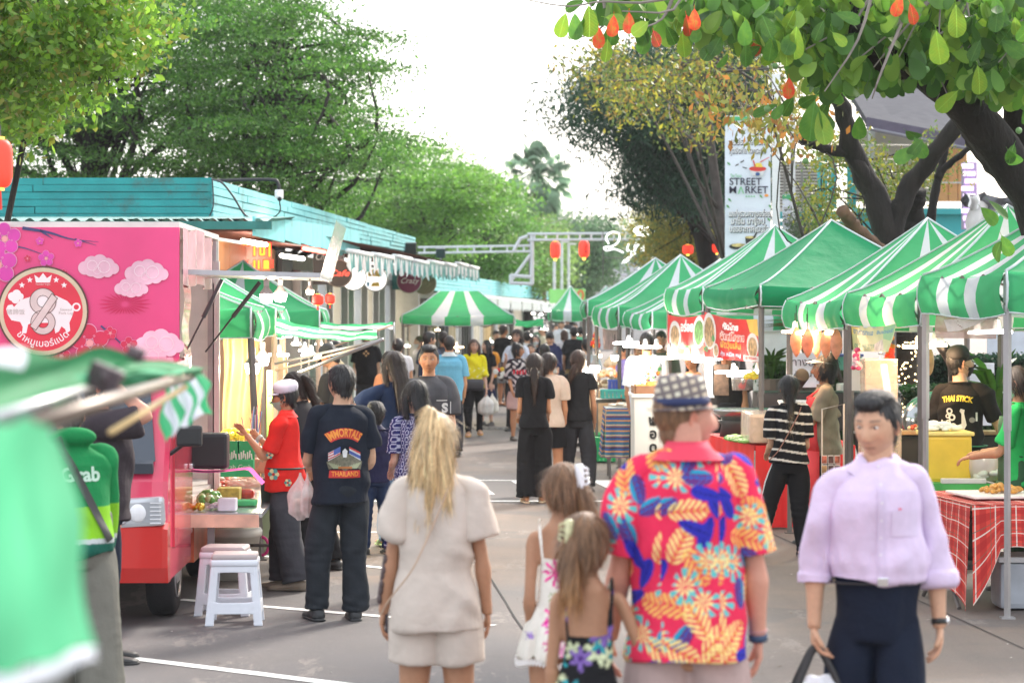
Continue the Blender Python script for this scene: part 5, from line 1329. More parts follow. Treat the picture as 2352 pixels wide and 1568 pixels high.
rt('third striped tent from the right, over the seafood and fan stall',22.45,20.35,2.05,2.16,.24,2.88,seed=3,pm=steelD)
rt('plain emerald green tent without stripes between striped ones',26.26,23.6,2.1,2.31,.20,3.00,True,seed=4)
rt('striped tent partly hidden by the plain emerald one, beside the street banner',28.57,26.45,2.1,2.33,.28,3.04,seed=5)
rt('striped tent over the yellow food tray and white counter',31.5,29.6,2.1,2.06,.20,2.72,seed=6)
rt('striped tent over the crates and blue striped tablecloth',33.9,31.9,2.05,2.13,.27,2.83,seed=7,off=-.04)
tent('farthest of the right-hand striped tents, at the alley end of the row',(1.12,38.0),(1.12,35.85),(2.15,.1),2.23,.24,2.88,seed=8)
# left row
tent('striped tent nearest the pink truck with its side curtain half folded',(-2.25,21.9),(-2.16,20.0),(-1.9,-.1),2.08,.24,2.52,seed=11,stripes=((.42,.62),),foot={1:(-2.07,20.0)},pm=steelD)
tent('middle tent of the left row, striped only near its peak',(-2.28,24.2),(-2.16,22.1),(-1.9,-.1),2.08,.25,2.62,seed=12,stripes=((.45,.6),),pm=steelW)
tent('third tent of the left row, under the bright white bulbs',(-2.30,29.9),(-2.23,28.0),(-1.9,-.1),2.08,.26,2.66,seed=13,stripes=((.44,.58),),pm=steelW)
tent('low green and white ridge tent across the middle of the alley',(-2.0,44.0),(.02,44.0),(0,2.4),2.0,.16,2.45,seed=14,ridge=.36,stripes=((.27,.39),(.62,.74)),sides=(1,1,1,1))
tent('far striped tent under the pale awnings near the number banner',(1.0,62.0),(2.05,62.0),(0,2.4),2.12,.26,2.75,seed=15,stripes=((.30,.5),))
tent('farthest green tent beside the end of the right row',(2.1,72.0),(3.6,72.0),(0,2.4),2.2,.28,2.85,seed=16,stripes=((.30,.5),))
def flap(label,pts,rows,m=None,bars=()):
 """side curtain lifted outwards over a bar; pts = (u, v_top, v_bottom, d) along its edge"""
 e=E('tent_curtain',P(pts[0][0],pts[0][1],pts[0][3]),label,'tent curtain');P0=np.array(pts,float)
 def f(t,s_):
  x=t*(len(P0)-1);i=min(int(x),len(P0)-2);q=P0[i]+(P0[i+1]-P0[i])*(x-i);v=q[1]+(q[2]-q[1])*s_
  p=P(q[0],v,q[3]+.10*s_);p[1]+=.04*math.sin(t*9+s_*7);p[2]+=.006*math.sin(t*22+s_*3);return p
 part('curtain',MB().grid(f,40,8,mfn=lambda t,s_:rows(t,s_)),[fg,fw],e,smooth=True)
 for b in bars:part('bar',MB().tube([P(*b[0]),P(*b[1])],b[2],8),b[3],e,smooth=True)
 return e
flap('white and green curtain stretched out from the left tents over long bars',[(634,730,768,21.8),(700,748,776,21.5),(800,762,782,21.2),(866,757,778,20.9)],lambda t,s_:1 if(.30<s_+.25*t<.50)or(.62<s_<.82)else 0,
     bars=(((632,835,21.9),(869,782,20.9),.012,steel),((634,850,21.9),(868,787,20.9),.010,steelW),((655,868,20.9),(880,779,20.2),.016,steel)))
flap('second lifted curtain reaching out beside the glass shop doors',[(736,740,752,27.6),(800,745,758,27.3),(880,742,754,27.0),(903,739,756,26.9)],lambda t,s_:1 if.35<s_<.95 else 0,bars=(((904,740,26.9),(908,790,26.9),.010,steel),((740,805,28),(905,745,26.9),.010,steelW)))
flap('small green curtain lifted beyond the ridge tent',[(1182,733,747,48),(1210,738,752,48),(1238,732,748,48),(1248,733,760,48)],lambda t,s_:0,bars=(((1185,770,49),(1243,748,48),.012,steel),))
# ------------------------------------------------------------ folded tent in the left foreground
ff=E('folded_market_tent',P(200,860,5),'blurred folded green and white tent frame filling the left foreground','tent')
gdeep=M((.015,.22,.08),.75,.1,3,trans=.25);
def sheet(pts_top,pts_bot,name,mfn=None,nu=40,nv=8,ms=None,wob=.012):
 A=spline([P(*p)for p in pts_top],nu+1);B_=spline([P(*p)for p in pts_bot],nu+1)
 def f(a,b):
  i=int(round(a*nu));p=A[i]+(B_[i]-A[i])*b;return p+np.array((wob*math.sin(b*8+a*5),wob*math.sin(a*25+b*4),wob*.6*math.sin(a*17+b*6)))
 return part(name,MB().grid(f,nu,nv,mfn=mfn),ms or[fg,fw],ff,smooth=True)
sheet([(-60,815,3.4),(60,806,4.0),(150,812,4.6),(240,803,5.2),(330,818,5.8),(400,836,6.5),(468,838,7.3)],[(-60,965,3.4),(60,945,4.0),(150,920,4.6),(240,892,5.2),(330,880,5.8),(400,866,6.5),(472,860,7.3)],'folded_canopy',lambda a,b:1 if(b<.20 and a<.16)else 0,ms=[gdeep,fw])
sheet([(110,845,4.7),(230,840,5.2),(330,845,5.8),(420,850,6.6)],[(110,878,4.55),(230,872,5.05),(330,868,5.7),(420,860,6.5)],'canopy_fold',lambda a,b:0,ms=[M((.06,.40,.20),.75,.1,trans=.2),fw])
sheet([(372,883,7.2),(410,868,7.3),(470,848,7.4)],[(372,1014,7.2),(420,985,7.3),(486,945,7.45)],'striped_curtain',lambda a,b:1 if(.16<a<.36 or.50<a<.66 or.74<a<.88)else 0,nu=50)
bars_=((((-40,1008,3.0),(440,862,7.2)),.015,M((.09,.065,.05),.35,.1,metal=.4),'frame_bar'),(((-40,965,3.3),(290,862,6.0)),.008,M((.55,.57,.58),.3,.05,metal=.6),'frame_bar'),(((255,992,5.6),(425,888,7.1)),.009,M((.62,.45,.22),.35,.05,metal=.5),'frame_bar'),(((-40,1040,3.0),(190,948,4.6)),.010,M((.5,.55,.52),.35,0,metal=.4),'frame_bar'))
for(a,b),rad,m_,nm in bars_:part(nm,MB().tube([P(*a),P(*b)],rad,10),m_,ff,smooth=True)
for(u,v,d,sz)in((240,868,4.9,.035),(312,812,5.2,.02),(90,930,4.2,.02)):
 mb=MB();mb.bbox(P(u,v,d),(sz*2,sz,sz*1.5),.006,ry=.4);mb.tube([P(u-5,v,d-.02),P(u+8,v,d-.02)],sz*.4,10);part('frame_joint',mb,M((.10,.07,.08),.5),ff)
sheet([(-80,985,2.55),(20,965,2.7),(90,968,2.8),(150,1010,2.9)],[(-80,1545,2.5),(30,1540,2.6),(130,1510,2.75),(216,1478,2.9)],'hanging_curtain',lambda a,b:0,nu=36,nv=40,ms=[M((.06,.42,.20),.8,.35,2.5,trans=.22),fw],wob=.006)
sheet([(-80,1545,2.49),(30,1540,2.59),(130,1510,2.74),(216,1478,2.89)],[(-80,1600,2.49),(30,1588,2.59),(130,1552,2.74),(222,1506,2.89)],'white_hem',lambda a,b:1,nu=36,nv=4,wob=.003)
# ------------------------------------------------------------ pink and red food truck
TKX=-3.07
tk=E('food_truck',(-3.07,17,0),'red and pink food truck with a blossom printed box and its side hatch open','food truck')
RT=R(1.5)
def TL(mb): # truck-local: x right, y back, origin under the front centre
 mb.v=[q@rot('Z',RT).T+np.array((TKX,15.62,0))for q in mb.v];return mb
pr=M((.62,.035,.03),.22,.05,2,coat=.6);pk_=M((.66,.045,.11),.25,.15,1.2,coat=.5);blk=M((.02,.02,.022),.5,.05);glz=M((.015,.028,.05),.04,0,spec=.9);chrome=M((.75,.76,.78),.12,.05,metal=.9)
def cab(mb,prof,x0,x1,rnd=.10):
 """side profile extruded across the width with rounded flanks"""
 xs=[(x0,.90),(x0+rnd*.3,.97),(x0+rnd,1.),(x1-rnd,1.),(x1-rnd*.3,.97),(x1,.90)]
 c=np.array(prof).mean(0);V=[np.array([(x,c[0]+(p[0]-c[0])*k,c[1]+(p[1]-c[1])*(k if p[1]>c[1]else 1))for p in prof])for x,k in xs]
 return mb.rings(V)
prof=[(.04,.30),(-.02,.45),(-.03,.66),(0,.95),(.06,1.06),(.40,1.62),(.50,1.72),(1.5,1.74),(1.55,.30)]
part('cab',TL(cab(MB(),prof,-.84,.84)),pk_,tk)
mb=MB();cab(mb,[(-.03,.30),(-.07,.40),(-.075,.66),(.0,.70),(.10,.70),(.10,.30)],-.85,.85,.12);part('bumper',TL(mb),pr,tk)
mb=MB();mb.add([(-.76,.045,1.08),(.76,.045,1.08),(.68,.375,1.62),(-.68,.375,1.62),(-.76,.03,1.08),(.76,.03,1.08),(.68,.36,1.62),(-.68,.36,1.62)],[(4,5,6,7),(0,1,5,4),(1,2,6,5),(2,3,7,6),(3,0,4,7)]);ws=part('windscreen',TL(mb),glz,tk)
mb=MB();mb.tube([(-.2,.0,1.09),(.35,.04,1.12)],.010,5);mb.tube([(.25,.0,1.09),(.62,.05,1.13)],.010,5);part('wiper',TL(mb),blk,tk)
mb=MB();mb.box((0,.0,1.045),(1.5,.06,.07),rx=.3);part('cowl',TL(mb),M((.06,.07,.09),.5),tk)
for sx in(-1,1):
 mb=MB();mb.bbox((sx*.63,-.035,.755),(.40,.10,.19),.03,ry=-sx*.06);h_=part('headlight',TL(mb),M((.55,.57,.60),.08,.1,metal=.3,spec=.9),tk)
 mb=MB();mb.sphere((sx*.53,-.075,.755),(.075,.03,.075),20,12);mb.lathe([(.078,-.01),(.085,.0),(.078,.01)],(sx*.53,-.085,.755),20,axis='y',cap=False);part('reflector',TL(mb),chrome,h_,smooth=True)
 mb=MB()
 for k in range(6):mb.box((sx*.775,-.086,.69+k*.026),(.07,.008,.007))
 mb.sphere((sx*.66,-.082,.755),(.055,.02,.06),16,10)
 part('lamp_ribs',TL(mb),M((.8,.8,.82),.15,0),h_)
 mb=MB();mb.bbox((sx*.97,.12,1.24),(.17,.05,.14),.022);m_=part('mirror',TL(mb),blk,tk);mb=MB();mb.tube([(sx*.84,.16,1.12),(sx*.95,.13,1.20)],.015,6);part('mirror_arm',TL(mb),blk,m_)
 for y in(.72,3.1):
  mb=MB();mb.lathe([(.17,-.09),(.25,-.095),(.285,-.075),(.295,-.03),(.295,.03),(.285,.075),(.25,.095),(.17,.09)],(sx*.735,y,.295),32,axis='x');w_=part('wheel',TL(mb),M((.02,.02,.022),.75,.1,20,.3,60),tk,smooth=True)
  mb=MB();mb.lathe([(.02,.10),(.06,.105),(.10,.075),(.15,.07),(.172,.10),(.172,.02)],(sx*.735,y,.295),28,axis='x');
  if sx<0:mb.v=[q*(1,1,1)for q in mb.v]
  part('rim',TL(mb),M((.55,.55,.56),.3,.1,metal=.7),w_,smooth=True)
mb=MB();mb.box((.845,.85,.95),(.02,1.1,.9));part('door',TL(mb),M((.66,.05,.09),.22,.2,1.5,coat=.6),tk)
mb=MB();mb.box((.86,.9,1.32),(.012,.8,.34));part('side_window',TL(mb),glz,tk)
mb=MB();mb.bbox((.87,1.2,.98),(.03,.14,.035),.008);part('door_handle',TL(mb),chrome,tk)
mb=MB();mb.box((0,2.6,.33),(1.5,3.2,.10));part('chassis',TL(mb),blk,tk)
mb=MB();mb.box((.70,2.5,.46),(.30,1.9,.38));part('lower_skirt',TL(mb),M((.55,.12,.05),.3,.5,3.5,coat=.4),tk)
# box body: front panel above the cab, open side
mb=MB();mb.box((-.10,1.30,2.16),(1.75,.04,.96));fp=part('front_panel',TL(mb),M((.70,.055,.20),.35,.22,.9),tk)
for c_,s_ in(((-.10,2.75,2.66),(1.75,2.9,.04)),((-.96,2.75,1.65),(.04,2.9,2.0)),((-.10,4.18,1.65),(1.75,.04,2.0)),((-.10,2.75,.66),(1.75,2.9,.05))):
 part('box_panel',TL(MB().box(c_,s_)),M((.7,.66,.62),.35,.1),tk)
for y in(1.36,4.12):part('corner_post',TL(MB().box((.74,y,1.66),(.05,.06,2.0))),M((.65,.66,.68),.25,.05,metal=.6),tk)
part('silver_side_sheet',TL(MB().grid(lambda a,b:(.80+.02*math.sin(a*21),1.30+a*1.9,2.64-b*.40-.02*math.sin(a*9)),40,6)),M((.80,.42,.48),.18,.3,2.2,.3,12,metal=.4),tk,smooth=True)  # pink reflections are put into the silver sheet's colour
part('printed_strip',TL(MB().grid(lambda a,b:(.80+.01*math.sin(b*9),1.30+a*.45,2.24-b*.60),6,16)),M((.72,.22,.22),.2,.35,2.6,.2,10,coat=.5),tk,smooth=True)
# hatch raised level, with its lip tilted up, gas struts and bulbs
part('hatch',TL(MB().box((1.26,2.35,2.32),(.98,1.75,.035),ry=R(1.5))),M((.42,.43,.45),.35,.1,metal=.4),tk)
part('hatch_lip',TL(MB().grid(lambda a,b:(1.74+b*.12,1.55+a*1.65,2.28+b*.42+.012*math.sin(a*60)),80,6)),M((.74,.74,.76),.16,.2,2.2,.2,9,metal=.75),tk,smooth=True)
for y,xx in((1.55,1.05),(3.05,1.2)):
 mb=MB();a=np.array((.78,y,1.74));b=np.array((xx,y,2.28));mb.tube([a,a+(b-a)*.55],.008,6);mb.tube([a+(b-a)*.5,b],.016,8);part('gas_strut',TL(mb),M((.05,.045,.05),.35),tk)
# print on the front panel (flat layered print, truck-local panel coordinates)
FPY=1.276
def fpp(mb,poly,y=0.,m=0):return mb.poly(poly,(0,FPY-y,0),(1,0,0),(0,0,1),m)
def pu(u,v): # picture units measured on the panel to panel x, z
 return(-.10+.875-(420-u)*.00303,2.64-(v-518)*.00303)
def arc(c,r_,a0,a1,n=12):return[(c[0]+r_*math.cos(a0+(a1-a0)*i/n),c[1]+r_*math.sin(a0+(a1-a0)*i/n))for i in range(n+1)]
cl=MB()
def cloud(cx,cy,s_,m=0,y=.002):
 for dx,dy,rr_ in((-.5,.2,.42),(.45,.1,.5),(-.1,-.2,.3)):ringpoly(cl,rr_*s_*.9,rr_*s_,20,(cx+dx*s_,FPY-y-.008,cy+dy*s_),(1,0,0),(0,0,1),1)
 for dx,dy,rr_ in((-1.1,0,.55),(-.55,.35,.62),(.1,.5,.6),(.7,.2,.62),(1.2,-.05,.45),(0,-.15,.7),(-.6,-.2,.5),(.7,-.25,.5)):fpp(cl,circle(rr_*s_,18,(cx+dx*s_,cy+dy*s_)),y,m);y+=.0006
for u,v,s_ in((235,612,.058),(345,625,.062),(310,660,.048),(375,790,.07),(350,815,.05)):x,z=pu(u,v);cloud(x,z,s_*1.5)
part('cloud_print',TL(cl),[M((.82,.50,.60),.4,.25,3),M((.88,.72,.76),.4,0)],tk)
br=MB()
for pts,w_ in((((60,520),(120,530),(170,545),(235,552)),.012),(((100,525),(130,545)),.010),(((0,560),(60,565),(130,590)),.008),(((240,745),(290,790),(300,815)),.007),(((180,545),(230,560)),.005)):
 q=spline([(*pu(*p),0)for p in pts],12)[:,:2];t=np.gradient(q,axis=0);t/=np.linalg.norm(t,axis=1)[:,None];n_=np.stack([-t[:,1],t[:,0]],1)*(np.linspace(w_,.001,12))[:,None]
 V=np.concatenate([q+n_,q-n_]);br.add([(x,FPY-.004,z)for x,z in V],[(i,i+1,i+13,i+12)for i in range(11)])
part('branch_print',TL(br),M((.05,.05,.16),.4,.1),tk)
fl=MB()
def blossom(u,v,r_,m=0):
 x,z=pu(u,v)
 for k in range(5):
  a=k*1.2566+.4;c=(x+math.cos(a)*r_*.62,z+math.sin(a)*r_*.62)
  fpp(fl,circle(r_*.44,16,c),.0055+k*.0003,1);fpp(fl,circle(r_*.40,16,c),.008+k*.0003,0 if not m else 3)
 fpp(fl,circle(r_*.20,12,(x,z)),.0105,2)
 for k in range(5):
  a=k*1.2566+1.03;e=(x+math.cos(a)*r_*.45,z+math.sin(a)*r_*.45);ringpoly(fl,r_*.035,r_*.06,10,(e[0],FPY-.0108,e[1]),(1,0,0),(0,0,1),1)
for u,v,rr_,m in((20,545,.11,0),(5,605,.13,0),(115,590,.055,0),(100,550,.028,0),(188,555,.028,0),(155,625,.03,1),(72,590,.025,1),(262,762,.045,1),(305,790,.058,1),(215,785,.13,1),(100,800,.08,1),(150,815,.06,1)):blossom(u,v,rr_,m)
part('blossom_print',TL(fl),[M((.68,.05,.38),.4,.1),M((.82,.38,.55),.4,.05),M((.85,.35,.35),.4,.05),M((.60,.02,.08),.4,.1)],tk)
sb=MB();x,z=pu(295,695)
for k in range(26):
 a=k/26*6.283;l=.19*(.75+.25*math.cos(2*a));w_=.085
 fpp(sb,[(x+math.cos(a)*.02,z+math.sin(a)*.02*.8),(x+math.cos(a-w_)*l*.6,z+math.sin(a-w_)*l*.45),(x+math.cos(a)*l,z+math.sin(a)*l*.75),(x+math.cos(a+w_)*l*.6,z+math.sin(a+w_)*l*.45)],.0015,0)
part('starburst_print',TL(sb),M((.60,.01,.10),.4,.05),tk)
lg=MB();cx,cz_=pu(108,712);Rr=.305;O=(cx,FPY-.014,cz_);ex_,ez_=(1,0,0),(0,0,1)
def lp(poly,y,m):lg.poly(poly,(cx,FPY-.014-y,cz_),ex_,ez_,m)
lp(circle(Rr+.012,48),-.001,3);lp(circle(Rr,48),0,1);lp(circle(Rr*.905,48),.001,0)
S2=lambda pts:[(x*Rr,z*Rr)for x,z in pts]
pig=[(-.80,-.08),(-.84,.06),(-.80,.14),(-.70,.16),(-.66,.10),(-.52,.26),(-.2,.36),(.3,.36),(.55,.24),(.66,.12),(.70,.0),(.66,-.12),(.60,-.26),(.62,-.44),(.54,-.50),(.50,-.40),(.42,-.34),(.36,-.46),(.28,-.50),(.26,-.38),(.20,-.26),(-.25,-.26),(-.34,-.30),(-.38,-.50),(-.48,-.50),(-.46,-.36),(-.52,-.24),(-.72,-.20)]
lp(S2(pig),.002,2)
for c in((-.70,.34,.10),(-.60,.40,.10),(-.52,.34,.08),(-.63,.27,.09)):lp(circle(c[2]*Rr,14,(c[0]*Rr,c[1]*Rr)),.0025+abs(c[0])*.0005,2)
ringpoly(lg,.06*Rr,.10*Rr,16,(cx+.76*Rr,FPY-.0165,cz_+.10*Rr),ex_,ez_,2)
lp(S2([(-.16,.66),(-.20,.84),(-.09,.76),(0,.88),(.09,.76),(.20,.84),(.16,.66)]),.002,2)
for sx,sz in((-.48,.60),(-.30,.72),(.30,.72),(.48,.60)):lp(S2([(sx+(.075 if k%2==0 else.032)*math.sin(k*math.pi/5),sz+(.075 if k%2==0 else.032)*math.cos(k*math.pi/5))for k in range(10)]),.002,2)
for zc_,rr_ in((.23,.30),(-.25,.28)):
 ringpoly(lg,rr_*.46*Rr,rr_*Rr,36,(cx,FPY-.0175-(.0003 if zc_>0 else 0),cz_+zc_*Rr),ex_,ez_,4);ringpoly(lg,rr_*.97*Rr,rr_*1.02*Rr,36,(cx,FPY-.0183,cz_+zc_*Rr),ex_,ez_,3);ringpoly(lg,rr_*.43*Rr,rr_*.47*Rr,36,(cx,FPY-.0183,cz_+zc_*Rr),ex_,ez_,3)
lp(S2([(-.30,-.34),(-.16,-.44),(.34,.30),(.20,.42)]),.0048,3);lp(S2([(-.285,-.335),(-.165,-.42),(.32,.295),(.205,.395)]),.0052,4)
for s_,x,z,sz in(('\u732a\u8e44\u996d',-.62,-.02,.10),('Stewed',.52,.04,.065),('Pork Leg',.52,-.04,.065)):text(lg,s_,(cx+x*Rr,FPY-.0172,cz_+z*Rr),ex_,ez_,sz*Rr*1.4,5)
def bend(v):
 a=v[:,0]/(Rr*.74);rr_=Rr*.74-v[:,1];return np.stack([np.sin(a)*rr_,-np.cos(a)*rr_,v[:,2]],1)
text(lg,'\u0e02\u0e32\u0e2b\u0e21\u0e39\u0e40\u0e1a\u0e2d\u0e23\u0e4c\u0e41\u0e1b\u0e14',(cx,FPY-.0172,cz_),ex_,ez_,.066,2,bold=.012,fn=bend)
text(lg,'Number Eight',(cx,FPY-.0172,cz_+.62*Rr),ex_,ez_,.018,4)
part('logo_print',TL(lg),[M((.68,.03,.06),.4,.05),M((.62,.54,.36),.35,.1),M((.86,.82,.80),.4,.05),M((.09,.04,.03),.4,0),M((.66,.56,.52),.4,.12,8),M((.45,.40,.36),.5,0)],tk)
# fold-down counter with its goods
part('counter_flap',TL(MB().box((1.10,2.45,.625),(.50,2.3,.03))),M((.60,.62,.64),.2,.08,metal=.7),tk)
part('counter_bracket',TL(MB().box((.98,1.45,.50),(.05,.02,.22))),M((.25,.25,.26),.4,metal=.5),tk)
part('counter_front',TL(MB().box((1.02,1.30,.585),(.62,.02,.09))),M((.75,.48,.36),.35,.3,6),tk)
part('upright',TL(MB().box((.80,1.32,.90),(.05,.03,.55))),blk,tk)
part('dashboard_box',TL(MB().bbox((.96,1.45,1.07),(.29,.20,.25),.025)),blk,tk)
part('pink_cloth',TL(MB().grid(lambda a,b:(.80+a*.55,1.30+b*.3,.935-.012*math.sin(a*5)-(.11*max(0,a-.82)/.18)),24,6)),M((.75,.05,.30),.85,.1),tk)
# ------------------------------------------------------------ teal building behind the right-hand tents
tb=E('teal_building',(GX(2000,42),42,0),'two storey open building with teal beams, cream panels and a grey roof behind the stalls','building')
tealB=M((.04,.42,.45),.5,.1,2,dirt=.15);tealB2=M((.03,.34,.36),.5,.1,2)
def pb(name,u0,v0,u1,v1,d,th,m,par=tb,**k):
 a,b=P(u0,v0,d),P(u1,v1,d);c=(a+b)/2;c[1]+=th/2
 return part(name,MB().box(c,(abs(b[0]-a[0]),th,abs(a[2]-b[2])),**k),m,par)
for(u,w_,v0,v1)in((1889,24,360,480),(1912,20,370,480),(1956,22,300,480)):
 a=P(u,v1,42);b=P(u,v0,42);part('column',MB().tube([a,b],w_/2*42/FP,14),tealB,tb,smooth=True)
pb('beam',1790,486,1962,502,41.5,.3,tealB);pb('beam',1790,508,1962,518,41.7,.3,tealB2)
for k in range(4):pb('louvre',1800,526+k*10,1962,532+k*10,41.9,.12,tealB2,rx=.5)
pb('beam',1962,478,2240,492,41.4,.3,tealB)
for k in range(3):pb('wall_panel',1962+k*93,493,2053+k*93,562,41.6,.2,tealB)
pb('dark_bay',2080,563,2240,720,42.2,.2,M((.02,.03,.04),.5))
pb('red_poster',2195,566,2235,600,41.9,.03,M((.7,.03,.03),.5))
for k in range(5):pb('wall_panel',1965,300+k*33,2155,331+k*33,43,.15,M((.50,.47,.40),.6,.06))
for k in range(3):pb('orange_panel',2157+k*22,335,2177+k*22,462,42.8,.15,M((.72,.36,.14),.5,.1))
pb('railing',2130,418,2240,421,42.5,.05,M((.7,.7,.7),.4));pb('pipe',1998,300,2010,470,42.6,.2,M((.6,.62,.62),.5))
for k in range(15):pb('slat',1786,372+k*7.2,1884,375.4+k*7.2,42.6,.10,M((.16,.145,.13),.6,.2))
for u in(1800,1840,1880):pb('slat_post',u,370,u+5,482,42.5,.06,M((.3,.28,.26),.5))
pb('inner_wall',1780,372,1890,486,46,.1,M((.62,.60,.55),.7))
# sloping roof soffit
mb=MB();a,b,c,d_=P(1920,170,50),P(2330,150,50),P(2262,345,37),P(1990,290,37);V=[a,b,c,d_];V+=[p+(0,0,.12)for p in V]
mb.add(V,[(3,2,1,0),(4,5,6,7),(0,1,5,4),(1,2,6,5),(2,3,7,6),(3,0,4,7)]);part('roof',mb,M((.13,.13,.14),1.,.1,spec=0.),tb)
for k in range(8):
 t=k/7;mb=MB();mb.tube([a+(d_-a)*t-(0,0,.03),b+(c-b)*t-(0,0,.03)],.03,4);part('roof_batten',mb,M((.22,.22,.25),1.,spec=0.),tb)
mb=MB();mb.add([d_,c,c+(0,-.02,.16),d_+(0,-.02,.14),d_+(0,.1,0),c+(0,.1,0),c+(0,.1,.16),d_+(0,.1,.14)],[(0,1,2,3),(7,6,5,4),(0,4,5,1)]);part('roof_fascia',mb,M((.12,.11,.15),1.,spec=0.),tb)
mb=MB();mb.bbox(P(2175,321,37.2),(.45,.2,.06),.02);part('ceiling_light',mb,M((1,.9,1),.5,0,emit=8,ecol=(1,.92,1)),tb)
e=E('draped_cloth',P(2240,500,34),'black and white cloth bundle draped beside the teal wall above the tents','cloth')
for k,(u0,v0,u1,v1,m_)in enumerate(((2210,440,2262,470,M((.10,.10,.11),.8)),(2225,455,2300,560,M((.62,.60,.60),.8)),(2262,446,2330,478,M((.12,.12,.13),.8)),(2290,470,2352,560,M((.60,.58,.58),.8)),(2222,442,2250,475,M((.75,.74,.74),.8)))):
 a_,b_=P(u0,v0,34-k*.1),P(u1,v1,34-k*.1)
 part('drape',MB().grid(lambda a,b:(a_[0]+(b_[0]-a_[0])*(a+.08*math.sin(b*7+k)),a_[1]+.10*math.sin(a*9+k)*(.4+b),a_[2]+(b_[2]-a_[2])*b+.05*math.sin(a*math.pi)*-1),24,12),m_,e,smooth=True)
e=E('neon_pillar',P(2228,440,36),'white and purple lit sign pillar behind the dark trunk at the right','sign')
for k in range(9):
 mb=MB();c=P(2222+(k%3)*4,382+k*17,36);mb.bbox(c,(.18,.06,.07),.01);part('light_strip',mb,M((.6,.5,.7),.5,0,emit=.8,ecol=(.85,.6,1)),e)
part('pillar_body',MB().box(P(2226,450,36.2),(.2,.2,1.0)),M((.35,.28,.42),.5),e)
# ------------------------------------------------------------ street banners
pw=M((.72,.74,.76),.45,.04)
def banner(label,u0,v0,u1,v1,d,pole_u,pole_w,lines,extra):
 e=E('street_banner',(GX(pole_u,d),d,0),label,'banner');a,b=P(u0,v0,d),P(u1,v1,d)
 part('pole',MB().box(((GX(pole_u,d)),d+.04,P(0,170,d)[2]/2),(pole_w,.06,P(0,170,d)[2])),pw,e)
 bp_=part('banner_sheet',MB().grid(lambda s_,t:(a[0]+(b[0]-a[0])*s_,d+.008*math.sin(s_*5+t*9),a[2]+(b[2]-a[2])*t),12,30),M((.66,.71,.80),.5,.03),e)
 for k in((v0+2),(v1-2)):part('rail',MB().tube([P(u0,k,d+.01),P(u1+6,k,d+.01)],.012,6),pw,e)
 y=d-.012
 for(s_,u,v,w_,h_,m1,m2)in lines:
  if m2 is not None:
   for k in range(10):
    an=k/10*6.283;part_mb=MB();
   mb=MB();text(mb,s_,(GX(u,d)+.008,y-.002,P(0,v,d)[2]-.010),(1,0,0),(0,0,1),h_*d/FP,bold=.035,width=w_*d/FP*1.02);part('lettering_shadow',mb,m2,e)
  mb=MB();text(mb,s_,(GX(u,d),y-.008,P(0,v,d)[2]),(1,0,0),(0,0,1),h_*d/FP,bold=.012,width=w_*d/FP);part('lettering',mb,m1,e)
 for nm,items in extra:
  for poly,m_,yy in items:
   mb=MB();mb.poly([(GX(u,d),P(0,v,d)[2])for u,v in poly],(0,y-yy,0),(1,0,0),(0,0,1));part(nm,mb,m_,e)
 return e
navy=M((.02,.02,.05),.5,0);white=M((.85,.85,.85),.5,0);gr=M((.06,.38,.16),.5,0);lgn=M((.22,.5,.28),.5,0)
ell=lambda u,v,a,b,n=22:[(u+a*math.cos(2*math.pi*i/n),v+b*math.sin(2*math.pi*i/n))for i in range(n)]
orng,redm,yel,blkm=M((.8,.30,.05),.5,.2,20),M((.6,.04,.03),.5,0),M((.8,.6,.08),.5,.2,20),M((.03,.03,.03),.5,0)
food=M((.5,.40,.16),.5,.6,28);leafg=M((.10,.32,.10),.5,.1)
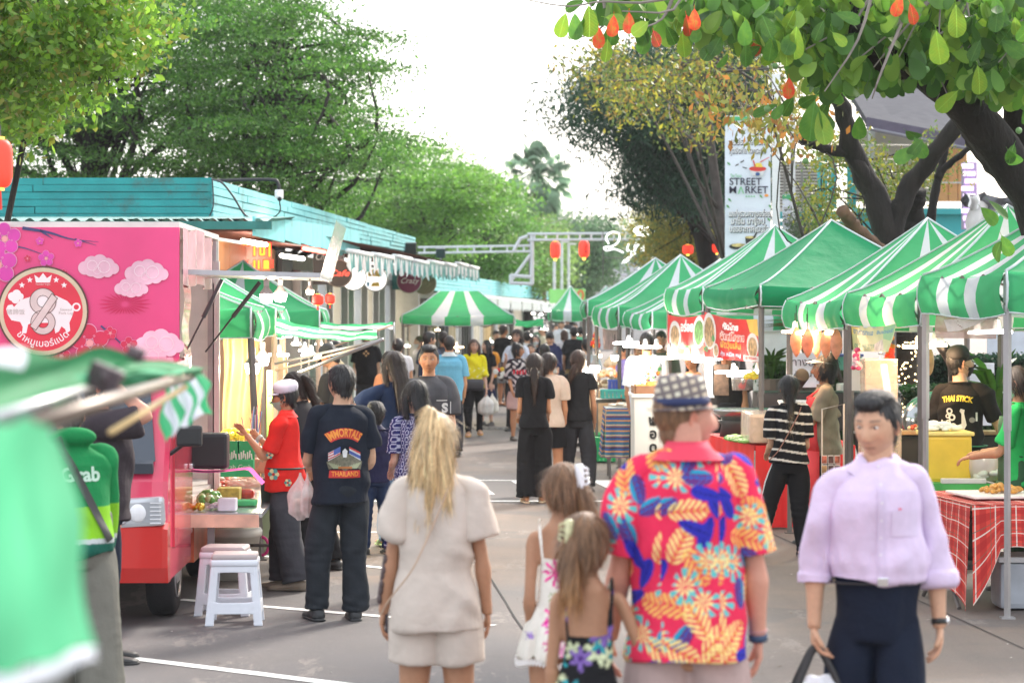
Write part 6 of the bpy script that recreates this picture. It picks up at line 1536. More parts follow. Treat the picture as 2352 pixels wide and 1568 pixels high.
banner('tall white street market banner on a pole, food pictures and dark lettering',1665,266,1770,590,34,1783,.105,
 [('\u0e28\u0e39\u0e19\u0e22\u0e4c\u0e23\u0e27\u0e21\u0e2a\u0e15\u0e23\u0e35\u0e17',1714,326,82,19,white,navy),('\u0e2a\u0e38\u0e14\u0e2e\u0e34\u0e15\u0e17\u0e35\u0e48\u0e25\u0e32\u0e14\u0e01\u0e23\u0e30\u0e1a\u0e31\u0e07',1716,346,84,18,white,navy),('The Tasco',1690,404,26,11,lgn,None),
     ('STREET',1712,418,74,23,navy,None),('M',1683,437,16,23,navy,None),('RKET',1737,437,52,23,navy,None),('\u0e41\u0e2b\u0e25\u0e48\u0e07\u0e23\u0e27\u0e21\u0e04\u0e27\u0e32\u0e21\u0e2d\u0e23\u0e48\u0e2d\u0e22',1721,491,94,20,white,navy),('\u0e21\u0e32\u0e0a\u0e34\u0e21 \u0e21\u0e32\u0e0a\u0e49\u0e2d\u0e1b',1717,508,76,21,white,navy),('\u0e1a\u0e23\u0e23\u0e22\u0e32\u0e01\u0e32\u0e28\u0e42\u0e14\u0e19\u0e43\u0e08',1720,526,90,21,white,navy),('Papaya Salad',1706,577,30,6,navy,None)],
 [('food_print',[(ell(1729,296,15,14),M((.6,.62,.64),.4,0),.001),(ell(1729,297,12,10),food,.003),([(1722,292),(1735,282),(1738,286),(1727,296)],orng,.005),(ell(1740,388,20,6),redm,.004),([(1720,388),(1760,388),(1752,404),(1728,404)],M((.62,.62,.64),.4,0),.003),([(1731,384),(1736,375),(1748,375),(1752,384)],yel,.006),(ell(1740,400,5,4),M((.03,.08,.25),.5,0),.007),
     (ell(1696,566,22,7),blkm,.002),(ell(1697,563,17,4),food,.004),([(1711,545),(1738,545),(1735,560),(1728,568),(1720,568),(1713,560)],blkm,.003),(ell(1724,545,13,3),food,.005),([(1729,545),(1737,532),(1740,534),(1733,547)],blkm,.007)]),
     ('green_corner',[([(1665,268),(1718,268),(1716,276),(1680,278),(1665,290)],gr,.001)]),('letter_a',[([(1694,445),(1700,429),(1703,429),(1698,445)],lgn,.008),([(1701,431),(1703,429),(1709,445),(1706,445)],lgn,.008)]),
     ('chopsticks',[([(1745,372),(1766,361),(1767,362),(1746,374)],redm,.003),([(1728,368),(1731,368),(1736,385),(1733,385)],redm,.008)]),
     ('flag',[([(1747,540),(1757,540),(1757,542),(1747,542)],redm,.003),([(1747,544),(1757,544),(1757,547),(1747,547)],navy,.003)]),
     ('leaf_print',[([(u,v),(u+5,v+2),(u+8,v+9),(u+1,v+5)],leafg,.003)for u,v in((1670,372),(1672,455),(1744,447),(1765,470),(1762,500),(1668,470))]+[(ell(1760,449,5,3),orng,.003)]),
     ('dots',[(ell(1714+k*6,451,2,2),lgn,.003)for k in range(4)]),('spice_print',[([(1700,372),(1708,368),(1709,370),(1701,375)],blkm,.003),([(1705,383),(1716,386),(1715,388),(1705,385)],blkm,.003),([(1688,380),(1696,376),(1696,379),(1689,382)],blkm,.003)])])
banner('second white banner with green top, farther behind and right of the tall one',1797,446,1817,558,40,1821,.09,[('\u0e23\u0e27\u0e21\u0e02\u0e2d\u0e07',1808,478,19,12,white,navy),('\u0e21\u0e32\u0e0a\u0e49\u0e2d\u0e1b',1808,492,19,12,white,navy),('\u0e17\u0e38\u0e01\u0e27\u0e31\u0e19',1807,506,17,12,white,navy)],[('green_corner',[([(1797,447),(1817,447),(1817,462),(1805,456),(1797,458)],gr,.001)]),('food_print',[(ell(1805,545,6,4),orng,.003)])])
# ------------------------------------------------------------ lamps
LE=7.
lampW=M((1,.97,.92),.5,0,emit=LE,ecol=(1,.93,.84));lampO=M((1,.8,.5),.5,0,emit=LE,ecol=(1,.70,.40));lampC=M((1,1,1),.5,0,emit=9,ecol=(1,.97,.93))
def bulb(u,v,d,r_,label,m=lampW,group='bare bulbs over the stalls',wire=.16,tall=1.2):
 e=E('bulb_lamp',P(u,v,d),label,'lamp',group)
 part('bulb',MB().lathe([(.001,-r_*tall),(r_*.75,-r_*tall*.93),(r_,-r_*.4),(r_,.2*r_),(.001,r_*.25)],(0,0,0),20),m,e,False,True)
 part('bulb_neck',MB().lathe([(r_*1.02,.2*r_),(r_*.85,r_*.6),(r_*.45,r_*1.05),(r_*.36,r_*1.5),(.001,r_*1.55)],(0,0,0),20),M((.42,.36,.33),.5,0),e,False,True)
 part('socket',MB().lathe([(r_*.4,r_*1.4),(r_*.45,r_*2.3),(.004,r_*2.5)],(0,0,0),12),M((.55,.52,.5),.5),e,False)
 part('cable',MB().tube([(0,0,r_*2.4),(0,0,r_*2.4+wire)],.004,4),blk,e,False)
 return e
def ringlamp(u,v,d,w_,label,m=lampW,group='flat round LED lamps under the tents',z1=.17):
 e=E('led_lamp',P(u,v,d),label,'lamp',group)
 part('led_disc',MB().lathe([(w_*.35,-.010),(w_*.5,-.012),(w_,-.010),(w_*1.02,.006),(w_*.9,.016),(.01,.02)],(0,0,0),28),m,e,False,True)
 part('socket',MB().lathe([(.03,.02),(.02,.09),(.004,.10)],(0,0,0),10),M((.7,.7,.7),.5),e,False)
 part('cable',MB().tube([(0,0,.09),(0,0,z1)],.004,4),blk,e,False)
bulb(612,678,17.3,.048,'fat glowing bulb hanging left of its pair under the truck hatch',lampC,wire=.02);bulb(644,676,17.9,.048,'fat glowing bulb hanging right of its pair under the truck hatch',lampC,wire=.02)
bulb(712,668,17.8,.030,'small round warm bulb next to the little red lanterns',lampO,wire=.02,tall=1.)
bulb(580,838,20.9,.065,'large dazzling bulb just left of the dark tent post over the food',lampC);bulb(603,822,21.6,.06,'dazzling bulb right of the dark tent post over the food',lampC);bulb(588,788,23,.045,'upper warm bulb glowing beneath the nearest left tent',lampO)
for i,(u,v,d,w_)in enumerate(((655,772,25,.07),(680,790,26,.05),(640,815,22.6,.10),(715,815,24,.10),(745,822,25.5,.11),(700,805,27,.07),(760,803,29,.08),(735,790,30,.06))):
 ringlamp(u,v,d,w_,'LED lamp glowing under the left row of tents, %s'%('by the pale post','behind the pale post','lowest and nearest the post','low in the middle','farthest right of the low ones','above the slanting bars','near the capped man','highest of them')[i],lampW)
for i,(u,v,d,w_)in enumerate(((1048,797,46,.14),(1040,806,46.5,.12),(1024,796,46,.07),(1005,758,47,.05))):ringlamp(u,v,d,w_,'warm lamp under the ridge tent, %s'%('the widest','the lower one','small one to the left','single bulb at its front edge')[i],lampO)
for i,(u,v,d,w_)in enumerate(((935,795,45,.06),(1127,785,46,.05),(1183,775,47,.12),(1212,770,50,.09),(1262,714,63,.12),(1290,713,64,.12),(1250,756,58,.09),(1335,768,66,.14),(1225,720,62,.05),(1243,722,62,.04))):ringlamp(u,v,d,w_,'distant glowing stall lamp number %d along the alley from the left'%(i+1)if False else 'distant glowing lamp %s'%('by the cream pillar','left of the tall man in black','above the student in white','under the lifted green curtain','at the left of the far tent edge','at the right of the far tent edge','left of the tall man in white','above the people at the alley end','small one on the far shop front','smallest one on the far shop front')[i],lampW,group='distant lamps down the alley')
bulb(1343,850,34,.06,'left of two dazzling bulbs at the end of the right-hand row',lampC);bulb(1366,842,33.6,.07,'right of two dazzling bulbs at the end of the right-hand row',lampC);bulb(1378,815,34.5,.03,'small warm bulb under the crate stall',lampO)
bulb(1412,818,31,.05,'bulb hidden low behind the crate stall post',lampW)
for i,(u,v,d,w_,m_)in enumerate(((1444,788,29.5,.19,lampC),(1482,797,28,.11,lampW),(1508,797,28,.06,lampW),(1450,795,29,.10,lampW),(1578,820,26.5,.21,lampC),(1611,829,26.2,.10,lampC),(1642,824,26,.08,lampC),(1685,855,24.6,.19,lampW),(1690,862,24.4,.09,lampW),(1741,854,24.2,.05,lampW),(1826,762,21.6,.12,lampO),(1853,765,21.2,.10,lampO),(1880,752,21.6,.13,lampO),(1907,765,21,.05,lampO),(2110,797,19.5,.13,lampO),(2148,792,18.6,.08,lampO),(2160,793,18.3,.05,lampO),(2245,764,17.8,.07,lampW),(2290,762,17.6,.11,lampW),(1540,822,27,.10,lampW))):
 ringlamp(u,v,d,w_,'flat LED lamp %s'%('glaring widest above the graphic tee cook','right of the graphic tee cook head','smallest right of the graphic tee cook','just below the glaring one over the tee cook','longest one below the left red food banner','drooping below the joint of the two red banners','right of the drooping one below the red banners','wide one over the noodle wok','inner one over the noodle wok','small one beside the wooden coloured post at the wok','left end over the hanging squid','middle low over the hanging squid','tilted highest over the hanging squid','small one by the metal posts near the squid','wide orange one below the yellow banner','between the two brown posts near the trunk','smallest right of the two brown posts','left one inside the nearest tent','right one inside the nearest tent','left of the longest one under the red banner')[i],m_)
for u,v,d,en,cc_ in((592,842,21.0,60,(1,.80,.55)),(600,800,23.5,45,(1,.78,.5)),(628,706,17.6,10,(1,.9,.75)),(640,548,33.6,80,(1,.78,.5)),(1690,868,24.3,20,(1,.80,.6)),(1600,838,26.0,18,(1,.9,.75)),(1462,812,28.3,20,(1,.78,.52)),(1862,782,21.3,22,(1,.62,.35)),(2112,806,19.2,20,(1,.65,.38)),(2270,776,17.5,12,(1,.85,.7)),(1356,862,33.8,30,(1,.82,.6)),(1045,815,45.5,50,(1,.75,.48)),(720,826,25,22,(1,.82,.6))):
 l=bpy.data.lights.new('stall_and_eave_light','POINT');l.energy=en;l.color=cc_;l.shadow_soft_size=.10;o=bpy.data.objects.new('stall_and_eave_light',l);COL.objects.link(o);o.location=tuple(P(u,v,d))  # points at the stall bulbs; the eave one is added fill for the timber
# ------------------------------------------------------------ banners at the stalls
def clothbanner(label,c4,d2,m,name='food_banner'):
 """c4 = (u,v) top-left, top-right, bottom-right, bottom-left; d2 = depth left, right"""
 e=E(name,P(*c4[0],d2[0]),label,'banner');ds=(d2[0],d2[1],d2[1],d2[0]);Q=[P(*c,d)for c,d in zip(c4,ds)]
 def f(s_,t):
  p=(Q[0]*(1-s_)+Q[1]*s_)*(1-t)+(Q[3]*(1-s_)+Q[2]*s_)*t
  return p+np.array((0,.02*math.sin(s_*9+t*3)+.012*math.sin(s_*21-t*8),-.03*math.sin(math.pi*s_)*(1-t)))
 part('banner_sheet',MB().grid(f,40,20),m,e,smooth=True)
 def on(mb,poly,m_=0,off=.004):
  t=tessellate_polygon([[Vector((x,y,0))for x,y in poly]]);bm=bmesh.new();vs=[bm.verts.new((x,y,0))for x,y in poly]
  for q in t:
   try:bm.faces.new([vs[i]for i in q])
   except ValueError:pass
  for _ in range(3):
   ed=[e_ for e_ in bm.edges if e_.calc_length()>.07]
   if ed:bmesh.ops.subdivide_edges(bm,edges=ed,cuts=1);bmesh.ops.triangulate(bm,faces=bm.faces[:])
  bm.verts.ensure_lookup_table();V=np.array([f(v.co.x,v.co.y)for v in bm.verts]);V[:,1]-=off;mb.add(V,[[v.index for v in q.verts]for q in bm.faces],m_);bm.free()
 def tx(mb,s_,x,y,w_,h_,m_=0,off=.012,bold=.02):
  v,fs=textmesh(s_,1,bold);
  if not len(v):return
  ww=v[:,0].max()-v[:,0].min();V=np.array([f(x+q[0]/ww*w_,y-q[1]*h_)for q in v]);V[:,1]-=off;mb.add(V,fs,m_)
 return e,on,tx
foodA=M((.48,.30,.14),.35,.7,18);foodG=M((.12,.28,.08),.35,.7,20);redB=M((.66,.025,.03),.3,.12,3);plate=M((.75,.72,.70),.35,.05)
e,on,tx=clothbanner('red food banner with noodle pictures, right of two, Thai words and a phone number',[(1618,716),(1740,733),(1742,832),(1618,820)],(25.6,23.7),redB)
mb=MB();on(mb,ell(.10,.40,.13,.42,18),1,.004);on(mb,ell(.10,.42,.10,.34,18),0,.007);on(mb,ell(.90,.62,.10,.30,16),1,.004);on(mb,ell(.90,.66,.08,.24,16),0,.007);on(mb,ell(.22,.82,.055,.17,14),1,.0045);on(mb,ell(.22,.82,.042,.13,14),0,.008);on(mb,[(.80,0),(1,0),(1,.4),(.93,.35),(.86,.3)],2,.003);on(mb,ell(.92,.50,.03,.06,10),3,.012);on(mb,ell(.13,.3,.03,.06,10),3,.012);on(mb,ell(.17,.55,.03,.08,10),3,.012);on(mb,[(.74,.86),(1,.86),(1,.99),(.74,.99)],1,.009)
part('food_picture',mb,[foodA,plate,M((.85,.5,.08),.4),leafg],e)
mb=MB();tx(mb,'\u0e1c\u0e31\u0e14\u0e44\u0e17\u0e22',.50,.22,.30,.20,0,.010,.06);tx(mb,'\u0e1c\u0e31\u0e14\u0e2b\u0e21\u0e35\u0e48\u0e42\u0e04\u0e23\u0e32\u0e0a',.53,.46,.46,.24,0,.010,.06);tx(mb,'\u0e1c\u0e31\u0e14\u0e2b\u0e21\u0e35\u0e48\u0e42\u0e04\u0e23\u0e32\u0e0a',.53,.46,.44,.22,1,.016,.01);tx(mb,'\u0e1c\u0e31\u0e14\u0e27\u0e38\u0e49\u0e19\u0e40\u0e2a\u0e49\u0e19',.50,.66,.38,.22,2,.012,.02);tx(mb,'\u0e01\u0e38\u0e49\u0e07 \u0e2b\u0e21\u0e36\u0e01 \u0e2b\u0e21\u0e39',.50,.88,.38,.13,3,.012,.02);tx(mb,'0819584491',.87,.925,.22,.10,4,.014,.02);tx(mb,'MO',.02,.82,.10,.16,5,.012,.05)
part('lettering',mb,[M((.85,.8,.78),.5,0),M((.75,.12,.05),.5,0),M((.85,.45,.08),.5,0),M((.6,.7,.85),.5,0),M((.6,.02,.02),.5,0),M((.1,.5,.2),.5,0)],e)
e,on,tx=clothbanner('crumpled red food banner, left of two, with a glass noodle picture',[(1534,722),(1620,722),(1618,830),(1534,822)],(27.6,26.0),redB)
mb=MB();on(mb,ell(.20,.45,.16,.34,18),1,.004);on(mb,ell(.20,.48,.12,.26,18),0,.007);on(mb,ell(.84,.36,.15,.36,18),1,.004);on(mb,ell(.84,.38,.12,.28,16),2,.007);on(mb,[(.28,.66),(.62,.66),(.60,.92),(.26,.92)],3,.005);part('food_picture',mb,[foodA,plate,foodG,M((.12,.42,.16),.4,.1)],e)
mb=MB();tx(mb,'\u0e2d\u0e23\u0e48\u0e2d\u0e22',.52,.24,.34,.30,0,.012,.04);tx(mb,'\u0e15\u0e33\u0e17\u0e38\u0e01\u0e08\u0e32\u0e19',.45,.80,.32,.20,1,.014,.04);tx(mb,'\u0e22\u0e33',.06,.70,.06,.20,0,.012,.02);tx(mb,'0819584',.88,.90,.2,.09,0,.012,.02);part('lettering',mb,[M((.85,.8,.75),.5,0),M((.85,.7,.1),.5,0)],e)
e,on,tx=clothbanner('yellow and green stall banner with blue lettering and a phone number',[(1949,741),(2060,743),(2040,808),(1956,806)],(20.3,18.6),M((.50,.52,.22),.4,.25,2.5))
mb=MB();on(mb,[(.0,.0),(.22,0),(.18,.35),(0,.4)],0,.004);on(mb,[(.75,0),(1.,0),(.96,.6),(.8,.5)],1,.004);on(mb,[(.62,.72),(.78,.5),(.86,.98),(.64,.98)],2,.004);part('food_picture',mb,[M((.8,.62,.15),.4),M((.2,.45,.18),.4),M((.45,.38,.34),.4,.5,12)],e)
mb=MB();tx(mb,'\u0e2d\u0e32\u0e2b\u0e32\u0e23\u0e17\u0e30\u0e40\u0e25',.32,.26,.44,.28,0,.012,.03);tx(mb,'\u0e2d\u0e34\u0e19\u0e40\u0e15\u0e2d\u0e23\u0e4c',.78,.24,.34,.18,0,.012,.03);tx(mb,'095-448-2759',.36,.80,.52,.24,1,.012,.01);part('lettering',mb,[M((.05,.22,.35),.5,0),M((.05,.25,.15),.5,0)],e)
e,on,tx=clothbanner('translucent brownish menu sheet hanging inside the nearest tent',[(2150,713),(2290,706),(2288,778),(2148,776)],(17.9,16.5),M((.38,.22,.18),.25,.25,2,alpha=.82))
mb=MB();on(mb,[(.15,.3),(.55,.15),(.9,.05),(.85,.35),(.4,.7),(.2,.75)],0,.004);on(mb,[(.35,.1),(.5,.0),(.55,.1),(.4,.2)],1,.006);part('print',mb,[M((.62,.55,.53),.4,.2),M((.6,.05,.06),.4)],e)
e,on,tx=clothbanner('plastic curtain of pinkish dried goods left of the fish stall posts',[(1384,752),(1428,754),(1428,803),(1386,802)],(33.6,32.2),M((.30,.20,.20),.3,.5,10))
mb=MB();on(mb,[(.82,.05),(1,.05),(1,.5),(.82,.5)],0,.004);part('print',mb,M((.5,.4,.33),.4),e)
# ------------------------------------------------------------ right-hand stalls: tables, boxes, goods
def box(name,label,cat,c,size,m,bev=.012,group=None,rz=0.,**k):
 return solo(name,MB().bbox(c,size,bev,rz=rz),m,label,cat,group=group,**k)
def plaid(name,base,cols):
 m=bpy.data.materials.new(name);m.use_nodes=True;n=m.node_tree;N=n.nodes.new;L=n.links.new;b=n.nodes['Principled BSDF'];tc=N('ShaderNodeTexCoord');sp=N('ShaderNodeSeparateXYZ');L(tc.outputs['UV'],sp.inputs[0]);src=None
 q=N('ShaderNodeRGB');q.outputs[0].default_value=(*base,1);src=q.outputs[0]
 for ax,sc,th,col,fac in cols:
  w=N('ShaderNodeMath');w.operation='MULTIPLY';w.inputs[1].default_value=sc;L(sp.outputs[ax],w.inputs[0]);f=N('ShaderNodeMath');f.operation='FRACT';L(w.outputs[0],f.inputs[0])
  g_=N('ShaderNodeMath');g_.operation='COMPARE';g_.inputs[1].default_value=th[0];g_.inputs[2].default_value=th[1];L(f.outputs[0],g_.inputs[0]);mf=N('ShaderNodeMath');mf.operation='MULTIPLY';mf.inputs[1].default_value=fac;L(g_.outputs[0],mf.inputs[0])
  x=N('ShaderNodeMixRGB');x.inputs[2].default_value=(*col,1);L(mf.outputs[0],x.inputs[0]);L(src,x.inputs[1]);src=x.outputs[0]
 L(src,b.inputs['Base Color']);b.inputs['Roughness'].default_value=.85;return m
def uvgrid(name,f,nu,nv,su,sv,m,par):
 me=MB().grid(f,nu,nv).mesh(name,True);uv=me.uv_layers.new(name='UV');k=0
 for p in me.polygons:
  for li in p.loop_indices:
   vi=me.loops[li].vertex_index;uv.data[li].uv=((vi//(nv+1))/nu*su,(vi%(nv+1))/nv*sv)
 if par is not None:me.transform(Matrix.Translation(-par.location))
 return link(name,me,m,par)
redp=plaid('red_plaid',(.62,.05,.035),[(0,7,(.5,.16),(.35,.01,.01),.6),(1,7,(.5,.16),(.35,.01,.01),.6),(0,7,(.12,.028),(.75,.70,.62),.8),(1,7,(.12,.028),(.75,.70,.62),.8),(0,7,(.88,.015),(.02,.12,.08),.8),(1,7,(.88,.015),(.02,.12,.08),.8)])
A,B_,C_,D_=np.array((2.93,17.7)),np.array((3.12,16.40)),np.array((4.3,16.45)),np.array((4.3,17.75))
t_=E('folding_table',(3.6,17,0),'folding table under the red plaid cloth in the nearest stall','table');mb=MB();ctr=(A+B_+C_+D_)/4
mb.add([(*p,z)for z in(.70,.735)for p in(A,B_,C_,D_)],[(3,2,1,0),(4,5,6,7),(0,1,5,4),(1,2,6,5),(2,3,7,6),(3,0,4,7)]);part('tabletop',mb,M((.4,.3,.2),.6),t_)
for p,q in((B_,A),(C_,D_)):
 for a_,b_ in((p,q),(q,p)):part('leg',MB().tube([(*(a_*.85+ctr*.15),.70),(*(a_*.5+b_*.5),.35),(*(a_*.8+b_*.2),.01)],.016,7),steelD,t_)
tc_=E('tablecloth',(3.4,17,0),'red plaid tablecloth hanging to the ground at its corner in the nearest stall','tablecloth')
def blend(p,q,t):return p+(q-p)*t
uvgrid('cloth_top',lambda a,b:(*blend(blend(A,B_,b),blend(D_,C_,b),a),.742+.003*math.sin(a*40)),20,20,1.3,1.3,redp,tc_)
uvgrid('cloth_side',lambda a,b:(*(blend(A,B_,a)-np.array((.012+.05*b*(1+math.sin(a*19))*.6,0))),.74-b*(.52+.20*a**3+.02*math.sin(a*22))),50,16,1.4,.75,redp,tc_)
uvgrid('cloth_front',lambda a,b:(*(blend(B_,C_,a)-np.array((0,.012+.03*b*(1+math.sin(a*26))))),.74-b*(.30+.38*max(0,1-a*6)+.02*math.sin(a*18))),60,14,1.2,.45,redp,tc_)
box('cool_box','grey insulated cool box with a pale lid under the plaid table','cool box',(3.62,16.75,.17),(.55,.36,.32),M((.35,.38,.42),.5),.04);box('storage_lid','pale closed lid lying on the grey cool box','lid',(3.62,16.75,.352),(.58,.39,.04),M((.62,.63,.64),.45),.012)
fried=M((.62,.28,.05),.55,.4,30,.6,40)
def heap(name,label,cat,c,rx,ry,h_,n,r_,mats,seed,flat=1.,group=None):
 rg=np.random.default_rng(seed);mb=MB()
 for i in range(n):
  a,q=rg.uniform(0,6.28),math.sqrt(rg.uniform(0,1));x,y=math.cos(a)*q,math.sin(a)*q;rr_=r_*rg.uniform(.7,1.3)
  mb.sphere(np.array(c)+(x*rx,y*ry,h_*(1-q*q)*rg.uniform(.3,1)+rr_*flat),(rr_*rg.uniform(.8,1.6),rr_,rr_*flat),7,5,rg.integers(0,len(mats)),rot=rot('Z',rg.uniform(0,3)))
 return solo(name,mb,mats,label,cat,group=group,kind='stuff',smooth=True)
box('food_tray','white tray of fried snacks, left one on the plaid table','tray',(3.42,17.05,.765),(.55,.62,.02),M((.80,.74,.68),.5),.008,rz=.15);heap('fried_snacks','orange fried snacks heaped on the left white tray','snacks',(3.45,17.1,.775),.14,.22,.03,60,.022,[fried],1,.8);heap('grilled_skewers','browned skewers on foil at the right end of the plaid table','skewers',(3.95,17.2,.75),.22,.28,.04,90,.025,[fried,M((.35,.12,.03),.5,.3,20)],2,.7);box('foil_tray','foil tray under the browned skewers','tray',(3.92,17.2,.752),(.5,.6,.012),M((.7,.7,.68),.25,.1,metal=.6),.004)
gt=E('folding_table',(3.6,18.7,0),'green covered table crowded with bins behind the plaid table','table');part('tabletop',MB().box((3.75,18.7,.74),(1.6,.8,.03)),M((.10,.42,.10),.6,.1),gt)
for x in(3.1,4.4):
 for y in(18.4,19.0):part('leg',MB().tube([(x,y,.72),(x,y,.01)],.015,6),steelD,gt)
uvgrid('green_cover',lambda a,b:(2.95+a*1.62,18.28-.02*math.sin(a*30)*b,.75-b*.16*(1+.2*math.sin(a*9))),40,6,1,1,M((.08,.45,.10),.5,.15),gt)
yb=M((.80,.52,.05),.5,.1);
box('yellow_bin','tall yellow ice bin stacked behind the man in the lilac shirt','bin',(3.33,18.6,.93),(.36,.34,.36),yb,.03);box('bin_lid','pale yellow rim lid on the tall yellow bin','lid',(3.33,18.6,1.12),(.39,.37,.03),M((.85,.65,.2),.5),.01)
heap('napkin_pile','white crumpled napkins piled on the yellow bin','napkins',(3.28,18.6,1.13),.15,.12,.05,24,.04,[M((.8,.78,.72),.8)],3,.5)
solo('yellow_basin',MB().lathe([(.20,0),(.24,.12),(.25,.22),(.23,.22),(.22,.12)],(3.98,18.55,.76),28),M((.75,.62,.12),.5,.1),'round yellow green basin near the cook in green','basin',smooth=True)
solo('clear_jug',MB().lathe([(.10,0),(.12,.1),(.11,.22),(.10,.22)],(3.60,18.45,.76),22),M((.75,.65,.6),.2,.1,alpha=.7),'clear plastic jug between the yellow bin and the basin','jug',smooth=True)
box('power_strip','long white power strip lying at the edge of the green table','power strip',(3.42,18.32,.77),(.34,.06,.04),M((.75,.70,.66),.5),.008)
for k,pts in enumerate((((3.58,18.3,.77),(3.72,18.26,.72),(3.74,18.24,.6)),((3.80,18.3,.95),(3.74,18.28,.85),(3.80,18.26,.66)),((3.9,18.3,.9),(3.86,18.25,.8),(3.95,18.28,.78),(4.1,18.3,.84)))):cable(pts,.008,('pale cord dropping from the power strip','pale cord looped in front of the black bags','pale cord curling right over the black bags')[k],mat=M((.6,.55,.5),.5))
heap('plastic_bags','loose clear plastic bags piled on the green table','plastic bags',(3.68,18.35,.77),.14,.08,.08,26,.035,[M((.7,.72,.62),.25,.1,alpha=.8)],4,.6);heap('black_bags','crumpled black plastic bags at the right of the green table','plastic bags',(4.02,18.3,.77),.16,.08,.12,26,.04,[M((.03,.025,.025),.3,.2)],5,.7)
box('grill_box','black charcoal grill box in front of the black-capped cook','grill',(3.55,20.0,.86),(1.1,.4,.36),M((.03,.03,.032),.5,.2),.01);box('wooden_board','wooden board across the black grill','board',(3.6,19.9,1.06),(1.0,.28,.03),M((.42,.26,.14),.6,.2,8),.006);heap('salad','red and green salad heap on the wooden board','salad',(3.35,19.85,1.08),.10,.06,.03,40,.014,[M((.5,.08,.04),.5),M((.12,.3,.05),.5),M((.7,.6,.4),.5)],6)
bq=spline([(3.48,19.6,1.78),(3.62,19.7,1.6),(3.70,20.0,1.25)],12)
solo('hanging_black_bag',MB().tube(bq,np.linspace(.045,.10,12),12),M((.015,.015,.02),.4,.1),'long black cloth bag slanting down behind the lilac shirt man','bag',smooth=True)
solo('metal_dome',MB().sphere((3.62,20.6,1.12),(.30,.30,.26),28,16),M((.35,.38,.40),.15,.05,metal=.8),'shiny grey metal dome lid behind the brown posts','lid',smooth=True)
box('red_bottle_label','soft drink bottle with a red label near the metal dome','bottle',(3.80,20.1,1.22),(.10,.10,.30),M((.5,.04,.04),.2,.3,6),.04)
# fan, seafood and hanging squid stall
sq=[M((.75,.42,.26),.45,.25,12,trans=.3),M((.72,.36,.24),.45,.25,12,trans=.3)]
for i,(u,v,d,h_)in enumerate(((1829,785,21.2,.22),(1855,788,21.1,.21),(1897,790,21.0,.20),(1921,790,20.9,.22),(1876,782,21.3,.25))):
 c=P(u,v,d);mb=MB();mb.lathe([(.006,-h_*.6),(.03,-h_*.42),(.055,-h_*.1),(.05,h_*.2),(.03,h_*.45),(.01,h_*.6)],c,12);mb.tube([c+(0,0,h_*.55),c+(0,0,h_+.1)],.003,4,1);mb.v=[np.array((c[0],c[1],0))+(q-(c[0],c[1],0))*(1,.35,1)for q in mb.v]
 solo('dried_squid',mb,[sq[i%2],blk],'orange dried squid hanging under the striped tent, %s of five'%('leftmost','second from the left','fourth from the left','rightmost','long middle one')[i],'squid',group='squid hanging on a line',smooth=True)
fu=E('standing_fan',P(1848,905,21.8),'black cylinder blower held up beside the visor cook','blower');a_,b_=P(1820,895,21.6),P(1842,862,21.3)
part('barrel',MB().tube([a_-(b_-a_)*.6,a_,b_],[.045,.058,.064],20),M((.03,.03,.035),.25),fu,smooth=True);part('nozzle_rim',MB().tube([b_,b_+(b_-a_)*.05],[.066,.060],20),M((.01,.01,.01),.3),fu)
box('green_tub','long teal plastic tub with a blue rim on the hedge','tub',P(1900,805+60,27.8)+(0,0,.16),(.75,.4,.16),M((.12,.42,.35),.5),.02);box('tub_rim','blue rim lid resting on the teal tub','lid',P(1900,805+60,27.8)+(0,0,.25),(.78,.43,.03),M((.08,.14,.45),.5),.008)
def clearbox(label,c,size):
 e=E('clear_container',(c[0],c[1],c[2]-size[2]/2),label,'container');x,y,z=size;cm=M((.78,.62,.5),.12,.1,alpha=.35)
 for dx,dy,sx,sy in((-x/2,0,.008,y),(x/2,0,.008,y),(0,-y/2,x,.008),(0,y/2,x,.008)):part('side',MB().box((c[0]+dx,c[1]+dy,c[2]),(sx,sy,z)),cm,e)
 part('base',MB().box((c[0],c[1],c[2]-z/2),(x,y,.01)),cm,e);part('rim',MB().tube([(c[0]+a*x/2,c[1]+b*y/2,c[2]+z/2)for a,b in((-1,-1),(1,-1),(1,1),(-1,1),(-1,-1))],.008,5),M((.85,.75,.65),.3),e)
clearbox('clear plastic container, lower one beside the visor cook',(2.98,19.6,1.02),(.30,.3,.34));clearbox('clear tall container stacked higher by the metal posts',(3.02,19.9,1.45),(.26,.26,.42))
solo('white_scoop',MB().lathe([(.001,-.02),(.035,-.01),(.05,.03)],P(1998,1082,19.4),16),M((.8,.75,.7),.4),'small white scoop in the clear container','scoop',smooth=True)
mr_=E('menu_rack',(GX(1915,19.9),19.9,0),'tall rack of meat picture cards beside the striped top woman','menu rack')
part('frame',MB().tube([(GX(1888,19.9),19.9,.55),(GX(1888,19.9),19.9,1.25),(GX(1938,19.7),19.7,1.30),(GX(1938,19.7),19.7,.50)],.008,5),M((.6,.5,.42),.4),mr_)
rg=random.Random(4)
for i in range(6):
 for j in range(3):
  a_=P(1893+j*15,1055+i*22,19.85-j*.05);mb=MB();mb.box(a_,(.048,.006,.072),rz=.1);cd=part('menu_card',mb,M((.72,.62,.55),.4),mr_)
  mb=MB();mb.box(a_-(0,.006,0),(.040,.003,.058),rz=.1);part('picture',mb,[M((.55,.14,.08),.4,.6,25),M((.12,.05,.04),.4,.5,25),M((.55,.3,.12),.4,.5,25)][rg.randrange(3)],cd)
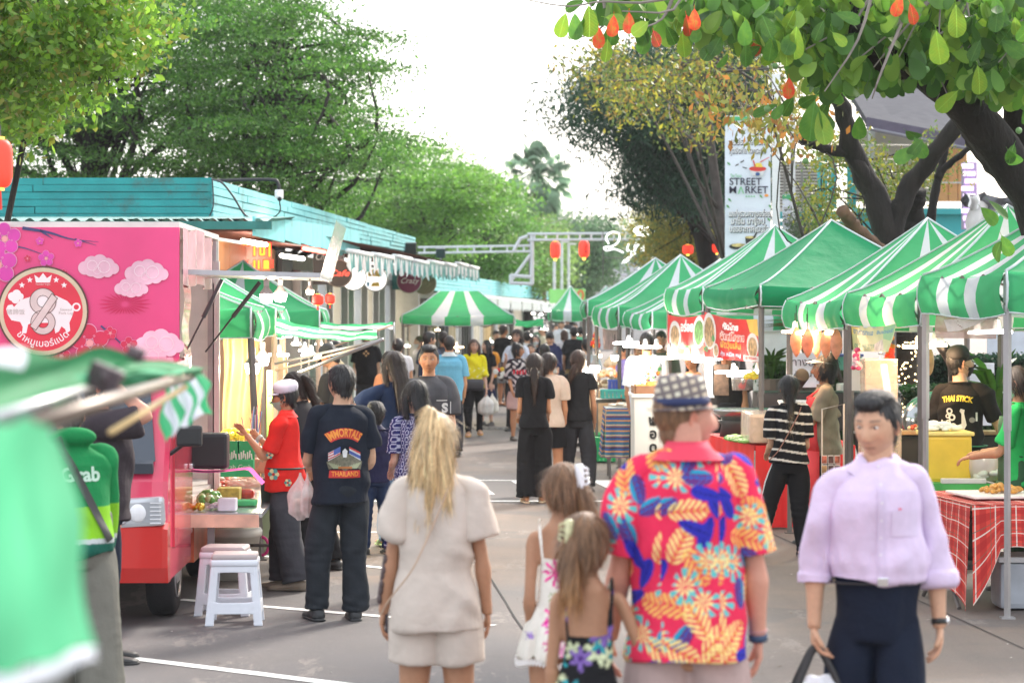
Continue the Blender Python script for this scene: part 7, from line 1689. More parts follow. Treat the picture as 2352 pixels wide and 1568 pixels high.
# noodle stall with the red cloth
nt_=E('noodle_counter',(2.6,24,0),'food counter skirted with bright red cloth where the noodle wok stands','counter');cA,cB,cC,cD=np.array((1.98,25.2)),np.array((2.30,22.85)),np.array((3.25,22.9)),np.array((3.25,25.2));redc=M((.72,.02,.02),.6,.12,3)
mb=MB();mb.add([(*p,z)for z in(.74,.79)for p in(cA,cB,cC,cD)],[(3,2,1,0),(4,5,6,7),(0,1,5,4),(1,2,6,5),(2,3,7,6),(3,0,4,7)]);part('tabletop',mb,redc,nt_)
part('red_skirt',MB().grid(lambda a,b:(*(blend(cA,cB,a)-np.array((.01+.025*b*(1+math.sin(a*60)),0))),.79-.77*b),90,10),redc,nt_,smooth=True);part('red_skirt',MB().grid(lambda a,b:(*(blend(cB,cC,a)-np.array((0,.01+.025*b*(1+math.sin(a*45))))),.79-.77*b),70,10),redc,nt_,smooth=True)
heap('lettuce_edging','row of green lettuce leaves along the edge of the red counter','lettuce',(2.22,23.6,.80),.12,.62,.01,120,.03,[M((.20,.38,.08),.5,.3,20)],8,.5)
box('plastic_wrap_box','long tray of noodles wrapped in clear plastic on the red counter','tray',(2.52,23.3,.95),(.55,.9,.28),M((.80,.62,.48),.15,.35,5,.5,8,alpha=.75),.03);heap('noodles','pale noodles and sprouts heaped inside the wrapped tray','noodles',(2.5,23.1,.82),.22,.35,.1,120,.03,[M((.8,.62,.35),.5,.2,20),M((.75,.35,.15),.5,.2,20)],9,.5)
mb=MB();mb.lathe([(.10,0),(.13,.06),(.16,.13)],(2.75,23.6,1.06),18);solo('foam_bowl',mb,M((.82,.80,.78),.6),'white foam bowl turned up on the wrapped tray','bowl',smooth=True)
solo('wok',MB().lathe([(.02,-.10),(.2,-.07),(.32,.02),(.34,.05),(.31,.03),(.2,-.04)],(2.35,24.6,1.02),30),M((.40,.41,.42),.25,.1,metal=.8),'wide steel wok behind the wrapped noodle tray','wok',smooth=True)
solo('wok_burner',MB().lathe([(.24,0),(.22,.12),(.26,.16)],(2.35,24.6,.79),24),M((.05,.05,.05),.5),'black burner ring under the steel wok','burner',smooth=True)
solo('gas_cooker',MB().bbox((3.3,25.4,1.02),(1.5,.5,.40),.02),M((.02,.022,.025),.4),'long black cooker range across the back of the noodle stall','cooker')
solo('steel_pot',MB().lathe([(.11,0),(.115,.12),(.12,.14),(.11,.13)],P(1706,885,25.4)-(0,0,.05),22),M((.6,.58,.55),.2,.05,metal=.8),'shiny steel pot behind the noodle lamp','pot',smooth=True)
heap('yellow_snack_bag','bag of yellow crisps hanging near the noodle stall post','snack bag',P(1727,872,24.0),.07,.04,.06,40,.02,[M((.75,.58,.05),.5,.2,20)],10)
for(u,v,w_,h_,lab)in((1655,872,.18,.34,'dark framed chalk menu sign behind the left noodle post'),(1630,860,.10,.5,'white paper price strip hanging by the red banner joint')):
 box('menu_sign',lab,'sign',P(u,v,26.2),(w_,.02,h_),M((.10,.06,.04),.5,.5,20)if 'dark' in lab else M((.7,.72,.75),.5,.2,6),.004)
box('white_cabinet','tall white utility cabinet with dials behind the noodle stall','cabinet',P(1772,800,30),(.42,.4,1.6),M((.58,.60,.60),.5,.08),.02);mb=MB()
# white counter with the food tray
wc=E('white_counter',(1.72,27.2,0),'white panelled counter with black Thai lettering below the yellow food tray','counter');part('body',MB().bbox((1.72,27.3,.55),(.72,.8,1.1),.01),M((.68,.66,.60),.6,.06,3),wc);part('countertop',MB().bbox((1.72,27.3,1.12),(.78,.86,.04),.01),M((.72,.70,.66),.5),wc)
mb=MB();text(mb,'\u0e1e\n\u0e2d\n\u0e14\n\u0e35',(1.57,26.885,.62),(1,0,0),(0,0,1),.15,bold=.04);part('lettering',mb,M((.02,.02,.02),.5,0),wc);mb=MB()
for k in range(5):mb.box((1.50+k*.1,26.89,.14),(.012,.01,.26))
part('grooves',mb,M((.5,.48,.44),.6),wc)['kind']='stuff'
tr_=E('food_crate',(1.70,27.3,1.14),'brown wooden tray of yellow fritters on the white counter','tray')
for dx,dy,sx,sy in((-.33,0,.02,.7),(.33,0,.02,.7),(0,-.34,.66,.02),(0,.34,.66,.02)):part('side',MB().box((dx,dy,.045),(sx,sy,.09)),M((.30,.14,.07),.6,.2,8),tr_,False)
part('base',MB().box((0,0,.01),(.66,.68,.015)),M((.3,.15,.08),.6),tr_,False)
heap('fritters','bright yellow fritters heaped in the brown tray','fritters',(1.70,27.3,1.18),.30,.30,.06,120,.032,[M((.85,.50,.06),.5,.2,20),M((.8,.38,.05),.5,.2,20)],11,.7)
# crate stall
blueT=plaid('stripe_cloth',(.05,.10,.28),[(1,6,(.2,.07),(.70,.32,.06),.9),(1,6,(.42,.03),(.05,.25,.12),.9),(1,6,(.62,.06),(.65,.50,.20),.9),(1,6,(.85,.05),(.02,.02,.03),.9),(1,6,(.78,.02),(.6,.12,.05),.9)])
bt=E('stall_table',(1.33,29.9,0),'small table under a blue cloth striped orange and green','table');part('tabletop',MB().box((1.38,29.9,.86),(.46,.8,.03)),M((.5,.48,.44),.5),bt);uvgrid('striped_cloth',lambda a,b:(1.15+a*.48-.02*b,29.48-.03*math.sin(a*18)*b,.88-b*.60),30,10,1,.8,blueT,bt);uvgrid('striped_cloth',lambda a,b:(1.14-.03*b*(1+math.sin(a*14)),30.3-a*.82,.88-b*.60),30,10,1,.8,blueT,bt)
for x in(1.2,1.55):
 for y in(29.6,30.2):part('leg',MB().tube([(x,y,.85),(x,y,.01)],.014,6),steelD,bt)
heap('foil_dishes','silver foil dishes lined up on the blue striped table','dishes',(1.38,29.8,.885),.18,.3,.02,14,.06,[M((.6,.5,.4),.3,.2,metal=.5)],12,.3)
def basket(label,c,size,m):
 e=E('plastic_basket',c,label,'basket');x,y,z=size
 for s_ in(-1,1):
  for k in range(7):part('slat',MB().box((s_*x/2,-y/2+y*(k+.5)/7,z/2),(.008,y/11,z)),m,e,False)
  for k in range(7):part('slat',MB().box((-x/2+x*(k+.5)/7,s_*y/2,z/2),(x/11,.008,z)),m,e,False)
 part('rim',MB().tube([(a*x/2,b*y/2,z)for a,b in((-1,-1),(1,-1),(1,1),(-1,1),(-1,-1))],.012,5),m,e,False);part('base',MB().box((0,0,.01),(x,y,.01)),m,e,False)
basket('blue basket tipped on the crate stall shelf',P(1425,903,32.2),(.32,.3,.17),M((.08,.12,.48),.5));basket('teal green basket in front of the blue one',P(1412,914,31.4),(.36,.3,.10),M((.06,.40,.33),.5))
box('stall_shelf','dark shelf board carrying the blue and teal baskets','shelf',P(1415,919,31.7),(.55,.7,.04),M((.15,.13,.10),.6),.005)
for i,(x,y)in enumerate(((1.22,33.2),(1.18,34.2))):basket('bright green crate standing on the ground under the crate stall, %s'%('nearer','farther')[i],(x,y,.02),(.38,.5,.32),M((.02,.36,.12),.5))
heap('dried_fish_bags','bags of brown dried fish on the crate stall','dried fish',P(1410,892,33),.20,.2,.12,80,.035,[M((.35,.22,.12),.5,.4,20),M((.62,.48,.3),.5,.3,20)],13)
heap('sausages','orange and pink sausages piled at the back of the crate stall','sausages',P(1420,868,35),.30,.3,.12,110,.04,[M((.75,.25,.06),.5,.2,20),M((.75,.5,.3),.5,.2,20),M((.8,.7,.6),.5)],14)
heap('bread_rolls','pale rolls stacked high at the back of the crate stall','bread',P(1430,845,36),.25,.2,.14,60,.05,[M((.8,.62,.42),.6,.15,12)],15)
box('back_table','table at the back of the crate stall holding sausages and rolls','table',(P(1420,900,35.5)[0],35.5,.45),(.9,1.0,.9),M((.45,.3,.18),.6,.2),.01)
heap('red_decorations','dangling red paper decorations at the end of the right row','decorations',P(1368,800,35.4),.07,.05,.25,46,.022,[M((.75,.06,.03),.5),M((.85,.35,.05),.5)],16)
heap('red_knots','hanging red knots and charms in front of the string lights','charms',P(2045,855,24.5),.05,.05,.40,70,.024,[M((.8,.06,.02),.5,emit=.3),M((.85,.30,.03),.5)],17)
heap('pink_blossoms','pink paper blossoms hanging by the thin metal post','blossoms',P(1968,850,19.8),.03,.03,.22,34,.018,[M((.75,.06,.16),.5),M((.85,.5,.55),.5)],18)
solo('white_tube_lamp',MB().tube([P(2030,838,20.4),P(2040,905,20.3)],.028,12),M((1,.9,.8),.5,0,emit=3.5,ecol=(1,.86,.75)),'slanting white tube lamp in front of the string lights','lamp',smooth=True)
solo('dried_fish',MB().sphere(P(2133,830,22),(.05,.02,.13),14,10),M((.60,.34,.16),.5,.3,14),'single golden dried fish hanging right of the string lights','fish',smooth=True)
box('white_tag_sign','white printed tag hanging from the yellow banner','sign',P(1966,850,20.2),(.07,.01,.34),M((.72,.68,.66),.5,.1),.003)
bn=E('park_bench',(GX(2010,26.5),26.5,0),'white concrete bench with a log rail behind the stalls','bench')
for u in(1968,2030):part('leg',MB().box((GX(u,26.5),26.5,P(0,930,26.5)[2]),(.14,.3,.6)),M((.5,.5,.5),.7),bn)
part('seat',MB().bbox((GX(1998,26.5),26.5,P(0,890,26.5)[2]),(.7,.35,.09),.02),M((.55,.55,.54),.7),bn);part('log_rail',MB().tube([P(1960,872,26.3),P(2000,874,26.3),P(2045,870,26.3)],[.04,.05,.035],10),barkL,bn,smooth=True)
box('white_notice_board','white notice board with Thai lines behind the visor cook','sign',P(1858,850,24),(.45,.02,.34),M((.60,.64,.72),.5),.006)
solo('notice_lettering',text(MB(),'\u0e17\u0e32\u0e07\u0e2d\u0e2d\u0e01\n\u0e07\u0e32\u0e19\u0e44\u0e21\u0e48',P(1858,845,23.97),(1,0,0),(0,0,1),.11),navy,'dark Thai lettering on the white notice board','lettering')
box('white_notice','white notice board right of the black-capped cook','sign',P(2235,905,24),(.42,.02,.62),M((.62,.66,.72),.5),.006)
box('blue_umbrella_panel','pale folded cloth panel far behind the nearest tent','panel',P(2318,790,30),(.55,.04,.5),M((.55,.60,.68),.6),.01)
# ------------------------------------------------------------ left stall goods by the truck
solo('plastic_backdrop',MB().grid(lambda a,b:tuple(P(512+a*92+3*math.sin(b*9),778+b*340,21.6+.3*a)+np.array((0,.05*math.sin(a*17+b*3),0))),30,12),M((.85,.55,.28),.25,.18,3,.4,9,trans=.35),'glowing orange plastic sheet hung behind the truck food counter','plastic sheet',smooth=True)
for i,(u,v0,v1,d,m_)in enumerate(((485,650,1130,19.2,steel),(497,600,1130,19.2,M((.7,.7,.68),.3,.05,metal=.5)),(645,778,1240,23.5,M((.52,.36,.24),.6)),(655,790,1240,24.5,M((.42,.26,.16),.6)),(620,850,1180,21.3,M((.25,.55,.12),.5)))):
 solo('stall_post',MB().box((P(u,v0,d)+P(u,v1,d))/2,(.05,.05,P(u,v0,d)[2]-max(0,P(u,v1,d)[2]))),m_,'upright post %s'%('dark and thin beside the truck box','silver and thin beside the truck box','pale tan under the left tents','brown behind the pale tan one','lime green behind the dark tent post')[i],'post',group='posts around the left stall')
lt_=E('food_table',(GX(560,20.5),20.5,0),'steel food table behind the truck counter','table');part('tabletop',MB().box((GX(575,20.4),20.4,.86),(.75,.9,.03)),M((.55,.5,.45),.3,metal=.5),lt_)
for u in(520,640):part('leg',MB().tube([(GX(u,20.2),20.2,.85),(GX(u,20.2),20.2,.01)],.016,6),steelD,lt_)
heap('yellow_pickles','bags of bright yellow pickles at the back of the food table','pickles',P(545,1015,20.8),.20,.1,.05,40,.035,[M((.85,.60,.04),.5,.2,14)],21);heap('rice_bag','big clear bag of white rice on the food table','rice bag',P(550,1050,20.3),.20,.12,.08,50,.045,[M((.82,.80,.70),.4,.1,10)],22,.8);heap('meat_tray','tray of braised meat on the food table near the red shirt','meat',P(622,1052,20.1),.14,.1,.02,40,.028,[M((.38,.10,.04),.4,.3,20)],23,.6)
box('white_meat_tray','white plastic tray holding the braised meat','tray',P(628,1066,20.1),(.26,.24,.07),M((.75,.68,.62),.4),.01);box('pink_dish','pink plastic dish between the green chopstick boxes and white tray','dish',P(578,1068,19.9),(.34,.24,.12),M((.65,.28,.18),.5),.02)
for i,u in enumerate((528,564)):
 d=18.6;e=E('chopstick_box',P(u,1092,d),'open green delivery chopstick box printed Grab, %s of two'%('left','right')[i],'box','green chopstick boxes on the truck counter')
 part('box_front',MB().bbox((0,0,.06),(.13,.10,.13),.004),M((.03,.42,.16),.5),e,False);part('box_back',MB().box((0,.05,.13),(.13,.012,.27)),M((.03,.36,.13),.5),e,False);mb=MB()
 for k in range(7):mb.box((-.05+k*.016,.01,.14+.012*(k%3)),(.010,.006,.06),ry=.1*(k%3-1))
 part('chopsticks',mb,M((.75,.74,.70),.6),e,False)['kind']='stuff';part('lettering',text(MB(),'Grab',(0,-.052,.07),(1,0,0),(0,0,1),.05),M((.6,.75,.65),.5,0),e,False)
cz0=.645
def onc(u,v):d=(CAMH-cz0)*FP/(v-CV);return np.array((GX(u,d),d,cz0))
heap('wrapped_snacks','basket of pink and orange wrapped snacks on the truck counter','snacks',onc(525,1118),.20,.22,.06,160,.022,[M((.75,.35,.20),.3,.3,20),M((.8,.6,.5),.3,.2),M((.6,.12,.08),.3,.2)],24,.6);heap('wrapped_sweets','clear tray of peach coloured wrapped sweets on the truck counter','sweets',onc(565,1115),.12,.2,.05,90,.020,[M((.8,.45,.32),.25,.2),M((.85,.7,.62),.25)],25,.6)
box('clear_sweet_tray','clear plastic tray around the peach coloured sweets','tray',onc(568,1118)+(0,0,.03),(.28,.42,.08),M((.8,.6,.5),.1,.1,alpha=.4),.02)
box('yellow_basket','olive yellow woven basket on the truck counter','basket',onc(527,1146)+(0,0,.045),(.17,.16,.09),M((.45,.36,.07),.6,.3,30),.01);box('meat_pack','dark red packet in clear film beside the yellow basket','packet',onc(562,1143)+(0,0,.035),(.16,.14,.07),M((.42,.05,.03),.15,.3,10),.03)
box('green_cloths','folded green cloths stacked on the truck counter','cloth',onc(563,1160)+(0,0,.02),(.17,.16,.04),M((.08,.50,.18),.8),.012);box('white_cup_box','white plastic tub with papers on the truck counter','tub',onc(523,1172)+(0,0,.045),(.13,.12,.09),M((.72,.73,.80),.4),.012)
heap('paper_slips','grey crumpled paper slips beside the white tub','paper',onc(497,1168),.05,.08,.04,26,.022,[M((.45,.48,.58),.6),M((.7,.72,.75),.6)],26,.4);heap('green_bag','clear bag of green vegetables on the truck counter','vegetables',onc(480,1155),.07,.14,.06,50,.026,[M((.10,.28,.05),.4,.3),M((.35,.40,.18),.3)],27);heap('gold_bells','small gold ornaments at the end of the truck counter','ornaments',onc(455,1172),.03,.05,.03,16,.018,[M((.6,.42,.03),.25,.1,metal=.6)],28)
e=E('straw_holder',P(580,990,19.4),'clear bag of coloured straws hanging by the dark tent post','straws');rg=random.Random(2)
for k in range(14):
 c=P(568+k*2.2,1040,19.4);part('straw',MB().tube([c,c+np.array((rg.uniform(-.06,.06),0,.28+rg.uniform(0,.1)))],.004,5),[M((.8,.8,.8),.4),M((.75,.1,.2),.4),M((.2,.4,.75),.4)][k%3],e)
def bucket(label,c,r_,h_,m1,m2,handle=None):
 e=E('bucket',c,label,'bucket');part('body',MB().lathe([(r_*.8,0),(r_,h_),(r_*1.04,h_),(r_*1.04,h_+.02),(r_*.98,h_+.02),(r_*.95,h_-.02)],(0,0,0),28),m1,e,False,True)
 part('lid_rim',MB().lathe([(r_*1.05,h_-.03),(r_*1.07,h_+.01),(r_*1.0,h_+.03),(.01,h_+.02)],(0,0,0),28),m2,e,False,True)
 if handle:a=np.linspace(0,math.pi,12);part('handle',MB().tube(np.stack([r_*1.04+.05*np.sin(a),a*0,h_-.04-.07*(1-np.cos(a))],1),.012,8),handle,e,False,True)
bucket('white plastic bucket with a pink handle under the truck counter',(GX(536,18.6),18.6,.0),.21,.36,M((.70,.67,.60),.5,.06),M((.75,.73,.68),.45),M((.7,.03,.22),.5));bucket('pale bucket with a lime green rim behind the pink handled one',(GX(602,20.6),20.6,0),.20,.42,M((.45,.55,.36),.5,.06),M((.25,.62,.08),.5))
box('bucket_label','small blue and yellow label stuck on the white bucket','label',(GX(530,18.6),18.385,.17),(.09,.004,.06),M((.55,.5,.25),.5,.6,30),.001)
solo('low_rail',MB().tube([(GX(495,18.4),18.35,.28),(GX(640,18.4),18.35,.28)],.014,6),steelD,'thin steel rail low in front of the buckets','rail')
def stool(label,x,y,rz):
 e=E('plastic_stool',(x,y,0),label,'stool','white plastic stools by the truck',rz);wm=M((.70,.73,.80),.4,.05,4,dirt=.12);H_=.46
 part('seat',MB().bbox((0,0,H_-.02),(.30,.28,.045),.02),M((.42,.36,.36),.5,.06),e,False,True)
 part('seat_rim',MB().bbox((0,0,H_-.055),(.315,.295,.05),.018),wm,e,False,True)
 def pl(mb,q,n_,t=.018): # plate from 4 corners with thickness
  q=[np.array(p,float)for p in q];n_=np.array(n_,float)*t;V=q+[p-n_ for p in q]
  mb.add(V,[(0,1,2,3),(7,6,5,4),(0,4,5,1),(1,5,6,2),(2,6,7,3),(3,7,4,0)])
 def stoolpart(nm,mb):
  me=vox(mb,.0055,3);me.polygons.foreach_set('use_smooth',[True]*len(me.polygons));link(nm,me,wm,e)
 for sx in(-1,1):
  for sy in(-1,1):
   mb=MB();zt_,zb_=H_-.05,0.;xt,xb,yt,yb_=.150,.188,.138,.172
   pl(mb,[(sx*xt,sy*yt,zt_),(sx*(xt-.052),sy*yt,zt_),(sx*(xb-.058),sy*yb_,zb_),(sx*xb,sy*yb_,zb_)],(0,sy,0));pl(mb,[(sx*xt,sy*yt,zt_),(sx*xt,sy*(yt-.052),zt_),(sx*xb,sy*(yb_-.058),zb_),(sx*xb,sy*yb_,zb_)],(sx,0,0));stoolpart('leg',mb)
 for k in(-1,1):
  for ax in(0,1):
   for nm,z0,z1,a0,a1 in(('stretcher',.075,.150,.180,.176),('skirt',.345,H_-.05,.155,.150)):
    mb=MB();w0=a0-.006;f_=lambda x,z,r_:(x,k*(.172-z*.08),z)if ax==0 else(k*(.188-z*.09),x*.9,z)
    n_=9;V=[]
    for i_ in range(n_):
     x=-w0+.01+(2*w0-.02)*i_/(n_-1);b_=abs(2*i_/(n_-1)-1)**6*.03;V.append((x,z0-(b_ if nm=='skirt' else 0),z1+(b_ if nm=='stretcher' else 0)))
    for(x0_,a_,b_),(x1_,c_,d_)in zip(V[:-1],V[1:]):pl(mb,[f_(x0_,a_,0),f_(x1_,c_,0),f_(x1_,d_,0),f_(x0_,b_,0)],(0,k,0)if ax==0 else(k,0,0),.015)
    stoolpart(nm,mb)
stool('front white plastic stool with a mauve seat beside the truck wheel',GX(540,15.95),15.95,.06);stool('white plastic stool directly behind the front one, closer to the wheel',GX(518,16.45),16.45,-.05)
# ------------------------------------------------------------ cloth patterns (colour by place on the garment)
def inell(x,z,cx,cz,a,b,th):
 dx,dz=x-cx,z-cz;p=dx*math.cos(th)+dz*math.sin(th);q=-dx*math.sin(th)+dz*math.cos(th);return p/a,q/b
def pat_hawaii(v,n,C,s):
 rg=np.random.default_rng(14);x=v[:,0]+.35*v[:,1]*np.sign(v[:,0])*(np.abs(v[:,0])>.1);z=v[:,2];C[:]=(.74,.03,.09)
 cells=[(i,j)for i in range(-4,5)for j in range(-1,10)]
 for pss in(0,1):
  for(i,j)in cells:
   cx=i*.112+rg.uniform(-.03,.03)+(.049 if j%2 else 0);cz=.74+j*.106+rg.uniform(-.025,.025);k=(i*2+j*3+pss*2)%5;th=rg.uniform(0,6.28)
   if pss and(i+j)%2:continue
   if pss:cx+=.05;cz+=.046
   if k in(0,)or(pss and k==2): # solid blue paddle
    p,q=inell(x,z,cx,cz,.058,.024,th);w_=(p**2+(q*(1+.25*p))**2)<1;C[w_]=(.035,.035,.42);vein=w_&(np.abs(q)<.10);C[vein]=(.015,.015,.16)
    ve=w_&(np.sin((p*3+np.abs(q)*1.6)*7)>.75);C[ve]=(.02,.02,.25)
   elif k==1: # maroon leaf with blue veins
    p,q=inell(x,z,cx,cz,.055,.028,th);w_=(p**2+q**2)<1;C[w_]=(.16,.008,.10);C[w_&((np.sin((p*3+np.abs(q)*1.8)*6)>.55)|(np.abs(q)<.09))]=(.02,.12,.45);C[w_&(q>.45)]=(.02,.30,.48)
   elif k in(2,3): # yellow frond with fingers
    p,q=inell(x,z,cx,cz,.070,.040,th);w_=(p**2+q**2)<1;m_=w_&(np.sin((p*2.4+np.abs(q)*1.2)*8.2)>-.25);C[m_]=(.86,.52,.13)if k==2 else(.88,.68,.25);C[m_&(np.abs(q)<.16)]=(.75,.30,.08)
   else: # palm rays yellow to teal
    dx,dz=x-cx,z-cz;rr_=np.hypot(dx,dz)/.066;a=np.arctan2(dz,dx)+th;m_=(rr_<.55+.45*np.abs(np.sin(a*1.0)))&(np.sin(a*9)>-.05);C[m_&(rr_<.5)]=(.85,.70,.30);C[m_&(rr_>=.5)]=(.12,.50,.50)
 return C
def flowers(v,C,cells,base,cols,r_,seed,petals=6):
 rg=np.random.default_rng(seed);C[:]=base;x,z=v[:,0],v[:,2];yb=np.where(v[:,1]<0,0,7.3)
 for _ in range(cells):
  cx,cz,side=rg.uniform(-.28,.28),rg.uniform(.25,1.2),rg.integers(0,2)*7.3;rr_=r_*rg.uniform(.6,1.3);c=np.array(cols[rg.integers(0,len(cols))]);th=rg.uniform(0,6)
  dx,dz=x-cx,z-cz;d=np.hypot(dx,dz)/rr_;a=np.arctan2(dz,dx)+th;w_=(d<.72+.28*np.sin(a*petals))&(yb==side)
  sh_=1+.35*np.sin(a*petals*2+d*9);C[w_]=c*sh_[w_][:,None];C[w_&(d<.2)]=np.array(cols[(_+1)%len(cols)])*.7
 return C
def pat_black_floral(v,n,C,s):return flowers(v,C,120,(.012,.012,.014),[(.10,.03,.24),(.55,.60,.38),(.03,.30,.34),(.20,.12,.38),(.62,.62,.55)],.052,3)
def pat_white_floral(v,n,C,s):
 rg=np.random.default_rng(6);C[:]=(.74,.71,.64);x,z=v[:,0],v[:,2];ang=np.arctan2(v[:,1],v[:,0])
 for cx,cz,rr_,c in((-.02,.98,.06,(.75,.05,.30)),(.02,.93,.05,(.70,.10,.38)),(.0,.80,.075,(.78,.04,.32)),(-.03,.76,.05,(.72,.08,.40)),(.02,.72,.045,(.75,.3,.5)),(-.05,.69,.03,(.65,.05,.25)),(-.01,.66,.05,(.75,.35,.55)),(.03,.64,.03,(.6,.04,.25)),(-.03,.88,.025,(.2,.3,.06)),(.02,.86,.02,(.15,.28,.06)),(.10,.78,.03,(.75,.2,.4)),(-.12,.85,.02,(.7,.25,.4)),(-.13,.72,.02,(.3,.2,.5))):
  dx,dz=x-cx,z-cz;d=np.hypot(dx,dz)/rr_;a=np.arctan2(dz,dx);w_=(d<.6+.4*np.sin(a*9+cz*50))&(v[:,1]<.05);C[w_]=np.array(c)*(1+.3*np.sin(a[w_]*14))[:,None]
 return C
def stripes(base,col,period,w_,z0=0.):
 def f(v,n,C,s):C[:]=base;C[((v[:,2]+z0+.02*np.sin(v[:,0]*9))%period)<w_]=col;return C
 return f
def pat_navy_print(v,n,C,s):
 C[:]=(.022,.022,.11);x=np.arctan2(v[:,1],v[:,0])*.17;z=v[:,2];g_=.05;r_=np.hypot((x%g_)-g_/2,((z+np.where((x//g_)%2,g_/2,0))%g_)-g_/2);C[(r_>.014)&(r_<.021)]=(.42,.42,.55);return C
def pat_tiedye(v,n,C,s):
 q=np.sin(v[:,2]*60+3*np.sin(v[:,0]*30))+np.sin(v[:,0]*50+4*np.sin(v[:,2]*22));C[:]=(.025,.02,.03);C[q>.35]=(.50,.44,.46);C[(q>.2)&(v[:,2]>1.13)&(np.sin(v[:,2]*170)>0)]=(.62,.56,.52);m_=(v[:,1]>0)&(np.abs(v[:,2]-1.10)<.035)&(np.abs(v[:,0])<.12);C[m_&(np.sin(v[:,0]*130)>-.3)]=(.62,.03,.05);return C
def pat_yellow(v,n,C,s):
 m_=(v[:,1]>0)&(np.sin(v[:,0]*60+5*np.sin(v[:,2]*30))*np.sin(v[:,2]*50+v[:,0]*20)>.55)&(v[:,2]<1.15);C[m_]=(.78,.74,.35);return C
def pat_track(v,n,C,s):
 for k in range(3):
  a=np.abs(np.abs(v[:,1])-.012-.018*(k-1));C[(np.abs(n[:,0])>.8)&(np.abs(v[:,1]-(k-1)*.019)<.0045)&(np.abs(v[:,0])>.06)]=(.7,.7,.7)
 return C
def pat_denim(v,n,C,s):C*=(1+.3*np.sin(v[:,2]*6+1))[:,None]*(1+.15*np.sin(v[:,0]*90))[:,None];return C
def pat_grab(v,n,C,s):
 C[:]=(.012,.20,.06);C[v[:,2]<.64*s]=(.20,.46,.02);C[v[:,2]<.545*s]=(.45,.48,.48);C[v[:,2]<.53*s]=(.01,.10,.07);return C
def pat_fade(v,n,C,s):C*=(1+.25*np.sin(v[:,0]*40+3*np.sin(v[:,2]*20))*.5)[:,None];return C
BLK,CHAR,NAVY,GREYT=(.012,.012,.014),(.03,.03,.034),(.02,.035,.085),(.075,.075,.085)
WALK=(((.04,.22,-1),(0,-.12,-1)),((.04,-.12,-1),(0,-.42,-1)))
WALK2=(((.04,-.12,-1),(0,-.42,-1)),((.04,.22,-1),(0,-.12,-1)))
HOLD=((.10,.05,-1),(.02,.9,-.35));PHONE=((.12,.25,-1),(-.35,.9,.25));HUNG=((.14,.0,-1),(.04,.12,-1))
# ------------------------------------------------------------ the foreground group
p=person(1003,10.1,1.63,0,'blonde woman seen from behind in a beige top and shorts, hair half tied up','halfup','blonde','tan',True,1.02,
           top=('tee',(.56,.49,.43),{'sl':.80,'sr':.066,'ease':.026,'hem':.445,'fl':.012,'f':1.2,'name':'top'}),bot=('shorts',(.55,.48,.42),{'end':.30,'f':1}),shoes=('sandal',(.4,.3,.2)),arms=(((.30,.02,-1),(.16,.14,-1)),((.30,.0,-1),(.10,.10,-1))),legs=(DLEG,DLEG),head=(-14,2),hi=True)
mb=MB();mb.tube(spline([p['grips'][0]+(0,.03,.05),(-.12,-.09,.95),(.02,-.155,1.22),(.07,-.10,1.36),(.06,.0,1.40)],30),.004,5);
st=MB();r_=[(.075,.012,1.385),(.055,-.10,1.33),(.02,-.135,1.24),(-.04,-.15,1.1),(-.10,-.155,.98),(-.19,-.10,.86),(-.235,-.02,.78)];st.tube(spline(r_,30),.004,5);part('bag_strap',st,M((.50,.36,.26),.6),p['root'],False)
ph=MB();g_=p['grips'][0];ph.bbox(g_+(.012,.02,.035),(.012,.075,.15),.004,rx=.2);e=solo('phone',MB(),blk,'x','x')if False else None
o=MB();o.bbox((0,0,0),(.012,.075,.15),.004);solo('phone',MB().add(np.array([p['w'](q+g_+(.012,.02,.035))for q in o.V()]),o.f),M((.06,.05,.06),.3),'dark phone held low in the left hand of the blonde woman','phone')
tt=MB()
for k in range(9):tt.sphere(p['E'][0]*(1-.09*k)+p['W'][0]*.09*k+np.array((-.025,-.012+.008*math.sin(k*2),0)),(.012,.018,.022),8,6)
part('tattoo',tt,M((.10,.07,.07),.6,.4,40),p['root'],False,True)
p=person(1288,9.95,1.42,0,'girl in a white dress with pink flowers, brown ponytail held by a white claw clip','girlpony','lbrown','tan',True,.90,top=('dress',(.7,.68,.6),{'hem':.50,'topz':.735,'ease':.006,'fl':.01,'pat':pat_white_floral,'vox':.006}),bot=('dress_skirt',(.7,.7,.6),{'zt':.62,'zb':.44,'fl':.035,'pat':pat_white_floral}),shoes=('sandal',(.5,.4,.3)),arms=(((.10,-.12,-1),(-.02,.5,-1)),((.16,.1,-1),(.0,.35,-1))),head=(48,6),hi=True)
cm=MB();cm.bbox((-.008,-.128,.055),(.030,.034,.115),.010);[cm.tube(spline([(-.008,-.135,.055+dz),(.022,-.150,.055+dz*.7),(.045,-.125,.055+dz*.4)],6),.006,6)for dz in(-.045,-.015,.015,.045)];part('claw_clip',p['Lh'](cm),M((.8,.8,.84),.3,0),p['root'],False,True)
lc=MB();zz=.44*1.42
for k in range(70):
 a=k/70*6.283;w_=.185;c=(w_*math.cos(a),w_*.78*math.sin(a),zz-.008+.006*math.sin(a*5));lc.tube(spline([np.array(c)+(-.008*math.sin(a),.008*math.cos(a),.01),np.array(c)+(0,0,-.016),np.array(c)+(.008*math.sin(a),-.008*math.cos(a),.01)],5),.004,4)
part('lace_hem',lc,M((.78,.76,.74),.8),p['root'],False)['kind']='stuff'
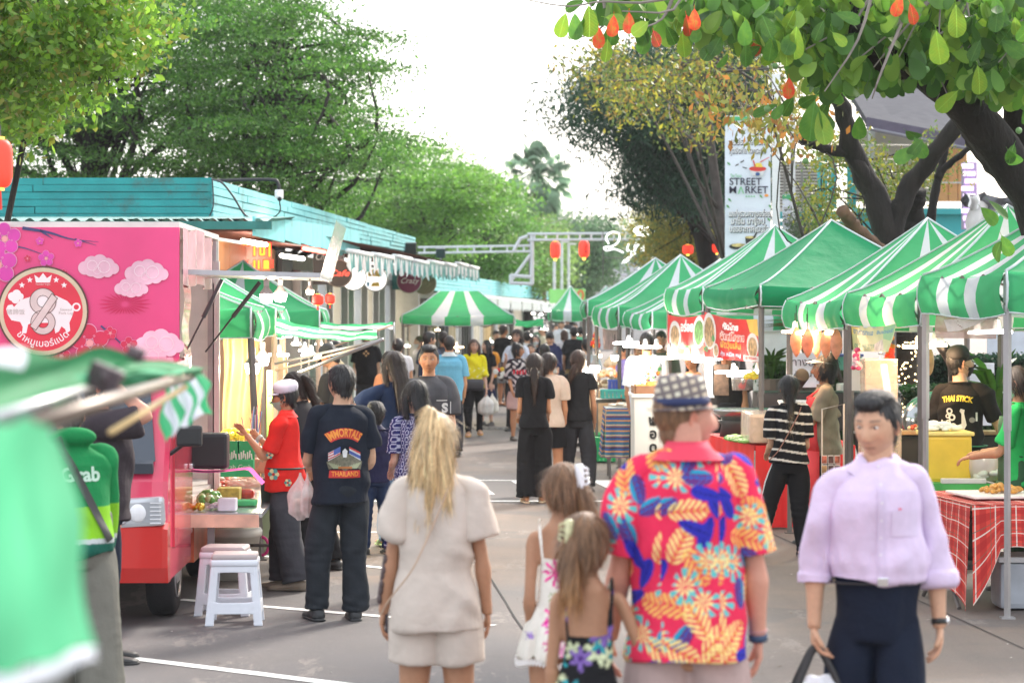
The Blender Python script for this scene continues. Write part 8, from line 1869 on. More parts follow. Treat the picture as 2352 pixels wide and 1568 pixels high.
p=person(1350,8.35,1.34,0,'small girl in a black floral strap dress beside the man in the red shirt','girlpony','lbrown','tan',True,.88,top=('dress',BLK,{'hem':.50,'topz':.70,'ease':.004,'fl':.01,'pat':pat_black_floral,'vox':.006}),bot=('dress_skirt',BLK,{'zt':.62,'zb':.12,'fl':.075,'pat':pat_black_floral}),shoes=('sandal',(.5,.4,.3)),arms=(((.12,.05,-1),(.0,.15,-1)),((.45,.05,-1),(1.6,.1,-.35))),head=(-44,6),hi=True,thumbs=(None,(0,.2,1)))
cm=MB();cm.bbox((.012,-.126,.045),(.022,.032,.10),.008);[cm.tube(spline([(.012,-.132,.045+dz),(-.012,-.148,.045+dz*.7),(-.035,-.125,.045+dz*.4)],6),.004,6)for dz in(-.04,-.013,.013,.04)];part('claw_clip',p['Lh'](cm),M((.62,.60,.35),.3,.2,40),p['root'],False,True)
hatM=M((.52,.50,.42),.8,.5,22,stretch=(1,1,1.6))
hc_=bpy.data.materials.new('checked_hat');hc_.use_nodes=True;hn=hc_.node_tree;hb_=hn.nodes['Principled BSDF'];tcx=hn.nodes.new('ShaderNodeTexCoord');ck=hn.nodes.new('ShaderNodeTexBrick');ck.inputs['Color1'].default_value=(.68,.65,.52,1);ck.inputs['Color2'].default_value=(.55,.46,.34,1);ck.inputs['Mortar'].default_value=(.16,.13,.13,1);ck.inputs['Scale'].default_value=9;ck.inputs['Mortar Size'].default_value=.06;ck.inputs['Brick Width'].default_value=.28;ck.offset=.0
mpx=hn.nodes.new('ShaderNodeMapping');mpx.inputs['Rotation'].default_value=(R(90),0,R(15));hn.links.new(tcx.outputs['Object'],mpx.inputs[0]);hn.links.new(mpx.outputs[0],ck.inputs['Vector']);hn.links.new(ck.outputs[0],hb_.inputs['Base Color']);hb_.inputs['Roughness'].default_value=.85
p=person(1578,8.45,1.85,0,'man from behind in a red shirt of blue and yellow leaves and a checked hat','crop','lbrown','rosy',False,1.02,top=('shirt',(.8,.05,.08),{'sl':.93,'sr':.058,'ease':.022,'hem':.455,'fl':.012,'pat':pat_hawaii,'collar':(.72,.05,.10),'open':False,'vox':.0042,'f':1.0}),bot=('shorts',(.45,.33,.31),{'end':.46}),shoes=('shoe',(.3,.3,.3)),arms=(((.30,.06,-1),(.12,.25,-1)),((.32,.02,-1),(.06,.14,-1))),head=(-72,-2),nk=.020,hats=('fedora',[hc_,M((.02,.03,.10),.7)]),hi=True,brow=.4)
w_=MB();W1=p['W'][1];dr=nrm(p['W'][1]-p['E'][1]);w_.tube([W1-dr*.035,W1-dr*.010],.034,14);part('wristband',w_,M((.03,.06,.12),.6),p['root'],False,True);w_=MB();w_.tube([W1-dr*.050,W1-dr*.044],.0345,14);part('bracelet',w_,M((.5,.25,.25),.6),p['root'],False,True)
LIL=(.64,.53,.71)
p=person(2012,9.35,1.75,180,'man walking forward in a lilac shirt with rolled sleeves and dark trousers, looking aside','quiff','black','asian',False,1.0,top=('shirt',LIL,{'sl':1.42,'sr':.038,'ease':.026,'hem':.59,'fl':.0,'cuff':1,'tuck':1,'collar':LIL,'f':1.2,'vox':.0065}),bot=('straight',(.008,.013,.028),{'waist':.60,'f':1.1}),shoes=('shoe',(.02,.02,.02)),arms=(((.38,-.06,-1),(.04,.12,-1)),((.38,-.02,-1),(.04,.14,-1))),legs=WALK,head=(-34,10),hi=True,curl=(.55,.95))
bt_=MB();tr0=p['tr'];
for k in range(6):z=(.64+k*.038)*1.75;yy=BVHTree.FromPolygons(mv(p['top'].data).tolist(),[tuple(q.vertices)for q in p['top'].data.polygons]).ray_cast(Vector((0.004,.8,z)),Vector((0,-1,0)))[0]if k==0 else bv.ray_cast(Vector((0.004,.8,z)),Vector((0,-1,0)))[0];bv=BVHTree.FromPolygons(mv(p['top'].data).tolist(),[tuple(q.vertices)for q in p['top'].data.polygons])if k==0 else bv;bt_.sphere((.004,yy.y+.002,z),(.006,.002,.006),8,6)
part('buttons',bt_,M((.75,.72,.75),.3,0),p['root'],False)['kind']='stuff'
mb=MB();mb.box((0.004,.0,1.20),(.030,.001,.40));decal(p,'placket',mb,M((.60,.50,.68),.85,.04,30),False,.003);mb=MB();mb.box((-.09,0,1.24),(.105,.001,.10));decal(p,'pocket',mb,M((.62,.52,.69),.85,.04,30),False,.003);mb=MB();mb.box((-.07,0,1.295),(.012,.001,.006));decal(p,'emblem',mb,M((.7,.04,.08),.6),False,.006)
mb=MB();rg_=tr0([.583],1.04,.015)[0];mb.tube(np.concatenate([rg_,rg_[:1]]),[(.014,.004)]*29,6,up=(0,0,1));part('belt',mb,M((.015,.012,.012),.35),p['root'],False,True);mb=MB();mb.bbox((0,.168,.583*1.75),(.042,.012,.034),.004);part('belt_buckle',mb,chrome,p['root'],False)
w_=MB();W0=p['W'][0];dr=nrm(p['W'][0]-p['E'][0]);w_.tube([W0-dr*.04,W0-dr*.018],.031,16);ww=part('watch',w_,M((.02,.02,.02),.4),p['root'],False,True);w_=MB();w_.sphere(W0-dr*.029+(-.030,.0,0),(.010,.019,.019),14,8);part('watch_case',w_,chrome,ww,False,True);ww.children[0].parent=p['root']
g_=np.array(p['w'](p['grips'][1]));bg=E('shoulder_bag',(g_[0],g_[1],g_[2]-.38),'black shoulder bag with white plastic inside, held by the man in the lilac shirt','bag')
c=g_-(0,0,.18)
part('bag_body',MB().grid(lambda a,b:(c[0]+math.cos(a*6.283)*(.125+.05*b+.02*math.sin(a*19)),c[1]+math.sin(a*6.283)*(.06+.03*b),c[2]-.20*b+.03*abs(math.cos(a*6.283))+.012*math.sin(a*25)),48,8),M((.012,.012,.014),.5,.2,10),bg,smooth=True)
for sy in(-1,1):part('handle',MB().tube(spline([c+(-.10,sy*.05,-.02),c+(-.055,sy*.03,.09),g_+(-.004,sy*.01,-.005),c+(.055,sy*.03,.09),c+(.10,sy*.05,-.02)],24),[(.014,.005)]*24,6,up=(0,1,0)),blk,bg,smooth=True)
wb=MB();wb.sphere(c+(.01,-.02,-.01),(.09,.05,.085),24,16);v_=wb.V();q=np.sin(v_@np.array((60,40,90)))+np.sin(v_@np.array((-90,70,30)));wb.v=[c+(v_-c)*(1+.06*q)[:,None]];wm_=wb.mesh('x',True);solo('plastic_bag',wb,M((.72,.74,.78),.3,.1,20,alpha=.92),'crumpled white plastic bag peeking out of the black shoulder bag','plastic bag',smooth=True)
# ------------------------------------------------------------ by the truck
p=person(783,16.1,1.70,14,'stout man from behind in a black t-shirt with orange arched lettering and black clogs','short','black','asian',False,1.06,top=('tee',(.012,.016,.026),{'sl':.85,'sr':.050,'ease':.020,'hem':.46,'fl':.008}),bot=('straight',(.020,.024,.03),{'pat':pat_fade}),shoes=('shoe',(.02,.022,.025)),arms=(((.24,.30,-1),(-.2,1.,-.35)),((.22,.05,-1),(-.5,.9,-.55))),legs=(((.16,.02,-1),(.04,0,-1)),((.02,-.02,-1),(0,-.02,-1))),head=(22,2),hi=True)
BZ=1.70
def archtext(s_,r_,cz,size,up_=1,m=0,mb=None,bold=.02,span=None):
 mb=mb or MB()
 def fn(v):
  a=v[:,0]/r_;rr_=r_+up_*v[:,1];return np.stack([np.sin(a)*rr_,(np.cos(a)*rr_-r_)*up_,v[:,2]],1)
 return text(mb,s_,(0,0,cz),(1,0,0),(0,0,1),size,m,bold,width=span,fn=fn)
orM,rdM=M((.80,.30,.05),.7,0),M((.55,.035,.03),.7,0)
mb=MB();a=np.linspace(-.62,.62,20);r0,r1=.155,.222
mb.add([((r_*math.sin(t)),0,1.25-.19+r_*math.cos(t))for r_ in(r0,r1)for t in a],[(i,i+1,i+21,i+20)for i in range(19)]);mb.add([(-.10,0,1.005),(.10,0,1.005),(.105,0,.955),(-.105,0,.955)],[(0,1,2,3)]);decal(p,'print_band',mb,rdM,True,.003)
decal(p,'lettering',archtext('IMMORTALS',.19,1.25,.075,bold=.03,span=.235),orM,True,.007);decal(p,'lettering',text(MB(),'THAILAND',(0,0,.98),(1,0,0),(0,0,1),.045,bold=.02,width=.175),orM,True,.007)
mb=MB()
def dp(pts,m,off=0):mb.poly(pts,(0,off,0),(1,0,0),(0,0,1),m)
dp([(-.11,1.12),(-.03,1.16),(-.03,1.09),(-.11,1.05)],0);
for k in range(4):dp([(-.11,1.055+k*.018),(-.03,1.095+k*.018),(-.03,1.103+k*.018),(-.11,1.063+k*.018)],1,.002)
dp([(-.075,1.14),(-.03,1.162),(-.03,1.125),(-.075,1.105)],2,.003);dp([(.03,1.16),(.11,1.12),(.11,1.05),(.03,1.09)],0);dp([(.03,1.16),(.11,1.12),(.11,1.108),(.03,1.148)],1,.002);dp([(.03,1.137),(.11,1.097),(.11,1.075),(.03,1.115)],2,.002);dp([(.03,1.102),(.11,1.062),(.11,1.05),(.03,1.09)],1,.002)
dp([(-.12,1.06),(-.05,1.10),(0,1.125),(.05,1.10),(.12,1.06),(.105,1.01),(.05,1.03),(0,1.0),(-.05,1.03),(-.105,1.01)],3,.004);dp([(-.018,1.13),(0,1.15),(.018,1.13),(.012,1.09),(-.012,1.09)],0,.006);dp([(-.045,1.03),(.045,1.03),(.045,1.015),(-.045,1.015)],4,.007)
for k in range(7):dp([(-.11+k*.012,1.05-k*.004),(-.105+k*.012,1.06-k*.003),(-.07+k*.008,1.02),(-.075+k*.008,1.015)],5,.006);dp([(.11-k*.012,1.05-k*.004),(.105-k*.012,1.06-k*.003),(.07-k*.008,1.02),(.075-k*.008,1.015)],5,.006)
decal(p,'eagle_print',mb,[M((.62,.62,.62),.7,.1),M((.5,.04,.04),.7,0),M((.06,.10,.32),.7,0),M((.13,.12,.08),.7,.4,60),M((.35,.12,.03),.7,0),M((.28,.30,.18),.7,0)],True,.005)
mb=MB();mb.sphere(p['E'][0]*.6+p['S'][0]*.4+np.array((-.055,-.02,0)),(.006,.03,.045),10,8);part('sleeve_print',mb,M((.35,.25,.14),.7,.5,60),p['root'],False,True)
w_=MB();W0=p['W'][0]
def carrier(label,pos,w_,h_,m,seed,fill=None):
 e=E('carrier_bag',(pos[0],pos[1],pos[2]-h_),label,'bag');rg=np.random.default_rng(seed);pos=np.array(pos)
 def f(a,b):
  an=a*6.283;rr_=w_/2*(.08+.92*sm(.0,.5,b))*(1-.75*sm(.82,1,b));return pos+np.array((math.cos(an)*rr_*(1+.10*math.sin(an*5+b*6+seed)),math.sin(an)*rr_*.6*(1+.12*math.sin(an*7+seed)),-h_*b))
 part('bag',MB().grid(f,36,20),m,e,smooth=True)
 if fill:part('contents',MB().bbox(pos-(0,0,h_*.72),(w_*.6,w_*.4,h_*.35),.02),fill,e)
 return e
clr=M((.80,.72,.70),.12,.2,12,alpha=.5)
g0=p['w'](p['grips'][0]);carrier('clear plastic bag of food boxes hanging from the stout man\'s hand',(GX(690,16.3),16.3,P(0,1085,16.3)[2]),.17,.32,clr,3,M((.62,.42,.35),.4,.5,14));carrier('narrow clear bag with a red drink beside the food box bag',(GX(706,16.2),16.2,P(0,1085,16.2)[2]),.09,.30,clr,5,M((.5,.15,.10),.4,.4,14))
p=person(655,17.9,1.54,78,'stall woman in red shirt, white cap, glasses and green mask with raised hands','short','black','warm',True,1.04,top=('shirt',(.68,.025,.02),{'sl':.85,'sr':.048,'ease':.022,'hem':.475,'fl':.02,'collar':(.68,.025,.02)}),bot=('wide',(.055,.055,.065),{}),shoes=('shoe',(.25,.20,.15)),arms=(((.10,.45,-1),(.05,.75,.9)),((.10,.35,-1),(.1,.9,.75))),head=(8,8),hats=('baker',M((.66,.62,.72),.8,.05)),mask=(.32,.50,.42),glasses=True,hi=True,curl=(.4,.7))
w_=MB();W1=p['W'][1];dr=nrm(p['W'][1]-p['E'][1]);w_.tube([W1-dr*.03,W1-dr*.0],.028,14);part('bracelet',w_,M((.45,.50,.45),.3),p['root'],False,True)
mb=MB();c=p['tr']([.52],1.06,.02)[0];mb.tube(np.concatenate([c,c[:1]]),[(.016,.008)]*29,6,up=(0,0,1));mb.v[-1]=mb.v[-1]+np.array((0,0,.10));part('apron_string',mb,M((.02,.05,.04),.7),p['root'],False,True)
mb=MB();mb.bbox((.10,.14,.72),(.16,.14,.20),.05);part('waist_pouch',mb,M((.02,.05,.04),.7,.1),p['root'],False,True)
mb=MB()
for(y0,z0,rr_)in((.03,.86,.045),(-.08,.80,.03),(.06,1.0,.03)):
 for k in range(6):a=k*1.047;mb.poly(circle(rr_*.38,10,(y0+math.cos(a)*rr_*.6,z0+math.sin(a)*rr_*.6)),(-.188,0,0),(0,1,0),(0,0,1),k%2)
 mb.poly(circle(rr_*.25,10,(y0,z0)),(-.192,0,0),(0,1,0),(0,0,1),2)
part('flower_print',mb,[M((.08,.32,.30),.7,0),M((.75,.65,.35),.7,0),M((.5,.03,.03),.7,0)],p['root'],False)
person(718,19.2,1.60,62,'woman in a grey t-shirt bending forward, long dark ponytail, behind the stall woman','pony','dbrown','asian',True,top=('tee',(.05,.05,.055),{'sl':.6,'hem':.46}),bot=('straight',BLK),arms=(HOLD,HOLD),lean=16,head=(0,22),hi=True)
person(790,24.5,1.74,60,'capped man in black looking down at a phone behind the stout man','crop','black','tan',False,top=('tee',(.02,.02,.022),{'sl':.8,'sr':.048}),bot=('straight',CHAR),arms=(PHONE,PHONE),lean=14,head=(0,26),hats=('cap',M((.02,.02,.022),.7)),hi=True)
p=person(842,41,1.78,180,'man in a black t-shirt with a small gold emblem, head behind the lifted curtain','short','black','asian',False,top=('tee',BLK,{'sl':.8,'sr':.052,'ease':.02}),bot=('straight',CHAR));mb=MB()
for k in range(4):a=k*1.5708;mb.poly(circle(.018,8,(math.cos(a)*.035,1.36+math.sin(a)*.035)),(0,0,0),(1,0,0),(0,0,1))
decal(p,'gold_emblem',mb,M((.6,.35,.15),.6,0),False,.006)
person(768,31,1.70,120,'man in a beige shirt half hidden by the lifted curtain bars','short','black','tan',False,top=('tee',(.45,.38,.24),{'sl':.7}),bot=('straight',CHAR),arms=(HOLD,HOLD))
person(862,20.5,1.28,20,'child in a navy jacket with white stripes between the queueing adults','short','black','asian',False,top=('shirt',(.02,.02,.06),{'sl':1.8,'sr':.036,'collar':(.02,.02,.06)}),bot=('straight',NAVY))
person(905,21.2,1.71,24,'woman in a navy t-shirt and light jeans touching her long dark hair','long','dbrown','pale',True,top=('tee',NAVY,{'sl':.75,'sr':.054,'ease':.024,'hem':.47}),bot=('straight',(.20,.29,.42),{'pat':pat_denim}),shoes=('slide',(.45,.60,.30)),arms=(((.9,.35,-.62),(.05,.2,1)),DARM),head=(10,12),hi=True,curl=(1.,.5))
person(952,17.6,1.56,8,'woman with straight black hair in a navy dress printed with pale rings','long','black','pale',True,top=('tee',NAVY,{'sl':.9,'sr':.05,'ease':.016,'pat':pat_navy_print}),bot=('dress_skirt',NAVY,{'zb':.22,'fl':.04,'pat':pat_navy_print}),shoes=('flat',(.05,.05,.08)),arms=(HOLD,HOLD),head=(35,4),hi=True)
p=person(985,21.5,1.76,176,'young man in a faded grey t-shirt with a white S print facing the camera','quiff','black','warm',False,top=('tee',(.085,.085,.095),{'sl':.95,'sr':.058,'ease':.028,'hem':.45,'pat':pat_fade}),bot=('straight',CHAR),head=(4,2),hi=True)
mb=MB();text(mb,'S',(-.155,0,1.20),(-1,0,0),(0,0,1),.11,bold=.05);mb.box((-.13,0,1.27),(.09,.001,.008));mb.box((-.205,0,1.20),(.007,.001,.12));mb.box((-.15,0,1.135),(.12,.001,.007));text(mb,'WEAR',(-.14,0,1.115),(-1,0,0),(0,0,1),.035);decal(p,'shirt_print',mb,M((.68,.68,.68),.7,0),False,.005)
p=person(1032,34.5,1.74,4,'broad man from behind in a light blue polo shirt and dark trousers','crop','black','warm',False,1.12,top=('tee',(.13,.36,.52),{'sl':.85,'sr':.052,'ease':.022,'hem':.46,'collar':(.45,.50,.52)}),bot=('straight',(.012,.014,.025)),legs=WALK,hi=True)
p=person(1089,40,1.63,182,'woman in a bright yellow blouse and black trousers walking towards the camera','long','brown','pale',True,top=('shirt',(.70,.62,.015),{'sl':1.15,'sr':.042,'ease':.020,'hem':.50,'pat':pat_yellow,'collar':(.70,.62,.015)}),bot=('slim',BLK),shoes=('slide',(.62,.34,.10)),arms=(((.2,.08,-1),(.14,.3,-1)),((.16,0,-1),(0,.2,-1))),legs=WALK2,glasses=True,hi=True,head=(6,-3))
mb=MB();mb.bbox((.02,.13,.86),(.36,.10,.19),.045);part('waist_bag',mb,M((.03,.03,.04),.4),p['root'],False,True);g0=p['w'](p['grips'][0]);carrier('white carrier bag with red print held by the woman in yellow',g0,.26,.38,M((.72,.70,.66),.4,.2,8,alpha=.9),7)
carrier('white knotted bag beside the red printed one',(g0[0]+.1,g0[1]+.05,g0[2]),.2,.36,M((.74,.70,.62),.4,.2,8,alpha=.9),9)
person(1117,44,1.56,150,'woman in a black top and long dark blue skirt behind the one in yellow','long','black','pale',True,top=('tee',BLK,{'sl':.7}),bot=('dress_skirt',(.02,.025,.07),{'zb':.16,'fl':.03}),head=(-30,0))
person(986,38,1.76,-40,'man in a navy t-shirt with black hair, left of the broad man in light blue','short','black','asian',False,top=('tee',NAVY,{}),bot=('straight',BLK),head=(-20,0))
person(1018,42,1.73,15,'man in a slate shirt partly hidden behind the broad man in light blue','short','dbrown','warm',False,1.05,top=('tee',(.06,.065,.085),{}),bot=('straight',BLK))
person(914,36,1.67,10,'man with thinning hair in a white shirt seen from behind by the shop doors','short','black','warm',False,1.05,top=('shirt',(.62,.60,.64),{'collar':(.62,.60,.64)}),bot=('straight',CHAR))
person(893,27.5,1.62,40,'woman with a dark bob in an orange dress behind the one in navy','bob','dbrown','asian',True,top=('tee',(.72,.28,.12),{'sl':.7}),bot=('dress_skirt',(.66,.22,.08),{'zb':.2,'fl':.03}))
person(962,45,1.62,120,'masked woman with tied hair looking left near the cream shop wall','pony','brown','pale',True,top=('tee',(.5,.45,.45),{}),bot=('straight',CHAR),mask=(.7,.7,.7))
person(1157,53,1.79,-35,'tall man in a black t-shirt and patterned shorts under the ridge tent','short','dbrown','warm',False,top=('tee',BLK,{'sl':.9,'sr':.055,'ease':.022}),bot=('shorts',(.25,.25,.26),{'end':.45}),shoes=('slide',(.05,.04,.04)),head=(-20,0))
p=person(1187,42,1.77,168,'student in a white shirt and glasses carrying a cartoon tote bag','bob','dbrown','pale',True,1.06,top=('shirt',(.60,.64,.74),{'sl':.9,'sr':.05,'collar':(.60,.64,.74)}),bot=('straight',CHAR),glasses=True,arms=(HOLD,((.3,.2,-1),(-.3,.8,.6))),head=(-8,0),hi=True)
mb=MB();mb.bbox((.26,.10,1.02),(.06,.28,.26),.03,rx=.4);part('tote_bag',mb,M((.09,.06,.05),.7),p['root'],False,True);mb=MB()
for k,(dx,dz,rr_,m_)in enumerate(((-.06,.03,.05,0),(.02,-.04,.055,0),(.07,.0,.04,0),(-.01,.06,.035,1),(.05,.07,.04,2))):mb.sphere((.26-dx,.25-k*.003,1.0+dz),(rr_,.01,rr_),12,8,m_)
part('bag_print',mb,[M((.75,.74,.70),.6,0),M((.7,.03,.03),.6,0),M((.75,.5,.05),.6,0)],p['root'],False,True)
person(1191,38.8,1.56,-160,'woman in a tie-dyed black and white t-shirt and pink shorts looking right','bun','black','warm',True,top=('tee',BLK,{'sl':1.0,'sr':.052,'ease':.026,'pat':pat_tiedye,'vox':.009}),bot=('shorts',(.55,.36,.34),{'end':.36}),shoes=('shoe',(.08,.07,.06)),head=(48,0),hi=True)
person(1219,43.5,1.50,178,'short woman with a dark bob peering over the ponytail girl','bob','dbrown','asian',True,top=('tee',(.4,.1,.1),{}),bot=('straight',CHAR));person(1231,50,1.60,178,'woman with long black hair and a white face mask facing the camera','long','black','pale',True,top=('tee',BLK,{}),bot=('straight',CHAR),mask=(.72,.76,.80),glasses=True)
person(1263,47,1.68,172,'man in a navy hooded jacket looking down, red letters on his chest','short','black','asian',False,1.06,top=('hoodie',(.025,.03,.085),{'sl':1.9,'sr':.036,'ease':.026}),bot=('straight',CHAR),head=(0,24),arms=(HOLD,HOLD),beard=.5);person(1250,37,1.58,15,'black-haired person directly behind the scrunchie girl','bob','black','asian',True,top=('tee',(.6,.55,.5),{}),bot=('straight',CHAR))
p=person(1227,26,1.62,2,'girl in a black top and wide black trousers, brown ponytail with a cream scrunchie','lowpony','dbrown','warm',True,top=('tee',BLK,{'sl':.62,'sr':.046,'ease':.016,'hem':.50}),bot=('wide',BLK),shoes=('slide',(.65,.50,.35)),arms=(HOLD,HOLD),legs=(((.03,.06,-1),(0,-.1,-1)),((.03,.1,-1),(0,-.02,-1))),hi=True,head=(-3,0))
mb=MB();a=np.linspace(0,2*np.pi,21);mb.tube(np.stack([.028*np.cos(a),-.105+.012*np.sin(a),-.065+.028*np.sin(a)],1),[.012+.003*math.sin(k*2.5)for k in range(21)],8);part('scrunchie',p['Lh'](mb),M((.68,.58,.48),.8),p['root'],False,True)
person(1262,27.4,1.60,-8,'woman in a beige t-shirt, glasses and black shorts beside the scrunchie girl','lowpony','dbrown','warm',True,1.05,top=('tee',(.58,.45,.36),{'sl':.9,'sr':.054,'ease':.026,'hem':.47}),bot=('shorts',BLK,{'end':.38}),shoes=('slide',(.3,.2,.1)),glasses=True,head=(-38,4),hi=True)
person(1328,27.6,1.63,-3,'woman from behind in black cap-sleeve top and grey trousers with brown ponytail','sidepony','brown','warm',True,1.02,top=('tee',(.018,.018,.02),{'sl':.50,'sr':.048,'ease':.014,'hem':.50}),bot=('straight',(.035,.035,.04)),arms=(((.25,.05,-1),(.0,.35,-1)),((.22,.05,-1),(.05,.3,-1))),hi=True)
person(1318,52,1.76,5,'man in a black shirt seen from behind in the distance, left of the end bulbs','short','black','tan',False,1.05,top=('tee',(.02,.02,.022),{'sl':.9,'sr':.05,'ease':.022}),bot=('straight',(.25,.17,.07)));person(1296,54,1.68,5,'person with a short brown bob in a white top, far down the alley','bob','brown','pale',True,top=('tee',(.62,.62,.65),{}),bot=('skirt',CHAR,{'zb':.3}))
person(1290,74,1.84,176,'tall man in a white shirt far away above the crowd','short','black','asian',False,1.12,top=('shirt',(.62,.65,.72),{'sl':.9,'sr':.05,'collar':(.62,.65,.72)}),bot=('straight',CHAR));person(1303,90,1.92,150,'tall dark-shirted man at the far end below the striped tent','short','dbrown','dark',False,top=('tee',(.05,.05,.06),{}),bot=('straight',CHAR),beard=.6)
person(1247,60,1.75,100,'person in a dark blue cap and pale beige shirt in the distance','crop','black','asian',False,top=('tee',(.55,.50,.36),{'sl':.8}),bot=('straight',CHAR),hats=('cap',M((.03,.06,.14),.7)),arms=(HOLD,HOLD));person(1211,50,1.68,0,'person in a plain white t-shirt from behind under the green curtain','short','black','asian',False,top=('tee',(.62,.62,.60),{}),bot=('straight',CHAR))
person(1333,62,1.70,30,'person in a green top half hidden at the end of the right row','short','black','asian',False,top=('tee',(.12,.5,.28),{}),bot=('straight',CHAR));person(1126,51,1.45,160,'seated stall keeper in an orange shirt behind a dark counter','short','black','warm',False,top=('tee',(.72,.30,.04),{'sl':.9}),bot=('straight',CHAR),arms=(HOLD,HOLD));person(1348,37.2,1.66,20,'person in a pale shirt standing behind the dazzling bulbs','short','black','asian',False,top=('tee',(.60,.62,.72),{'sl':.9}),bot=('straight',CHAR))
for k,(u,d,H_,yw,lb,c)in enumerate(((1268,82,1.7,10,'tiny distant person in grey under the far tent',(.2,.2,.22)),(1322,85,1.72,170,'tiny distant person in dark clothes by the number banner',(.05,.05,.07)),(1278,88,1.66,190,'tiny distant person in pink under the far tent',(.55,.2,.3)),(1240,80,1.7,0,'tiny distant person in green by the shop fronts',(.1,.2,.12)),(1140,56,1.66,200,'distant bearded man bending under the ridge tent',(.25,.25,.22)))):person(u,d,H_,yw,lb,'short','black','asian',False,top=('tee',c,{}),bot=('straight',CHAR))
# ------------------------------------------------------------ cooks and customers on the right
p=person(1486,28.6,1.83,-6,'tall cook from behind in a white t-shirt covered with food drawings','crop','black','warm',False,1.04,top=('tee',(.62,.64,.70),{'sl':.95,'sr':.055,'ease':.026,'hem':.46}),bot=('straight',CHAR),arms=(DARM,HOLD),hi=True)
mb=MB();rg=random.Random(12)
for k in range(46):
 x,z,a,b=rg.uniform(-.10,.16),rg.uniform(.98,1.42),rg.uniform(.010,.030),rg.uniform(.008,.022);th=rg.uniform(0,3)
 mb.poly([(x+a*math.cos(t)*math.cos(th)-b*math.sin(t)*math.sin(th),z+a*math.cos(t)*math.sin(th)+b*math.sin(t)*math.cos(th))for t in np.linspace(0,5.5,9)],(0,k*.0002,0),(1,0,0),(0,0,1),rg.randrange(5))
decal(p,'food_print',mb,[M((.75,.5,.06),.7),M((.12,.42,.15),.7),M((.08,.25,.6),.7),M((.5,.12,.05),.7),M((.05,.05,.12),.7)],True,.004)
person(1519,34,1.80,165,'bearded man in an olive grey t-shirt holding a phone behind the tents','crop','dbrown','rosy',False,top=('tee',(.16,.15,.12),{'sl':.85,'sr':.05}),bot=('straight',CHAR),arms=(DARM,PHONE),beard=.9,head=(10,18))
person(1432,34.8,1.62,100,'stall keeper in a purple shirt behind the dried fish','short','black','warm',False,top=('tee',(.25,.2,.5),{}),bot=('straight',CHAR));person(1470,31.5,1.66,150,'helper in a beige shirt beside the brown tent post','bun','black','warm',True,top=('tee',(.6,.48,.36),{'sl':1.2}),bot=('straight',(.02,.05,.03)),arms=(HOLD,HOLD))
person(1668,26.6,1.72,170,'cook in dark clothes whose head is behind the red food banner','short','black','warm',False,1.12,top=('tee',(.03,.028,.028),{'sl':.7}),bot=('straight',CHAR),arms=(((.2,.2,-1),(.05,.3,-1)),HOLD));person(1590,28.4,1.60,130,'woman in orange sleeves behind the left red banner','bun','black','warm',True,top=('tee',(.75,.28,.06),{'sl':1.6}),bot=('straight',CHAR),arms=(HOLD,HOLD),glasses=True)
p=person(1893,21.3,1.68,82,'cook with a pale visor and high bun in a red apron, holding the black blower','bun','black','warm',True,1.18,top=('tee',(.28,.22,.16),{'sl':.9,'sr':.052,'ease':.020,'pat':pat_fade}),bot=('straight',CHAR),arms=(((.1,.45,-1),(-.1,1,.35)),((.25,-.25,-1),(-.2,.5,-.7))),hats=('visor',M((.55,.58,.56),.6)),hi=True)
mb=MB();c=p['tr'];Z=[.50,.56,.62,.68,.74,.78];V=[]
for z in Z:
 r_=c([z],1.08,.028)[0];idx=[(k)%28 for k in range(1,14)];V.append(r_[idx]*1.0)
n_=len(V[0]);mb.add(np.concatenate(V),[(i*n_+j,i*n_+j+1,(i+1)*n_+j+1,(i+1)*n_+j)for i in range(len(Z)-1)for j in range(n_-1)]);mb.add(np.concatenate([V[0],V[0]-(0,0,.55)]),[(j,j+1,n_+j+1,n_+j)for j in range(n_-1)])
for sg in(-1,1):mb.tube(spline([V[-1][6]+(sg*.08,0,-.02),p['S'][0 if sg<0 else 1]*.5+(0,.03,.5*p['S'][0][2]+.045),(0,-.05,.855*1.68)],8),.014,6)
o=part('apron',mb,M((.72,.04,.045),.75,.08),p['root'],False,True);o.modifiers.new('t','SOLIDIFY').thickness=.006
p=person(1812,20.2,1.53,2,'girl in a black and white striped top with a long braid and striped track trousers','braid','black','asian',True,1.05,top=('tee',BLK,{'sl':.9,'sr':.060,'ease':.030,'hem':.52,'fl':.0,'pat':stripes(BLK,(.70,.66,.60),.082,.018,.02),'vox':.0075}),bot=('track',BLK,{'pat':pat_track,'vox':.007}),shoes=('sandal',(.05,.04,.04)),arms=(HOLD,HOLD),legs=(((.30,.0,-1),(.22,0,-1)),((.04,-.05,-1),(.06,0,-1))),hi=True)
mb=MB();mb.tube(spline([(.11,0,1.285),(.06,-.13,1.2),(-.02,-.165,1.06),(-.11,-.14,.9),(-.17,-.05,.82)],20),.0045,5);part('bag_strap',mb,M((.30,.14,.10),.6),p['root'],False)
p=person(2206,19.4,1.77,-22,'cook in a black cap and black t-shirt with yellow back lettering','crop','black','asian',False,top=('tee',(.016,.014,.014),{'sl':.85,'sr':.050,'ease':.020,'hem':.50}),bot=('straight',(.03,.022,.02)),arms=(((.26,.05,-1),(.08,.1,-1)),((.45,.35,-1),(.2,.7,-.55))),hats=('cap',M((.018,.016,.016),.7)),mask=(.02,.018,.02),head=(-55,-8),hi=True)
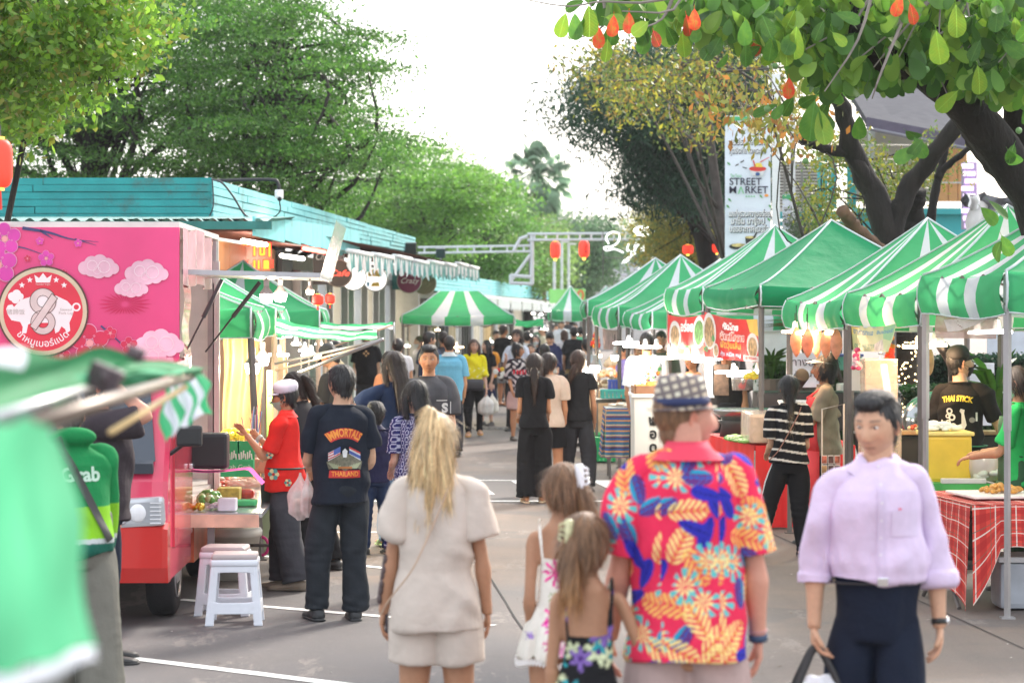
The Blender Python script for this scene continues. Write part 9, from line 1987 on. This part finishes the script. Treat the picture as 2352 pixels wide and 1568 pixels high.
mb=MB();archtext('THAI STICK',.5,1.36,.062,m=0,mb=mb,bold=.04,span=.25);text(mb,'BANGKOK',(.0,0,1.02),(1,0,0),(0,0,1),.055,1,.02,width=.21);text(mb,'MUAY THAI BOXING',(0,0,1.062),(1,0,0),(0,0,1),.024,2,width=.18);text(mb,'THAILAND',(0,0,.972),(1,0,0),(0,0,1),.026,2,width=.13)
def dq(pts,m):mb.poly(pts,(0,.002,0),(1,0,0),(0,0,1),m)
dq([(.0,1.12),(.05,1.10),(.075,1.15),(.055,1.24),(.06,1.27),(.03,1.28),(.02,1.26),(.035,1.24),(.035,1.16),(.01,1.15)],3);
for cx,cz,rr_ in((-.06,1.26,.026),(-.04,1.21,.028),(-.07,1.17,.022),(-.03,1.14,.026),(-.075,1.22,.018)):ringpoly(mb,rr_*.5,rr_,16,(cx,0,cz),(1,0,0),(0,0,1),3)
dq(circle(.022,16,(.115,1.19)),4);dq([(-.13,1.13),(-.118,1.13),(-.118,1.19),(-.13,1.19)],3);dq([(.14,1.18),(.152,1.18),(.152,1.25),(.14,1.25)],3)
decal(p,'back_print',mb,[M((.85,.58,.05),.7,0),M((.78,.74,.30),.7,0),M((.42,.03,.03),.7,0),M((.68,.62,.58),.7,.1,40),M((.25,.22,.20),.7,0)],True,.005)
mb=MB();c=p['tr']([.555],1.06,.03)[0];mb.tube(np.concatenate([c,c[:1]]),[(.014,.006)]*29,6,up=(0,0,1))
for dx in(-.02,.03):mb.tube([(dx,-.15,.98),(dx*1.6,-.16,.86)],[(.016,.004),(.012,.004)],6,up=(0,1,0))
part('apron_string',mb,M((.02,.14,.07),.7),p['root'],False,True)
p=person(2338,17.6,1.66,62,'stall woman in bright green shirt and pale green mask at the right edge','lowpony','dbrown','warm',True,1.04,top=('tee',(.03,.42,.10),{'sl':.9,'sr':.052}),bot=('straight',(.04,.10,.05)),arms=(((.15,.3,-1),(-.1,1,-.2)),((.15,.3,-1),(-.1,1,-.1))),head=(0,20),mask=(.42,.62,.45),hi=True)
mb=MB();rr_=p['tr'];V=[rr_([z],1.08,.022)[0][1:14]for z in(.50,.58,.66,.74,.78)];n_=13;mb.add(np.concatenate(V),[(i*n_+j,i*n_+j+1,(i+1)*n_+j+1,(i+1)*n_+j)for i in range(4)for j in range(12)]);mb.add(np.concatenate([V[0],V[0]-(0,0,.4)]),[(j,j+1,n_+j+1,n_+j)for j in range(12)]);o=part('apron',mb,M((.06,.14,.06),.75),p['root'],False,True);o.modifiers.new('t','SOLIDIFY').thickness=.006
# ------------------------------------------------------------ left foreground people
p=person(232,14.2,1.74,-88,'man in dark jacket and navy trousers raising a hand before the truck','short','black','rosy',False,1.12,top=('hoodie',(.045,.035,.042),{'sl':.95,'sr':.054,'ease':.026}),bot=('straight',(.012,.018,.035)),arms=(DARM,((.15,1,.22),(-.35,-.8,.75))),head=(0,8),glasses=True,mask=(.012,.012,.014),hi=True)
mb=MB();mb.tube(spline([(.14,-.03,1.42),(.08,.14,1.25),(.0,.17,1.1),(-.12,.14,.95)],14),[(.016,.003)]*14,6,up=(0,1,0));part('bag_strap',mb,M((.20,.22,.12),.7),p['root'],False)
p=person(172,12.3,1.66,22,'rider in a green delivery jacket and grey trousers bending forward behind the folded tent','short','black','asian',False,1.10,top=('hoodie',(.02,.30,.10),{'sl':1.9,'sr':.040,'ease':.028,'hem':.50,'pat':pat_grab}),bot=('wide',(.17,.165,.14),{'f':1.3}),arms=(((.1,.3,-1),(.0,.6,-1)),((.16,.12,-1),(.0,.35,-1))),lean=14,head=(0,10),hi=True)
mb=MB();text(mb,'Grab',(.02,0,1.22),(1,0,0),(0,0,1),.10,bold=.03);decal(p,'lettering',mb,M((.45,.62,.5),.7,0),True,.006)
mb=MB();mb.add([(-.11,0,1.40),(-.075,0,1.42),(.17,0,.90),(.135,0,.88)],[(0,1,2,3)]);decal(p,'bag_strap',mb,M((.03,.03,.028),.6),True,.010)
for o in list(bpy.data.objects):
 nm=o.name.split('.')[0]
 if o.type=='MESH' and o.parent is not None and(nm.endswith('print')or nm in('food_picture','print_band','picture','drawing','blossom_print','truss','flower_print','dots','lettering','lettering_shadow','lamp_ribs')):o['kind']='stuff'
mb=MB();mb.box((0,99,14),(240,210,30));ho=link('haze',mb.mesh('haze'));ho['kind']='stuff'
hm=bpy.data.materials.new('haze');hm.use_nodes=True;hm.node_tree.nodes.clear();a=hm.node_tree.nodes.new('ShaderNodeOutputMaterial');b=hm.node_tree.nodes.new('ShaderNodeVolumePrincipled')
b.inputs['Color'].default_value=(.96,.97,1,1);b.inputs['Density'].default_value=.0004;hm.node_tree.links.new(b.outputs[0],a.inputs['Volume']);ho.data.materials.append(hm)
bpy.data.scenes.remove(TMP)
